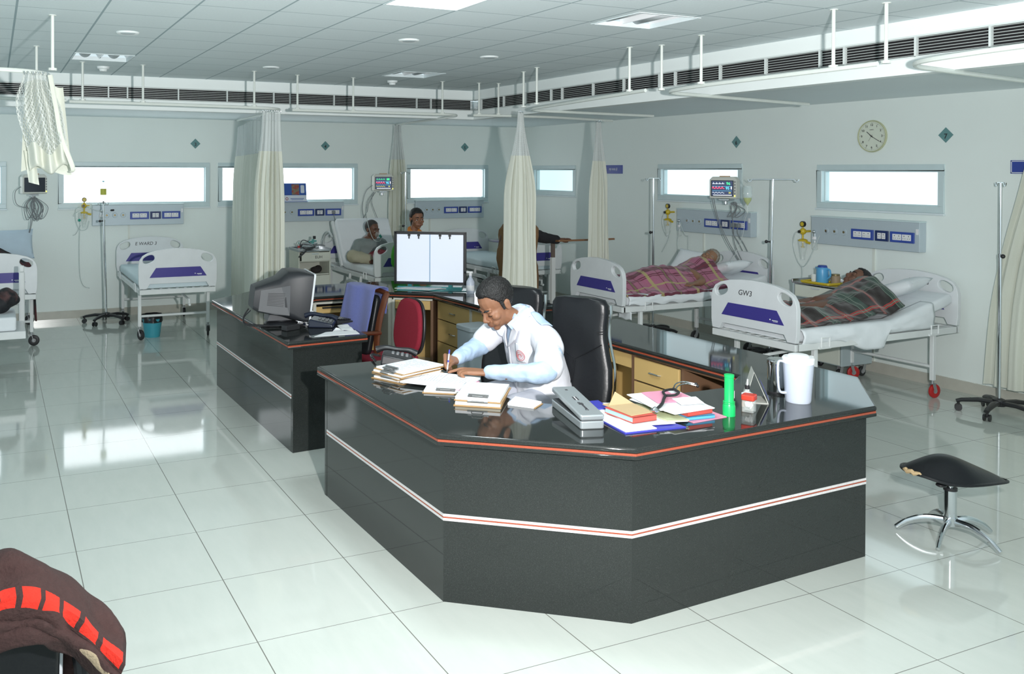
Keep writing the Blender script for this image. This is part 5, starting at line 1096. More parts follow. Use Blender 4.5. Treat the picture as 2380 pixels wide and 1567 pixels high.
# ---- CRT computer monitor on the rear counter
crt = mat('crt_charcoal', (.022, .024, .028), .45, bump=(400, .08)); crt_l = mat('crt_side_panel', (.085, .088, .095), .5); lightb = mat('bezel_edge', (.62, .65, .67), .4)
t = thing('computer_monitor', 'charcoal tube computer monitor seen from behind on the rear counter', 'computer monitor', (1.975, 6.48, TOPZ), -.12)   # screen faces +x locally
def sect(x, w_, z0, z1, r): return [(x, a, b_) for a, b_ in rrect(-w_/2, z0, w_/2, z1, r, 4)]
secs = [sect(.165, .40, .055, .405, .02), sect(.12, .405, .05, .41, .03), sect(.06, .395, .055, .415, .05), sect(-.02, .36, .07, .405, .06), sect(-.075, .32, .075, .345, .05), sect(-.20, .27, .085, .285, .03), sect(-.245, .25, .105, .265, .03)]
tilt = Matrix.Rotation(R(7), 4, 'Y'); k = len(secs[0]); vs = [tilt @ Vector(p) for s in secs for p in s]; m = MB(); m.add(vs, [(i*k+j, i*k+(j+1) % k, (i+1)*k+(j+1) % k, (i+1)*k+j) for i in range(len(secs)-1) for j in range(k)]+[tuple(range(k-1, -1, -1)), tuple((len(secs)-1)*k+j for j in range(k))]); m.build('housing', crt, t, 28)
m = MB(); m.prism(rrect(-.202, .05, .202, .412, .02), 0, .016, tilt @ frame((.165, 0, 0), (0, 1, 0), (0, 0, 1))); m.build('bezel', lightb, t, 0, bevel=.004); m = MB(); m.prism(rrect(-.17, .085, .17, .375, .02), .0, .002, tilt @ frame((.1815, 0, 0), (0, 1, 0), (0, 0, 1))); m.build('screen', scr, t, 0)
for s in (-1, 1):
    m = MB(); q = [tilt @ Vector(p) for p in ((.02, s*.186, .09), (.0, s*.186, .31), (-.06, s*.164, .29), (-.205, s*.137, .25), (-.205, s*.137, .10), (-.08, s*.162, .085))]; m.add(q+[p+Vector((0, s*.004, 0)) for p in q], [(0, 1, 2, 3, 4, 5), (11, 10, 9, 8, 7, 6)]+[(i, (i+1) % 6, (i+1) % 6+6, i+6) for i in range(6)]); m.build('side_panel', crt_l, t, 0)
    m = MB()
    for j in range(9): a = tilt @ Vector((-.03, s*.176, .15+j*.012)); b2 = tilt @ Vector((-.15, s*.153, .15+j*.0105)); m.bar(a, b2, .004, .004)
    m.build('vent_ribs', crt, t, 0)
m = MB(); m.lathe([(0, 0), (.125, 0), (.13, .008), (.11, .018), (.07, .028), (.06, .06), (0, .06)], c=(.0, 0, 0), n=34); m.build('stand', crt, t); m = MB(); m.prism([(-.12, .0), (.10, .0), (.12, .035), (-.10, .05)], -.09, .09, frame((0, 0, .035), (1, 0, 0), (0, 0, 1))); m.build('tilt_base', crt_l, t, 0, bevel=.006)
m = MB(); m.tube(catmull([(-.24, .02, .12), (-.28, .0, .06), (-.27, -.05, .012), (-.16, -.12, .008), (.0, -.15, .008), (.15, -.14, .008)], 7), .006, 7); m.tube(catmull([(-.22, .06, .10), (-.27, .08, .04), (-.25, .0, .008), (-.1, -.1, .008)], 7), .005, 7); m.build('cables', blackp, t)
t = thing('keyboard', 'black keyboard in front of the tube monitor', 'keyboard', (2.36, 6.50, TOPZ), -1.25+PI); m = MB(); m.add([(-.21, -.075, 0), (.21, -.075, 0), (.21, .075, 0), (-.21, .075, 0), (-.21, -.075, .012), (.21, -.075, .012), (.21, .075, .028), (-.21, .075, .028)], [(3, 2, 1, 0), (4, 5, 6, 7), (0, 1, 5, 4), (1, 2, 6, 5), (2, 3, 7, 6), (3, 0, 4, 7)]); m.build('case', crt, t, 0, bevel=.003); m = MB()
for i in range(18):
    for j in range(5): m.box((-.19+i*.0224, -.055+j*.0225, .022+j*.0024), (.017, .017, .008))
m.build('keys', blackp, t, 0)
t = thing('power_adapter', 'black power adapter lying behind the navy telephone', 'adapter', (1.96, 6.19, TOPZ), .4); m = MB(); m.box((0, 0, .02), (.13, .06, .04)); m.build('adapter', blackp, t, 0, bevel=.006); m = MB(); m.tube(catmull([(.06, 0, .02), (.14, .02, .01), (.22, -.04, .008), (.30, .02, .008)], 6), .005, 7); m.build('cord', blackp, t)
o = quad_sheet('paper_sheet', [(2.03, 5.87), (2.36, 5.85), (2.38, 5.98), (2.16, 6.00)], TOPZ, .002, paper, None, curl=.003); tag(o, 'white paper at the front corner of the rear counter', 'paper'); o = quad_sheet('paper_sheet', [(2.30, 6.06), (2.37, 5.98), (2.40, 6.18), (2.33, 6.22)], TOPZ, .002, paper, None, curl=.02); tag(o, 'curled white paper beside the navy telephone', 'paper')
o = quad_sheet('paper_sheet', [(2.05, 6.38), (2.12, 6.30), (2.16, 6.34), (2.09, 6.42)], TOPZ+.001, .001, paper, None, curl=.035); tag(o, 'small folded white paper at the foot of the tube monitor', 'paper')
# ---- X-ray light box
blk_f = mat('black_frame', (.016, .017, .02), .35); lbx = mat('light_box_panel', (.80, .85, .95), .35, emit=.30, ecol=(.80, .87, 1)); lbd = mat('light_box_gap', (.40, .56, .78), .4); teal_g = mat('teal_glass', (.05, .26, .27), .1, spec=.6)
p0, p1 = Vector((3.60, 8.012)), Vector((4.185, 7.625)); dv = p1-p0; wv = dv.length; rz = math.atan2(dv.y, dv.x); cen = (p0+p1)/2
t = thing('xray_light_box', 'twin white X-ray light box in a black frame on the rear counter', 'light box', (cen.x, cen.y, .757), rz); z0, z1 = .045, .555
m = MB(); m.box((0, .045, (z0+z1)/2), (wv, .09, z1-z0)); m.build('housing', blk_f, t, 0, bevel=.006); m = MB(); F = frame((0, -.001, 0), (1, 0, 0), (0, 0, 1)); fb = .024
for c, d in (((0, z1-fb/2, .006), (wv, fb, .014)), ((0, z0+fb/2, .006), (wv, fb, .014)), ((wv/2-fb/2, (z0+z1)/2, .006), (fb, z1-z0, .014)), ((-wv/2+fb/2, (z0+z1)/2, .006), (fb, z1-z0, .014))): m.box(c, d, F)
m.build('bezel', blk_f, t, 0, bevel=.003)
for s in (-1, 1): m = MB(); m.box((s*(wv/4-fb/4), (z0+z1)/2, .002), (wv/2-fb/2-.006, z1-z0-2*fb, .004), F); m.build('lit_panel', lbx, t, 0)
m = MB(); m.box((0, (z0+z1)/2, .003), (.010, z1-z0-2*fb, .004), F); m.build('centre_strip', lbd, t, 0)
for x in (-.205, -.11, .10, .195): m = MB(); m.box((x, z1-fb-.006, .010), (.026, .022, .012), F); m.box((x, z1-fb-.028, .010), (.012, .030, .010), F); m.build('film_clip', blackp, t, 0)
m = MB(); m.box((0, .04, .012), (wv*.9, .14, .024)); m.box((-.2, .04, .035), (.04, .08, .03)); m.box((.2, .04, .035), (.04, .08, .03)); m.build('foot', teal_g, t, 0, bevel=.004)
o = quad_sheet('glass_sheet', [(3.56, 7.86), (4.12, 7.50), (4.24, 7.66), (3.66, 8.10)], TOPZ, .006, teal_g, None); tag(o, 'teal glass sheet lying in front of the X-ray light box', 'glass sheet')
t = thing('newspaper', 'folded newspaper on the glass sheet below the light box', 'newspaper', (3.80, 7.78, TOPZ+.007)); quad_sheet('pages', [(3.56, 7.92), (3.80, 7.66), (4.10, 7.72), (3.80, 8.02)], TOPZ+.007, .006, mat('newsprint', (.58, .62, .63), .8), t, curl=.006); quad_sheet('top_fold', [(3.62, 7.90), (3.82, 7.69), (4.02, 7.74), (3.78, 7.96)], TOPZ+.0145, .003, mat('newsprint_light', (.66, .69, .70), .8), t, curl=.004); print_lines(t, (3.81, 7.82), .24, .16, -.70, TOPZ+.0205, 7, m_=blue_f, seed=3)
t = thing('spray_bottle', 'white plastic bottle beside the light box behind the doctor', 'bottle', (4.09, 7.36, TOPZ)); m = MB(); m.lathe([(0, 0), (.036, 0), (.038, .01), (.038, .11), (.02, .145), (.014, .15), (.014, .17), (0, .17)], n=22); m.build('bottle', milky, t); m = MB(); m.cyl((0, 0, .17), (0, 0, .20), .015); m.bar((.02, 0, .20), (-.04, 0, .205), .018, .016); m.build('nozzle', wl, t); m = MB(); m.lathe([(.0385, .03), (.0385, .08)], n=22); m.build('label', wht, t)
# ================================================================== chairs and the stool
leather = mat('black_leather', (.010, .011, .013), .33, spec=.32, bump=(70, .06)); redf = mat('red_fabric', (.26, .012, .030), .9, nz=(150, .2), bump=(220, .3)); wood = mat('dark_red_wood', (.10, .032, .014), .3, coat=.4, nz=(12, .25)); towel_m = mat('blue_towel', (.115, .145, .40), .95, nz=(90, .16), bump=(260, .6), sheen=.3)
def star_base(t, z, r, m_, n=5, th=.024, casters=True, a0=0.):
    m = MB(); m.cyl((0, 0, .06), (0, 0, .14), .034, n=16)
    m.build('base_hub', m_, t)
    for k in range(n):
        a = a0+2*PI*k/n; d = Vector((math.cos(a), math.sin(a), 0)); m = MB(); m.tube(catmull([d*.02+Vector((0, 0, .105)), d*.5*r+Vector((0, 0, .095)), d*r+Vector((0, 0, .06))], 5), [th-.006*i/10 for i in range(11)], 8, flat=(.8, 1.1)); l = m.build('leg', m_, t)
        if casters:
            m = MB(); nn = Vector((-d.y, d.x, 0)); p = d*r
            for s in (-1, 1): m.cyl(p+nn*(s*.008)+Vector((0, 0, .027)), p+nn*(s*.022)+Vector((0, 0, .027)), .027, n=14)
            m.build('caster', blackp, l)
    m = MB(); m.cyl((0, 0, .12), (0, 0, z), .018, n=14); m.build('gas_lift', m_, t)
def exec_chair(label, loc, rz):
    # sitter faces local -y; origin on the floor below the seat
    t = thing('office_chair', label, 'chair', loc, rz, 'black leather high-backed chairs'); star_base(t, .40, .27, chrome)
    def cush(name, ctr, w_, prof, th, bulge, m_, seam=None):
        # lofted upholstered back: prof = list of (s, half width, y, z)
        vs = []; k = 20
        for s_, hw, y, z in prof:
            for i in range(k):
                a = 2*PI*i/k; c, s2 = math.cos(a), math.sin(a); x = hw*math.copysign(abs(c)**.45, c); d = th/2*math.copysign(abs(s2)**.7, s2)
                side = -bulge*.5*(1-abs(x/hw)**2)*(1 if s2 < 0 else -.3); vs.append((x, y+d+side+.020*abs(x/hw)**2*(-1), z))
        n = len(prof); m = MB(); m.add(vs, [(i*k+j, i*k+(j+1) % k, (i+1)*k+(j+1) % k, (i+1)*k+j) for i in range(n-1) for j in range(k)]+[tuple(range(k-1, -1, -1)), tuple((n-1)*k+j for j in range(k))]); return m.build(name, m_, t, 60)
    P = [(.40, .16, .205, .42), (.0, .205, .212, .46), (0, .225, .215, .55), (0, .232, .225, .66), (0, .222, .238, .76), (0, .196, .246, .85), (0, .176, .250, .93), (0, .172, .252, 1.0), (0, .178, .252, 1.07), (0, .176, .250, 1.12), (0, .155, .246, 1.15), (0, .10, .242, 1.158)]
    P = [(s, w_, y+(z-.4)*.10, z) for s, w_, y, z in P]; bk_ = cush('backrest', None, .46, P, .085, .03, leather)
    hw = lambda z: max([w_ for s, w_, y, zz in P if zz <= z][-1:] or [.2])
    yb = lambda z: .215+(z-.4)*.10+.03*smooth(.55, .95, z)-.052
    m = MB(); m.tube([(x, yb(.87)-.012-.0+.01*abs(x)*5, .90-.10*(1-abs(x)/.165)) for x in (-.165, -.08, 0, .08, .165)], .0028, 6); m.tube([(0, yb(.80)-.014, .80), (-.006, yb(.66)-.014, .66), (-.012, yb(.5)-.012, .50)], .0028, 6); m.build('stitched_seam', leather, bk_)
    m = MB()
    for z in (.955, .968): m.tube([(.13, yb(z)-.004, z), (.168, yb(z)+.012, z+.004)], .003, 6)
    m.build('side_pleats', leather, bk_)
    for s in (-1, 1):   # bright steel strip down each side
        m = MB(); pts = [(s*(w_+.004), y+.012, z) for s_, w_, y, z in P[1:-2]]; m.tube(catmull(pts, 4), .011, 8, flat=(.6, 1.5)); m.build('side_frame', chrome, t)
    m = MB(); m.prism(rrect(-.24, -.26, .24, .22, .08), .40, .49); m.build('seat', leather, t, 30, bevel=.03, seg=4); m = MB(); m.box((0, 0, .395), (.26, .3, .03)); m.build('seat_plate', blackp, t, 0)
    return t
ch = exec_chair("black high-backed leather chair the doctor sits on, mostly behind his shoulder", (2.85, 4.84, 0), -1.12)
ch2 = dup(ch, (2.945, 4.27, 0), -1.05, 'empty black high-backed leather chair right of the doctor')
# red typist chair
t = thing('typist_chair', 'small red fabric typist chair in front of the drawers', 'chair', (2.78, 6.33, 0), -PI/2+.12); star_base(t, .42, .25, blackp)
m = MB(); m.prism(rrect(-.21, -.22, .21, .20, .09), .43, .49); m.build('seat', redf, t, 30, bevel=.025, seg=3)
lp = [(x*(.87+.13*smooth(-.2, .05, -y)), y) for x, y in ell(0, 0, .195, .215, 40, 3.2)]
B_ = frame((0, .205, .69), (1, 0, 0), (0, .10, 1)); m = MB(); m.prism(lp, -.012, .030, B_); m.build('backrest', redf, t, 40, bevel=.022, seg=4); m = MB(); m.prism([(x*1.02, y*1.02) for x, y in lp], -.034, -.012, B_); m.build('back_shell', blackp, t, 40, bevel=.008)
m = MB(); m.tube(catmull([(0, .02, .42), (0, .20, .40), (0, .255, .47), (0, .245, .66)], 6), .022, 8, flat=(.5, 1.4)); m.build('back_bracket', blackp, t)
# wooden-armed visitor chair with the towel
t = thing('wooden_armchair', 'black chair with curved dark red wooden sides under a blue towel', 'chair', (2.41, 6.50, 0), -PI/2+.25)
m = MB(); m.prism(rrect(-.23, -.25, .23, .22, .05), .41, .48); m.build('seat', leather, t, 30, bevel=.02, seg=3); B_ = frame((0, .245, .72), (1, 0, 0), (0, .22, 1)); m = MB(); m.prism(rrect(-.205, -.25, .205, .225, .05), -.02, .03, B_); m.build('backrest', leather, t, 30, bevel=.018, seg=3)
for s in (-1, 1):
    m = MB(); m.tube(catmull([(s*.235, .335, .955), (s*.24, .305, .90), (s*.235, .255, .72), (s*.235, .235, .55), (s*.235, .27, .36), (s*.235, .33, .0)], 7), .023, 8, flat=(.8, 1.25)); m.build('back_post', wood, t); m = MB(); m.tube(catmull([(s*.25, .25, .66), (s*.265, .05, .675), (s*.265, -.18, .665), (s*.26, -.24, .62), (s*.25, -.23, .40), (s*.25, -.24, .0)], 7), .022, 8, flat=(.8, 1.3)); m.build('arm_leg', wood, t)
m = MB(); m.tube(catmull([(-.235, .335, .955), (-.12, .345, .965), (.12, .345, .965), (.235, .335, .955)], 5), .02, 8); m.build('top_rail', wood, t)
m = MB(); m.bar((-.235, .2, .40), (.235, .2, .40), .03, .04); m.bar((-.235, -.2, .40), (.235, -.2, .40), .03, .04); m.build('seat_rail', wood, t, 0)
bpy.context.view_layer.update(); MW = t.matrix_world.copy()
def tow(u, v):
    x = -.205+.40*u+.01*fnoise(u*2, v*3, 1.5, 2); s = v*.62-.36      # s<0 front side, 0 at the top rail
    if s < 0: p = (x, .245+.22*(.985+s-.72)-.052+.008*math.sin(u*11+v*2), .985+s*1.0+.01*math.sin(u*7))
    elif s < .06: a = s/.06*PI; p = (x, .312-.061*math.cos(a), .985+.018*math.sin(a))
    else: p = (x, .375-.10*(s-.06)+.010*math.sin(u*13), .985-(s-.06)+.012*math.sin(u*8+1))
    return MW @ Vector(p)
tag(cloth('towel', tow, 30, 50, towel_m, solid=.007), 'blue towel draped over the back of the wooden-armed chair', 'towel')
# saddle stool
t = thing('saddle_stool', 'black saddle stool on a chrome five-legged base, right foreground', 'stool', (4.56, 3.06, 0), 0)
def sad(u, v, top):
    a = 2*PI*u; L1 = .255 if math.cos(a) < 0 else .315; w_ = .165; r = v
    x = r*math.cos(a)*L1; q = max(0, math.cos(a)); y = r*math.sin(a)*w_*(1-.62*q**1.3*r)
    crown = .105*(1-r**2.4)*(.55+.45*math.exp(-((x+.05)/.16)**2)); tipz = -.030*max(0, x/.31)**1.5+.028*math.exp(-((x+.24)/.10)**2)
    return (x*.94, y*.97, .330+tipz+(crown if top else -.022*(1-r**4)))
RS = rotz(-.42); m = MB(); m.grid(lambda u, v: sad(u, v, True), 48, 12, wrap=True, M=RS); m.grid(lambda u, v: sad(u, v, False), 48, 6, wrap=True, M=RS); seat = m.build('seat', leather, t, 70)
m = MB(); m.tube([RS @ Vector(sad(k/48, 1.0, True)) for k in range(48)], .009, 6, closed=True); m.build('seat_piping', leather, seat)
m = MB(); m.tube([RS @ (Vector(sad(.5+k*.012, 1.012, True))+Vector((0, 0, .006+.005*math.sin(k*2.1)))) for k in range(-1, 9)], [.003, .008, .011, .012, .012, .011, .012, .010, .007, .003], 7); m.build('torn_foam', kraft, seat)
m = MB(); m.cyl((0, 0, .285), (0, 0, .325), .05, n=20); m.ball((-.10, -.02, .300), (.03, .025, .012)); m.build('seat_mount', blackp, t)
m = MB(); m.cyl((0, 0, .10), (0, 0, .255), .030, n=22); m.cyl((0, 0, .2), (0, 0, .31), .017, n=16); m.build('column', chrome, t); m = MB(); m.cyl((0, 0, .252), (0, 0, .266), .033, n=22); m.build('collar', blackp, t); m = MB(); m.cyl((0, 0, .07), (0, 0, .115), .034, n=22); m.build('hub', chrome, t)
for k in range(5):
    a = R(-86)+2*PI*k/5; d = Vector((math.cos(a), math.sin(a), 0)); m = MB(); m.tube(catmull([d*.02+Vector((0, 0, .088)), d*.11+Vector((0, 0, .088)), d*.19+Vector((0, 0, .058)), d*.245+Vector((0, 0, .016))], 6), [.024-.010*i/18 for i in range(19)], 10, flat=(1.0, .62)); m.build('leg', chrome, t)
# chair with a blanket at the lower left corner
t = thing('visitor_chair', 'black chair with a pale-edged back at the lower left corner', 'chair', (-.11, 2.62, 0), .12)
M_ = frame((0, -.235, .66), (1, 0, 0), (0, -.10, 1)); m = MB(); m.prism(rrect(-.235, -.19, .235, .205, .04), -.016, .016, M_); m.build('backrest', leather, t, 30, bevel=.012, seg=3); m = MB(); m.prism(rrect(-.245, -.20, .245, .215, .045), -.004, .020, M_ @ Matrix.Translation((0, 0, -.022))); m.build('back_shell', mat('pale_shell', (.70, .72, .76), .4), t, 30, bevel=.004)
m = MB(); m.prism(rrect(-.23, -.22, .23, .23, .05), .40, .46); m.build('seat', leather, t, 30, bevel=.02, seg=3)
for s in (-1, 1):
    m = MB(); m.tube(catmull([(s*.25, .24, 0), (s*.255, .22, .42), (s*.28, .18, .64), (s*.285, .0, .675), (s*.285, -.17, .67), (s*.29, -.235, .61), (s*.29, -.26, .40), (s*.285, -.30, 0)], 7), .019, 10); m.build('arm_frame', blackp, t)
m = MB(); m.bar((-.27, -.2, .42), (.27, -.2, .42), .03, .03); m.bar((-.25, .2, .40), (.25, .2, .40), .03, .03); m.build('seat_frame', blackp, t, 0)
bl = mat('brown_fleece', (.050, .024, .022), .95, nz=(60, .25), bump=(120, .5)); N, L, b = nodes(bl); tc = N.new('ShaderNodeTexCoord'); sp = N.new('ShaderNodeSeparateXYZ'); L.new(tc.outputs['UV'], sp.inputs[0])
n1 = N.new('ShaderNodeTexNoise'); n1.inputs['Scale'].default_value = 3.6; n1.inputs['Detail'].default_value = 1; L.new(tc.outputs['UV'], n1.inputs['Vector']); cur = b.inputs['Base Color'].links[0].from_socket
pz = mnode(N, L, 'MULTIPLY', mnode(N, L, 'GREATER_THAN', n1.outputs['Fac'], .60), mnode(N, L, 'LESS_THAN', sp.outputs[1], .25)); cur = mixcol(N, L, mnode(N, L, 'MULTIPLY', pz, .9), cur, (.42, .33, .22))
dash = mnode(N, L, 'MULTIPLY', mnode(N, L, 'LESS_THAN', mnode(N, L, 'ABSOLUTE', mnode(N, L, 'SUBTRACT', mnode(N, L, 'FRACT', mnode(N, L, 'MULTIPLY', sp.outputs[0], 15.0)), .5)), .38), mnode(N, L, 'LESS_THAN', mnode(N, L, 'ABSOLUTE', mnode(N, L, 'SUBTRACT', sp.outputs[1], .335)), .022)); L.new(mixcol(N, L, dash, cur, (.75, .03, .015)), b.inputs['Base Color'])
bpy.context.view_layer.update(); MW = t.matrix_world.copy()
def bla(u, v):
    x = -.34+.70*u; s = (v-.36)*.60; r = max(0, (u-.62)/.38)
    drop = .215*r**1.6; z0_ = .900-drop+.018*math.sin(u*9+1); thick = .055+.02*math.sin(u*13+v*3)
    if s < 0: p = (x, -.275-thick-.02*math.sin(v*14+u*6)-.05*r, z0_+s*(.62-.22*r)+.014*math.sin(u*15))
    else: p = (x+.02*r, -.275+min(1, s/.08)*.10+.02*math.sin(u*12), z0_+.03*math.sin(min(1, s/.12)*PI)-max(0, s-.08)*.9)
    f = .045*fnoise(u*5, v*4, 1.3, 6)+.022*fnoise(u*11, v*9, 1.2, 2); return MW @ Vector((p[0]+f*.4, p[1]-f, p[2]+f*.7))
tag(cloth('fleece_blanket', bla, 80, 60, bl, solid=.016), 'brown fleece blanket with red dashes heaped over the corner chair', 'blanket')
# bins between the counters
t = thing('waste_bin', 'pale round bin with a dark liner behind the red chair', 'bin', (3.32, 6.85, 0)); m = MB(); m.lathe([(0, 0), (.12, 0), (.15, .24), (.143, .24), (.115, .01), (0, .01)], n=30); m.build('bin', mat('pale_bin', (.50, .58, .62), .45), t); m = MB(); m.lathe([(.13, .19), (.153, .245), (.156, .235), (.153, .20)], n=30); m.build('liner', liner, t)
t = thing('tall_bin', 'tall pale grey bin standing against the drawers behind the doctor', 'bin', (3.665, 6.50, 0), .05); m = MB(); m.prism(rrect(-.12, -.12, .12, .12, .03), 0, .60); m.build('bin', mat('grey_bin', (.46, .53, .57), .5), t, 30, bevel=.006); m = MB(); m.prism(rrect(-.128, -.128, .128, .128, .035), .59, .63); m.build('rim', mat('grey_bin_rim', (.55, .61, .65), .5), t, 30, bevel=.006)
# ================================================================== people
from mathutils.bvhtree import BVHTree
def fuse(name, mb, m, parent=None, voxel=.006, it=2, fac=.5, noise_amp=0., noise_s=6., seed=0., dec=None, tint=None):
    # several overlapping closed shapes become one continuous skin
    me = D.meshes.new(name); me.from_pydata(mb.v, [], mb.f); o = D.objects.new('tmp', me); COL.objects.link(o)
    bm = bmesh.new(); bm.from_mesh(me); bmesh.ops.recalc_face_normals(bm, faces=bm.faces); bm.to_mesh(me); bm.free()
    k = o.modifiers.new('r', 'REMESH'); k.mode = 'VOXEL'; k.voxel_size = voxel; k.use_smooth_shade = True
    if dec: k2 = o.modifiers.new('d', 'DECIMATE'); k2.ratio = dec
    out = baked(o); D.objects.remove(o); D.meshes.remove(me)
    bm = bmesh.new(); bm.from_mesh(out)
    for i in range(it): bmesh.ops.smooth_vert(bm, verts=bm.verts, factor=fac, use_axis_x=True, use_axis_y=True, use_axis_z=True)
    if noise_amp:
        bm.normal_update()
        for v in bm.verts: v.co += v.normal*noise_amp*(noise.noise(v.co*noise_s+Vector((seed, 0, 0)))+.5*noise.noise(v.co*noise_s*2.3+Vector((0, seed, 0))))
    bm.to_mesh(out); bm.free(); out.name = name
    if tint:
        a = out.attributes.new('tint', 'FLOAT', 'POINT'); a.data.foreach_set('value', [tint(v.co) for v in out.vertices])
    out.materials.clear(); out.materials.append(m); return link(name, out, parent, 180)
def limb(mb, pts, rs, n=12, k=5):
    P = catmull(pts, k); m = len(rs)-1; R_ = []
    for i in range(len(P)):
        q = i/(len(P)-1)*m; j = min(m-1, int(q)); R_.append(rs[j]+(rs[j+1]-rs[j])*(q-j))
    mb.tube(P, R_, n); mb.ball(P[0], R_[0]*.99, n, 8); mb.ball(P[-1], R_[-1]*.99, n, 8); return mb
def skin_mat(name, c, lip, rough=.5):
    m = mat(name, c, rough, spec=.4, nz=(22, .10), sss=.15); N, L, b = nodes(m); at = N.new('ShaderNodeAttribute'); at.attribute_name = 'tint'
    cur = b.inputs['Base Color'].links[0].from_socket; L.new(mixcol(N, L, at.outputs['Fac'], cur, lin(lip)), b.inputs['Base Color']); return m
def basis(o, fwd, up, s=1.):
    y = Vector(fwd).normalized(); z = Vector(up); z = (z-y*z.dot(y)).normalized(); x = y.cross(z); o = Vector(o)
    return Matrix(((x.x*s,y.x*s,z.x*s,o.x),(x.y*s,y.y*s,z.y*s,o.y),(x.z*s,y.z*s,z.z*s,o.z),(0,0,0,1)))
def head_parts(mb, H, jaw=1., nose=1., fem=False):
    B = lambda c, r: mb.ball(c, r, 18, 12, H)
    B((0, -.017, .034), (.075, .098, .084)); B((0, .024, -.028), (.063, .062, .080)); B((0, .030, -.070), (.050*jaw, .052, .042)); B((0, .066, -.097), (.021*jaw, .020, .018))
    for s in (-1, 1):
        B((s*.046*jaw, -.004, -.060), (.018, .032, .030)); B((s*.030, .074, .014), (.026, .013, .0095)); B((s*.043, .056, -.028), (.024, .026, .020)); B((s*.0305, .0715, -.0065), (.0155, .0125, .0105))
        B((s*.0125*nose, .096, -.036), (.0095, .011, .0085)); B((s*.079, -.012, -.008), (.008, .019, .030)); B((s*.083, -.018, .004), (.008, .014, .018)); B((s*.03, .07, -.058), (.02, .02, .02))
    mb.tube([H @ Vector(p) for p in ((0, .080, .012), (0, .092, -.010), (0, .106, -.028), (0, .104, -.036))], [.009*H.to_scale().x, .0095*H.to_scale().x, .0125*nose*H.to_scale().x, .010*H.to_scale().x], 10)
    B((0, .105, -.030), (.012*nose, .011, .0095)); B((0, .076, -.060), (.030, .020, .026)); B((0, .0915, -.0625), (.022, .0105, .0058)); B((0, .0895, -.0725), (.0185, .0105, .0068))
def lip_tint(H):
    I = H.inverted()
    def f(co):
        p = I @ co
        if abs(p.x) < .024 and .078 < p.y < .12 and -.0805 < p.z < -.0565: return max(0, 1-abs(p.x)/.026)*.8
        return 0.
    return f
def hair_cap(name, H, line, m, par, off=.006, amp=.004, seed=1., s=34., back=-.06, top=.006):
    # hair = skull surface lifted outward wherever line(x, y, z) is true
    nu, nv = 72, 44; c = Vector((0, -.017, .034)); r = Vector((.075, .098, .084)); vs = []; keep = []
    for j in range(nv+1):
        t = PI*j/nv
        for i in range(nu):
            a = 2*PI*i/nu; d = Vector((math.sin(t)*math.cos(a), math.sin(t)*math.sin(a), math.cos(t))); e = off+top*max(0, d.z)+amp*noise.noise(d*s*.25+Vector((seed, 0, 0)))+amp*.6*noise.noise(Vector((d.x*s, d.y*s*.4, d.z*s*.4+seed)))
            p = Vector((c.x+d.x*(r.x+e), c.y+d.y*(r.y+e), c.z+d.z*(r.z+e))); w_ = line(p); keep.append(w_ > 0); k = max(0., min(1., w_/.012)); q = Vector((c.x+d.x*(r.x-.004), c.y+d.y*(r.y-.004), c.z+d.z*(r.z-.004))); vs.append(H @ (q+(p-q)*k))
    m_ = MB(); fs = []
    for j in range(nv):
        for i in range(nu):
            k = (i+1) % nu; q = (j*nu+i, (j+1)*nu+i, (j+1)*nu+k, j*nu+k)
            if sum(keep[z] for z in q) >= 2: fs.append(q)
    m_.add(vs, fs); return m_.build(name, m, par, 180)
def brows(H, par, m, z=.022, lift=0.):
    for s in (-1, 1):
        mb = MB(); mb.tube([H @ Vector(p) for p in ((s*.012, .0885, z-.003), (s*.026, .0875, z+.003+lift), (s*.042, .078, z+.001), (s*.050, .069, z-.004))], [.0032*H.to_scale().x, .0042*H.to_scale().x, .0034*H.to_scale().x, .0012], 6, flat=(1.25, .8)); mb.build('eyebrow', m, par)
eyew = mat('eye_white', (.70, .68, .66), .3); iris = mat('eye_dark', (.012, .008, .006), .15)
def eyes(H, par, look=(0, 0), closed=False, m=None):
    sc = H.to_scale().x
    for s in (-1, 1):
        if closed:
            mb = MB(); mb.tube([H @ Vector(p) for p in ((s*.018, .0825, -.0105), (s*.0265, .0845, -.0135), (s*.036, .0825, -.0135), (s*.044, .0765, -.0105))], .0016*sc, 6); mb.build('closed_eyelid', m or iris, par); continue
        mb = MB(); mb.ball((s*.0305, .0735, -.0065), (.0125, .0118, .0068), 16, 10, H); e = mb.build('eye', eyew, par); mb = MB(); mb.ball((s*.0305+look[0], .0822, -.006+look[1]), (.0055, .0042, .0058), 14, 10, H); mb.build('iris', iris, e)
        mb = MB(); mb.tube([H @ Vector(p) for p in ((s*.0175, .0815, -.0035), (s*.0265, .0862, .0008), (s*.037, .0838, .0005), (s*.0445, .0765, -.0045))], .0017*sc, 6); mb.build('upper_lash', iris, par)
def hand_parts(mb, W_, K, side_v, n_, fingers, thumb):
    # W_: wrist, K: knuckle centre, side_v: across the knuckles (index side +), n_: back of the hand
    W_, K, s, n_ = Vector(W_), Vector(K), Vector(side_v).normalized(), Vector(n_).normalized(); d = (K-W_).normalized()
    for q in (-1, -.33, .33, 1): limb(mb, [W_+s*q*.016, (W_+K)/2+s*q*.024, K+s*q*.029], [.015, .0145, .0125], 10, 3)
    for (q, pts) in fingers: limb(mb, [K+s*q*.029]+[Vector(p) for p in pts], [.0115, .0105, .0095, .0078][:len(pts)+1], 10, 4)
    limb(mb, [W_+s*.016+d*.012]+[Vector(p) for p in thumb], [.0145, .0125, .0108, .0085][:len(thumb)+1], 10, 4)
def person(label, loc): return thing('person', label, 'person', loc)
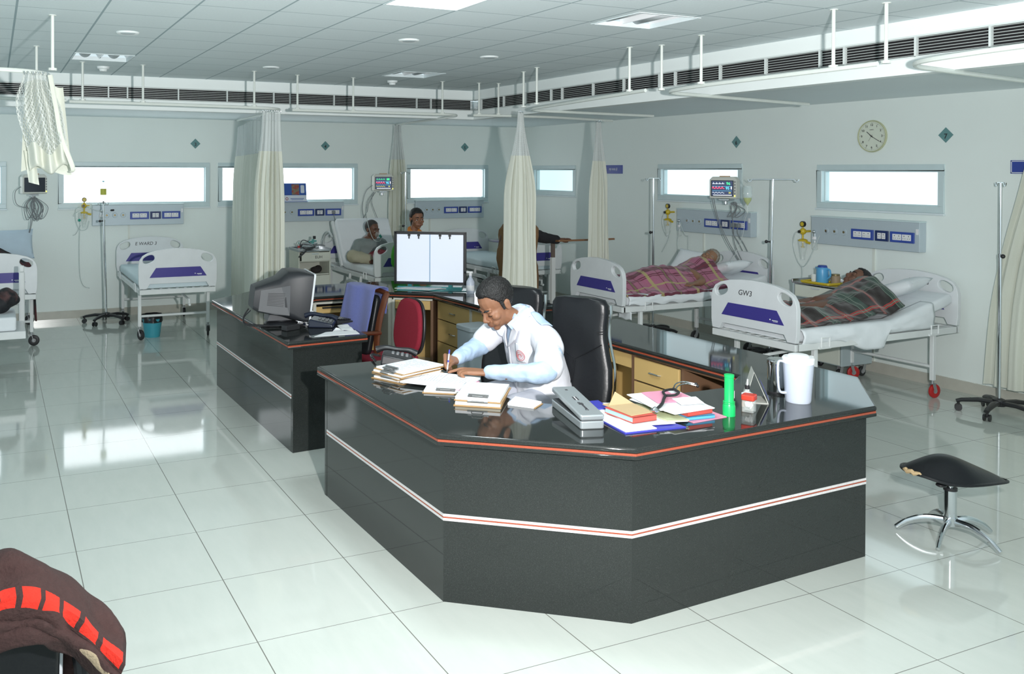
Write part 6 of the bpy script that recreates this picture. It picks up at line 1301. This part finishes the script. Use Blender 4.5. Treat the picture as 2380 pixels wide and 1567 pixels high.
black_hair = mat('black_hair', (.010, .009, .009), .42, nz=(60, .5), bump=(140, .8)); grey_hair = mat('grey_hair', (.30, .27, .23), .6, nz=(50, .4), bump=(120, .8))
# ---------------------------------------------------------------- the doctor, writing
skinD = skin_mat('skin_brown', (.285, .135, .075), (.20, .065, .045)); coat_m = mat('white_coat', (.74, .745, .80), .75, nz=(6, .02), bump=(13, .75)); shirt_m = mat('pale_blue_shirt', (.43, .56, .74), .75, nz=(160, .08), bump=(15, .5)); dark_tee = mat('dark_undershirt', (.02, .02, .025), .8); trous = mat('grey_trousers', (.40, .41, .47), .8, nz=(6, .04), bump=(12, .5))
doc = person('man in a white short-sleeved coat over a blue shirt, writing at the counter', (2.95, 4.55, 0)); O = Vector(doc.location)
Hd = basis(Vector((2.712, 4.572, 1.128))-O, (-.80, -.10, -.60), (-.58, -.02, .80), 1.17)
V = lambda x, y, z: Vector((x, y, z))-O
mb = MB(); head_parts(mb, Hd); limb(mb, [V(2.745, 4.56, 1.075), V(2.81, 4.55, 1.04), V(2.90, 4.54, .97)], [.058, .056, .062], 14)
limb(mb, [V(2.90, 4.54, .97), V(2.97, 4.53, .80), V(3.02, 4.52, .56)], [.10, .115, .12], 14); limb(mb, [V(2.93, 4.40, .97), V(2.86, 4.20, .90), V(2.70, 4.06, .825)], [.055, .048, .042]); limb(mb, [V(2.88, 4.68, .98), V(2.79, 4.76, .90), V(2.68, 4.75, .835)], [.055, .048, .042])
limb(mb, [V(2.70, 4.06, .825), V(2.585, 4.15, .806), V(2.475, 4.262, .800)], [.042, .036, .026]); limb(mb, [V(2.68, 4.75, .835), V(2.56, 4.67, .818), V(2.445, 4.585, .808)], [.042, .036, .026])
for s, y in ((-1, 4.42), (1, 4.62)): limb(mb, [V(3.02, y, .52), V(2.78, y+s*.05, .54), V(2.62, y+s*.06, .50)], [.085, .078, .062]); limb(mb, [V(2.62, y+s*.06, .50), V(2.64, y+s*.06, .28), V(2.68, y+s*.05, .07)], [.062, .055, .04]); limb(mb, [V(2.68, y+s*.05, .05), V(2.60, y+s*.05, .04), V(2.53, y+s*.05, .035)], [.04, .038, .03])
# left hand, flat with the index finger out; right hand closed on the pen
hand_parts(mb, V(2.470, 4.266, .802), V(2.392, 4.322, .806), (.62, .76, .10), (0, 0, 1), [(1, [V(2.372, 4.362, .812), V(2.338, 4.382, .802), V(2.308, 4.398, .792)]), (.33, [V(2.358, 4.336, .812), V(2.334, 4.335, .800), V(2.338, 4.322, .789)]), (-.33, [V(2.346, 4.320, .808), V(2.328, 4.312, .796), V(2.338, 4.300, .788)]), (-1, [V(2.345, 4.300, .802), V(2.330, 4.292, .793), V(2.342, 4.282, .787)])], [V(2.440, 4.312, .797), V(2.405, 4.352, .792), V(2.375, 4.372, .790)])
hand_parts(mb, V(2.440, 4.578, .812), V(2.372, 4.522, .836), (-.62, .35, .70), (-.55, .55, .60), [(1, [V(2.333, 4.490, .842), V(2.318, 4.458, .822), V(2.321, 4.438, .802)]), (.33, [V(2.336, 4.490, .826), V(2.322, 4.462, .805), V(2.330, 4.448, .794)]), (-.33, [V(2.346, 4.490, .812), V(2.338, 4.470, .796), V(2.352, 4.468, .790)]), (-1, [V(2.360, 4.490, .803), V(2.354, 4.476, .793), V(2.368, 4.480, .789)])], [V(2.400, 4.520, .812), V(2.365, 4.478, .814), V(2.334, 4.446, .806)])
body = fuse('body', mb, skinD, doc, .0044, 3, .5, tint=lip_tint(Hd))
def doc_line(p):
    fr = .030+.034*min(1, abs(p.x)/.06)**2*0; hl = p.z-(.078-.30*max(0, .062-p.y)*1.25) if p.y > .0 else p.z-(-.005+.0*p.x)
    if p.y > .0: hl = p.z-(.004+.082*smooth(.0, .058, p.y)-.03*smooth(.050, .075, abs(p.x))*smooth(.03, .06, p.y))
    elif p.y < -.045: hl = p.z+.052
    else: hl = p.z-(-.050+.054*smooth(-.045, 0, p.y))
    return hl
hair_cap('hair', Hd, doc_line, black_hair, doc, .007, .0045, 2.)
m = MB()
for s in (-1, 1): m.tube([Hd @ Vector(p) for p in ((s*.0765, .008, .03), (s*.0785, .010, .005), (s*.076, .012, -.018))], [.010, .009, .005], 8, flat=(1.2, .6))
m.build('sideburns', black_hair, doc); brows(Hd, doc, black_hair, .020); eyes(Hd, doc, closed=True)
# coat: lofted trunk with half sleeves
def loft(mb, secs, n=28, p=2.5):
    vs = []
    for (c, ax, ay, a, b_) in secs:
        ax, ay = Vector(ax).normalized(), Vector(ay).normalized(); c = Vector(c)
        for i in range(n):
            t = 2*PI*i/n; cx, sy = math.cos(t), math.sin(t); vs.append(c+ax*(a*math.copysign(abs(cx)**(2/p), cx))+ay*(b_*math.copysign(abs(sy)**(2/p), sy)))
    k = len(secs); return mb.add(vs, [(i*n+j, i*n+(j+1) % n, (i+1)*n+(j+1) % n, (i+1)*n+j) for i in range(k-1) for j in range(n)]+[tuple(range(n-1, -1, -1)), tuple((k-1)*n+j for j in range(n))])
mb = MB(); ay = (.12, 1, 0); S_ = []
for (x, y, z, a, b_, tl) in ((3.03, 4.52, .44, .165, .235, .0), (3.02, 4.52, .56, .165, .225, .1), (2.99, 4.53, .70, .155, .215, .25), (2.955, 4.535, .82, .148, .215, .35), (2.925, 4.54, .92, .135, .212, .42), (2.90, 4.54, .985, .108, .190, .5), (2.882, 4.54, 1.03, .085, .160, .55), (2.862, 4.54, 1.062, .066, .092, .6), (2.845, 4.54, 1.082, .060, .074, .6)): S_.append((V(x, y, z), (1, 0, tl), ay, a, b_))
loft(mb, S_)
limb(mb, [V(2.905, 4.400, .962), V(2.875, 4.265, .92), V(2.77, 4.105, .848)], [.082, .085, .084], 16); limb(mb, [V(2.865, 4.675, .985), V(2.81, 4.735, .935), V(2.745, 4.755, .875)], [.080, .078, .076], 16)
mb.grid(lambda u, v: V(3.02+.26*math.cos(-PI*.5+PI*u)*(.62+.1*v), 4.52+.31*math.sin(-PI*.5+PI*u)*(.75+.10*v), .60-.24*v), 20, 4)
coat = fuse('coat', mb, coat_m, doc, .0085, 3, .5, .010, 7.0, 3.)
bvh = BVHTree.FromPolygons([v.co[:] for v in coat.data.vertices], [p.vertices[:] for p in coat.data.polygons])
def on_coat(y, z, off):
    h = bvh.ray_cast(V(1.9, y, z), Vector((1, 0, 0)))
    if h[0] is None: return V(2.78, y, z)
    n_ = h[1]; n_ = -n_ if n_.x > 0 else n_
    return h[0]+n_*off
def patch(name, q, m_, off, th=.004, nu=10, nv=14):
    # q: four corners (y, z); draped on the chest
    def f(u, v): y = (q[0][0]*(1-u)+q[1][0]*u)*(1-v)+(q[3][0]*(1-u)+q[2][0]*u)*v; z = (q[0][1]*(1-u)+q[1][1]*u)*(1-v)+(q[3][1]*(1-u)+q[2][1]*u)*v; return on_coat(y, z, off)
    return cloth(name, f, nu, nv, m_, par=doc, solid=th)
patch('shirt_front', [(4.475, 1.045), (4.64, 1.045), (4.575, .89), (4.555, .89)], shirt_m, .004)
patch('undershirt', [(4.520, 1.050), (4.60, 1.050), (4.570, .985), (4.555, .985)], dark_tee, .0075, .003)
patch('shirt_collar', [(4.475, 1.062), (4.525, 1.062), (4.548, .985), (4.500, .975)], shirt_m, .013, .005); patch('shirt_collar', [(4.595, 1.062), (4.645, 1.062), (4.630, .975), (4.578, .985)], shirt_m, .013, .005)
patch('lapel', [(4.425, 1.055), (4.490, 1.055), (4.560, .865), (4.470, .925)], coat_m, .014, .006); patch('lapel', [(4.630, 1.055), (4.690, 1.055), (4.655, .925), (4.572, .865)], coat_m, .014, .006)
patch('coat_edge', [(4.553, .87), (4.570, .87), (4.560, .62), (4.540, .62)], coat_m, .009, .004, 4, 20)
patch('breast_pocket', [(4.395, .905), (4.480, .905), (4.475, .80), (4.395, .80)], coat_m, .006, .003)
red_ink = mat('red_print', (.55, .10, .10), .6); m = MB(); ring = [on_coat(4.432+.030*math.cos(a), .840+.030*math.sin(a), .011) for a in [k*2*PI/30 for k in range(30)]]; m.tube(ring, .0016, 5, closed=True); ring = [on_coat(4.432+.022*math.cos(a), .840+.022*math.sin(a), .011) for a in [k*2*PI/26 for k in range(26)]]; m.tube(ring, .0010, 5, closed=True)
for a in (-.35, .35, 1.2): m.tube([on_coat(4.432+.013*math.cos(a+PI*q/4)*(1 if q < 3 else .6), .838+.013*math.sin(a+PI*q/4), .011) for q in range(4)], .0016, 5)
m.build('coat_emblem', red_ink, doc)
# collar roll round the neck and the shirt sleeves
m = MB(); m.tube(catmull([V(2.775, 4.470, .990), V(2.845, 4.452, 1.048), V(2.912, 4.485, 1.082), V(2.932, 4.55, 1.088), V(2.91, 4.610, 1.082), V(2.835, 4.640, 1.048), V(2.77, 4.62, .990)], 6), .021, 10, flat=(1.35, .42)); m.build('coat_collar', coat_m, doc)
m = MB(); m.tube(catmull([V(2.755, 4.488, .998), V(2.815, 4.470, 1.052), V(2.888, 4.495, 1.094), V(2.906, 4.55, 1.098), V(2.885, 4.60, 1.093), V(2.805, 4.625, 1.05), V(2.75, 4.61, .996)], 6), .017, 10, flat=(1.3, .35)); m.build('shirt_neckband', shirt_m, doc)
mb = MB(); limb(mb, [V(2.83, 4.16, .885), V(2.72, 4.07, .826), V(2.64, 4.105, .818), V(2.55, 4.185, .812), V(2.487, 4.250, .806)], [.066, .060, .055, .046, .040], 16, 6); fuse('left_sleeve', mb, shirt_m, doc, .006, 2, .5, .009, 13., 1.)
mb = MB(); limb(mb, [V(2.77, 4.75, .885), V(2.69, 4.75, .838), V(2.61, 4.705, .828), V(2.53, 4.648, .821), V(2.468, 4.603, .814)], [.064, .058, .052, .044, .039], 16, 6); fuse('right_sleeve', mb, shirt_m, doc, .006, 2, .5, .009, 13., 5.)
def ep(u, v):
    p = V(2.872+.075*u, 4.445-.115*v, 1.2); h = bvh.ray_cast(p, Vector((0, 0, -1))); return (h[0]+Vector((0, -.002, .008))) if h[0] else p-Vector((0, 0, .2))
cloth('shoulder_strap', ep, 8, 12, shirt_m, par=doc, solid=.005)
mb = MB()
for s, y in ((-1, 4.42), (1, 4.62)): limb(mb, [V(3.04, y, .53), V(2.78, y+s*.05, .55), V(2.61, y+s*.06, .51)], [.105, .096, .080], 14); limb(mb, [V(2.61, y+s*.06, .51), V(2.64, y+s*.06, .28), V(2.68, y+s*.05, .09)], [.080, .072, .062], 14)
fuse('trousers', mb, trous, doc, .01, 2, .5, .008, 9.); m = MB()
for s, y in ((-1, 4.42), (1, 4.62)): m.ball(V(2.60, y+s*.05, .045), (.135, .048, .042), 18, 10)
m.build('shoes', leather, doc)
# the pen in his right hand
t = thing('pen', 'clear ballpoint pen with a blue cap end in the doctor\'s right hand', 'pen', (2.312, 4.425, .786)); a, b_ = Vector((0, 0, 0)), Vector((.030, .028, .118)); pc = mat('pen_barrel', (.62, .66, .72), .15); bp = mat('pen_blue', (.04, .05, .42), .3)
m = MB(); m.cyl(a+(b_-a)*.12, a+(b_-a)*.82, .0042, n=12); m.build('barrel', pc, t); m = MB(); m.cyl(a, a+(b_-a)*.12, .0008, .0036, n=12); m.build('tip', chrome, t); m = MB(); m.cyl(a+(b_-a)*.82, b_, .0046, n=12); m.cyl(a+(b_-a)*.44, a+(b_-a)*.53, .0048, n=12); m.build('blue_cap', bp, t)
# ---------------------------------------------------------------- simple robed figures and the patients
def robed(mb, c, h, rx, ry, lean=(0, 0), rz=0.):
    S_ = []; ax, ay = (math.cos(rz), math.sin(rz), 0), (-math.sin(rz), math.cos(rz), 0)
    for q, a, b_ in ((.0, 1.0, 1.1), (.25, .98, 1.05), (.5, .92, .98), (.68, .86, .88), (.80, .96, .9), (.88, .98, .86), (.93, .80, .72), (.97, .42, .5)): S_.append(((c[0]+lean[0]*q, c[1]+lean[1]*q, c[2]+h*q), ax, ay, rx*a, ry*b_))
    return loft(mb, S_)
skinW = skin_mat('skin_warm_brown', (.270, .130, .078), (.22, .07, .055)); skinP = skin_mat('skin_dark', (.155, .075, .048), (.12, .045, .035)); skinO = skin_mat('skin_old', (.30, .165, .10), (.22, .08, .06))
greenk = mat('green_kurta', (.07, .42, .03), .8, nz=(30, .12), bump=(20, .4)); orangek = mat('orange_scarf', (.72, .25, .04), .8, nz=(30, .15), bump=(20, .4))
# woman in green
wo = person('young woman in a green kurta and orange scarf behind the light box', (4.575, 9.62, 0)); O2 = Vector(wo.location); U_ = lambda x, y, z: Vector((x, y, z))
Hw = basis(U_(.03, -.02, 1.338), (-.05, -.99, -.06), (-.02, 0, 1), 1.0); mb = MB(); head_parts(mb, Hw, .90, .9); limb(mb, [U_(.025, .0, 1.27), U_(.005, .015, 1.19), U_(0, .02, 1.10)], [.046, .047, .06]); robed(mb, (0, .02, .05), 1.14, .15, .11)
for s in (-1, 1): limb(mb, [U_(s*.155, .02, 1.09), U_(s*.20, .03, .85), U_(s*.18, -.06, .66)], [.045, .040, .028]); hand_parts(mb, U_(s*.18, -.06, .66), U_(s*.17, -.09, .59), (0, -1, .2), (s, 0, 0), [(q, [U_(s*.165, -.09-q*.03, .545), U_(s*.155, -.085-q*.03, .515)]) for q in (1, .33, -.33, -1)], [U_(s*.16, -.13, .62), U_(s*.15, -.14, .59)])
fuse('body', mb, skinW, wo, .006, 2, .5, tint=lip_tint(Hw))
def wl_(p): return max(p.z-(.004+.072*smooth(.0, .062, p.y)-.030*smooth(.045, .075, abs(p.x))*smooth(.03, .06, p.y)), -1) if p.y > .0 else p.z+.062-.0*p.y
hair_cap('hair', Hw, wl_, black_hair, wo, .008, .002, 5., 20.); m = MB(); m.tube(catmull([Hw @ Vector(p) for p in ((0, -.10, .02), (0, -.115, -.04), (0, -.105, -.10), (.005, -.095, -.20), (.0, -.09, -.32))], 5), [.04]*6+[.034]*5+[.026]*5+[.02]*5, 12); m.build('plait', black_hair, wo)
brows(Hw, wo, black_hair, .021, .002); eyes(Hw, wo, (-.003, 0)); m = MB()
for s in (-1, 1): m.ball((s*.084, -.004, -.036), .0055, 10, 8, Hw)
m.build('earrings', chrome, wo)
mb = MB(); robed(mb, (0, .02, .18), 1.00, .195, .145)
for s in (-1, 1): limb(mb, [U_(s*.15, .02, 1.10), U_(s*.205, .03, .95), U_(s*.215, .02, .82)], [.065, .068, .065])
fuse('kurta', mb, greenk, wo, .011, 3, .5, .008, 8.)
m = MB(); m.tube(catmull([U_(-.10, -.10, .86), U_(-.085, -.095, 1.05), U_(-.06, -.04, 1.165), U_(.0, .055, 1.215), U_(.06, -.03, 1.165), U_(.07, -.095, 1.05), U_(.06, -.12, .84)], 6), .032, 10, flat=(1.4, .5)); m.build('scarf', orangek, wo)
# person hidden by the middle curtain, one arm out over the table
shawl = mat('brown_shawl', (.30, .165, .075), .9, nz=(20, .15), bump=(40, .4)); darks = mat('black_sleeve', (.016, .016, .020), .85, nz=(30, .2), bump=(60, .4))
st = person('person in a brown shawl behind the middle curtain, dark-sleeved arm over the bed table', (5.47, 8.72, 0)); Hs = basis(U_(.02, .0, 1.50), (.75, .65, -.1), (0, 0, 1), 1.0)
mb = MB(); head_parts(mb, Hs); limb(mb, [U_(.02, .0, 1.43), U_(.0, 0, 1.34), U_(0, 0, 1.22)], [.052, .055, .07]); robed(mb, (0, 0, .05), 1.28, .17, .12); limb(mb, [U_(.15, .02, 1.25), U_(.30, .0, 1.155), U_(.52, -.01, 1.115)], [.052, .045, .030]); limb(mb, [U_(-.16, .02, 1.25), U_(-.20, .04, 1.0), U_(-.10, .10, .85)], [.052, .045, .030])
hand_parts(mb, U_(.52, -.01, 1.118), U_(.60, -.015, 1.118), (0, -1, .1), (0, 0, 1), [(1, [U_(.64, -.04, 1.122), U_(.675, -.035, 1.117), U_(.70, -.03, 1.110)]), (.33, [U_(.635, -.02, 1.110), U_(.648, -.02, 1.090), U_(.63, -.02, 1.078)]), (-.33, [U_(.63, .0, 1.108), U_(.642, .0, 1.088), U_(.625, .0, 1.078)]), (-1, [U_(.625, .02, 1.105), U_(.635, .02, 1.088), U_(.62, .02, 1.08)])], [U_(.57, -.055, 1.095), U_(.61, -.06, 1.085), U_(.64, -.05, 1.085)])
fuse('body', mb, skinP, st, .0075, 2, .5, tint=lip_tint(Hs)); hair_cap('hair', Hs, wl_, black_hair, st, .007, .003, 3.); brows(Hs, st, black_hair); eyes(Hs, st)
mb = MB(); robed(mb, (0, .0, .12), 1.28, .235, .19); mb.ball((-.12, -.02, .92), (.16, .16, .30), 16, 10); fuse('shawl', mb, shawl, st, .012, 3, .5, .016, 6.)
mb = MB(); limb(mb, [U_(.10, .02, 1.24), U_(.28, .0, 1.155), U_(.42, -.005, 1.125), U_(.505, -.01, 1.115)], [.078, .068, .058, .050], 14); fuse('sleeve', mb, darks, st, .008, 2, .5, .008, 12.)
# overbed table next to that person
t = thing('overbed_table', 'overbed table seen edge-on beside the middle curtain, hand resting on it', 'table', (5.95, 8.74, 0)); tw = mat('brown_table_edge', (.24, .115, .05), .4)
m = MB(); M_ = Matrix.Translation((.40, 0, 1.094)) @ Matrix.Rotation(R(-5.5), 4, 'X'); m.prism(rrect(-.42, -.15, .38, .15, .02), -.011, .011, M_); m.build('table_top', tw, t, 0, bevel=.003); m = MB(); m.bar((0, 0, .90), (0, 0, 1.085), .032, .04); m.build('sliding_column', mat('column_brown', (.16, .12, .10), .4), t, 0); m = MB(); m.bar((0, 0, .06), (0, 0, .905), .042, .05); m.build('column', enam, t, 0, bevel=.003)
m = MB(); m.bar((0, -.22, .075), (0, .22, .075), .05, .035); m.bar((0, -.20, .075), (.55, -.20, .075), .04, .03); m.bar((0, .20, .075), (.55, .20, .075), .04, .03); m.build('foot_frame', enam, t, 0, bevel=.003)
for x in (0, .53):
    for y in (-.2, .2): caster(t, x, y, blk_rub, r=.03)
# patient sitting up, oxygen mask
gown = mat('grey_gown', (.22, .26, .255), .85, nz=(9, .12), bump=(14, .7)); navy_s = mat('navy_sleeve', (.018, .026, .05), .85); redb = mat('red_blanket', (.30, .035, .05), .9, nz=(16, .45, (.42, .22, .24)), bump=(25, .6)); beige_t = mat('beige_trousers', (.42, .40, .29), .85, nz=(8, .08), bump=(14, .6))
pt = person('grey-gowned patient with an oxygen mask sitting cross-legged on the upright bed', (4.60, 11.02, .70)); Hp = basis(U_(.0, -.06, .425), (.42, -.88, -.12), (-.02, .05, 1), 1.02)
mb = MB(); head_parts(mb, Hp); limb(mb, [U_(0, -.03, .36), U_(0, .0, .30), U_(0, .02, .22)], [.050, .052, .065]); limb(mb, [U_(0, .03, .24), U_(0, .06, .02)], [.12, .14], 14); limb(mb, [U_(-.17, .02, .23), U_(-.23, -.02, .08), U_(-.13, -.19, .03)], [.048, .042, .028]); limb(mb, [U_(.17, .02, .23), U_(.26, -.06, .12), U_(.18, -.22, .08)], [.048, .042, .028])
hand_parts(mb, U_(-.13, -.19, .03), U_(-.06, -.23, .02), (.2, .9, .3), (0, 0, 1), [(q, [U_(-.02, -.245+q*.027, .018), U_(.01, -.25+q*.027, .008)]) for q in (1, .33, -.33, -1)], [U_(-.09, -.17, .03), U_(-.05, -.17, .025)]); hand_parts(mb, U_(.18, -.22, .08), U_(.12, -.27, .075), (-.2, .9, 0), (0, 0, 1), [(q, [U_(.08, -.29+q*.027, .07), U_(.05, -.30+q*.027, .055)]) for q in (1, .33, -.33, -1)], [U_(.14, -.22, .08), U_(.10, -.22, .075)])
for s in (-1, 1): limb(mb, [U_(s*.09, .05, .05), U_(s*.30, -.12, .08), U_(s*.02, -.24, .03)], [.085, .062, .04]); limb(mb, [U_(s*.02, -.24, .03), U_(-s*.08, -.28, .02), U_(-s*.12, -.30, .02)], [.036, .034, .024])
fuse('body', mb, skinP, pt, .0065, 2, .5, tint=lip_tint(Hp)); hair_cap('hair', Hp, lambda p: (p.z-(.012+.075*smooth(0, .055, p.y)) if p.y > 0 else p.z+.045), mat('short_grey_black_hair', (.045, .042, .04), .6, nz=(50, .5), bump=(120, .8)), pt, .003, .0015, 4.); brows(Hp, pt, black_hair); eyes(Hp, pt)
mb = MB(); loft(mb, [((0, .06, .0), (1, 0, 0), (0, 1, 0), .175, .145), ((0, .05, .12), (1, 0, 0), (0, 1, 0), .175, .135), ((0, .03, .22), (1, 0, 0), (0, 1, 0), .19, .125), ((0, .02, .275), (1, 0, 0), (0, 1, 0), .15, .10), ((0, .01, .31), (1, 0, 0), (0, 1, 0), .075, .07)]); limb(mb, [U_(-.15, .02, .24), U_(-.205, .0, .15), U_(-.22, -.03, .08)], [.068, .07, .075]); limb(mb, [U_(.15, .02, .24), U_(.225, -.03, .17), U_(.24, -.08, .12)], [.068, .068, .07]); fuse('gown', mb, gown, pt, .009, 2, .5, .012, 9.)
mb = MB(); limb(mb, [U_(-.222, -.03, .085), U_(-.19, -.09, .055), U_(-.15, -.165, .035)], [.056, .052, .042]); fuse('dark_sleeve', mb, navy_s, pt, .008, 2)
mb = MB()
for s in (-1, 1): limb(mb, [U_(s*.09, .05, .05), U_(s*.31, -.12, .085), U_(s*.03, -.24, .035)], [.10, .085, .06])
fuse('trousers', mb, beige_t, pt, .01, 2, .5, .01, 9.)
m = MB(); m.grid(lambda u, v: Hp @ Vector(((.034-.012*v)*math.cos(2*PI*u), .088+.052*v, -.048+(.040-.018*v)*math.sin(2*PI*u))), 20, 6, wrap=True); k_ = m.build('oxygen_mask', clear, pt); m = MB(); m.cyl(Hp @ Vector((0, .138, -.05)), Hp @ Vector((0, .165, -.075)), .016, n=14); m.build('mask_port', green_pl, pt); m = MB(); m.tube(catmull([Hp @ Vector(p) for p in ((0, .165, -.078), (.03, .17, -.12), (.10, .12, -.1), (.16, .05, .1), (.18, .0, .35))], 6), .004, 6); m.build('mask_tube', tube_m, pt)
def rb(u, v):
    x = -.10+.42*u; y = -.10-.30*v; return pt.matrix_world @ Vector((x, y, .085+.075*math.sin(PI*min(1, u*1.2))*(1-v*.55)+.03*fnoise(u*4, v*4, 1.4, 2)-.06*smooth(.8, 1, v)))
bpy.context.view_layer.update(); tag(cloth('wool_blanket', rb, 30, 24, redb, solid=.012), 'crumpled red and pink blanket in the lap of the patient with the mask', 'blanket')
bpy.context.view_layer.update()
# grey-haired patient lying under the pink plaid
def lying(label, bed, hx, hy, hz, fwd, up, skin, hairm, hline, scale=1.0, hand=None, extra=None):
    p = person(label, on_bed(bed, 0, .9, .70)); I = Matrix.Translation(-p.location); B_ = lambda x, y, z: I @ on_bed(bed, x, y, z)
    H = basis(I @ Vector((hx, hy, hz)), fwd, up, scale); mb = MB(); head_parts(mb, H); hc = H.translation; dn = -(H.to_3x3() @ Vector((0, 0, 1))).normalized()
    limb(mb, [hc+dn*.06, hc+dn*.12, B_(0, 1.16, .815)], [.052, .052, .075]); limb(mb, [B_(0, 1.16, .80), B_(.0, .95, .79), B_(0, .75, .785)], [.10, .095, .085], 14)
    for s in (-1, 1): limb(mb, [B_(s*.07, .75, .775), B_(s*.07+.03, .42, .775), B_(s*.06, .16, .74)], [.075, .058, .04])
    if extra: extra(mb, B_)
    if hand:
        sh, el, wr, kn = [B_(*q) for q in hand]; limb(mb, [sh, el, wr], [.05, .042, .028]); d = (kn-wr).normalized(); sv = d.cross(Vector((0, 0, 1))).normalized()
        hand_parts(mb, wr, kn, sv, (0, 0, 1), [(q, [kn+sv*q*.03+d*.04+Vector((0, 0, -.004)), kn+sv*q*.028+d*.07+Vector((0, 0, -.016))]) for q in (1, .33, -.33, -1)], [wr+sv*.03+d*.05, wr+sv*.045+d*.08])
    fuse('body', mb, skin, p, .0065, 2, .5, tint=lip_tint(H)); hair_cap('hair', H, hline, hairm, p, .006, .005, 7.); brows(H, p, hairm); eyes(H, p, closed=True); return p
lying('grey-haired patient lying under the pink plaid blanket, one hand out', bed6, 7.07, 7.43, .965, (-.62, -.66, .42), (.80, -.15, .58), skinO, grey_hair, doc_line, 1.0, hand=[(.10, 1.15, .83), (.27, 1.12, .775), (.335, .98, .765), (.345, .92, .765)])
lying('dark-haired patient curled up under the tartan blanket, only the hair and brow showing', bed7, 6.93, 5.50, .955, (-.60, .25, .70), (.75, -.15, .62), skinP, black_hair, doc_line, 1.0, extra=lambda mb, B_: limb(mb, [B_(-.26, .30, .74), B_(-.29, .12, .76), B_(-.295, .085, .86)], [.045, .04, .03]))
# bed at the left edge: covers, pillow and the trolley in front
pillow('pillow', 'pale blue pillow propped at the head of the bed cut by the left edge', Vector((.12, 11.78, 1.005)), R(62), 0, .05, (.66, .40, .13), mat('blue_pillow', (.55, .66, .76), .8, bump=(8, .4)))
bpy.context.view_layer.update(); darkr = mat('dark_red_quilt', (.075, .014, .018), .9, nz=(7, .46, (.012, .012, .016)), bump=(18, .6))
blanket('quilt', 'dark red and black quilt on the bed cut by the left edge', bed1, darkr, .05, 1.30, lambda y: (0, .3, .10+.12*smooth(.6, 1.2, y)), 5.5, 4.4, R(20), xs=(-.42, .475))
t = thing('patient_trolley', 'low white trolley with an upright post at the left edge', 'trolley', (-.32, 9.22, 0)); m = MB(); m.box((0, 0, .385), (1.18, .64, .07)); m.build('frame', enam, t, 0, bevel=.005); m = MB(); m.box((-.02, 0, .487), (1.06, .60, .13)); m.build('mattress', sheet_m, t, 0, bevel=.02, seg=3)
m = MB(); m.prism(rrect(.545, .30, .600, .336, .012), .36, .90); m.prism([(.550, .304), (.595, .304), (.590, .332), (.555, .332)], .90, .965); m.build('upright_post', enam, t, 30, bevel=.008); m = MB(); m.bar((.3, -.25, .35), (.3, -.25, .10), .03, .03); m.bar((-.5, -.25, .35), (-.5, -.25, .10), .03, .03); m.bar((.3, .25, .35), (.3, .25, .10), .03, .03); m.bar((-.5, .25, .35), (-.5, .25, .10), .03, .03); m.build('legs', enam, t, 0)
for x in (.3, -.5):
    for y in (-.25, .25): caster(t, x, y, blk_rub, r=.055, rz=.3)
mb = MB(); mb.ball((0, 0, .09), (.20, .15, .11)); mb.ball((.12, .03, .12), (.13, .12, .10)); mb.ball((-.1, .0, .15), (.15, .12, .09)); o = fuse('bag', mb, mat('dark_bag', (.015, .016, .020), .7, nz=(9, .44, (.10, .05, .05)), bump=(14, .9)), None, .012, 2, .5, .02, 7.); o.location = (-.02, 9.25, .553); tag(o, 'dark soft bag lying on the low trolley at the left edge', 'bag')
# second grey locker beyond the corner bed, hanging tag under the plaid bed
lk = locker('pale locker behind the far side of the corner bed', (7.10, 11.62, 0), 0, h=.84); o = cloth('cloth_tag', lambda u, v: (5.66+.004*math.sin(u*6), 7.17-.20*u, .535-.075*v+.006*math.sin(u*9)), 12, 6, sheet_m, solid=.003); tag(o, 'white cloth tag hanging under the bed with the pink plaid blanket', 'cloth')
bpy.context.view_layer.update()
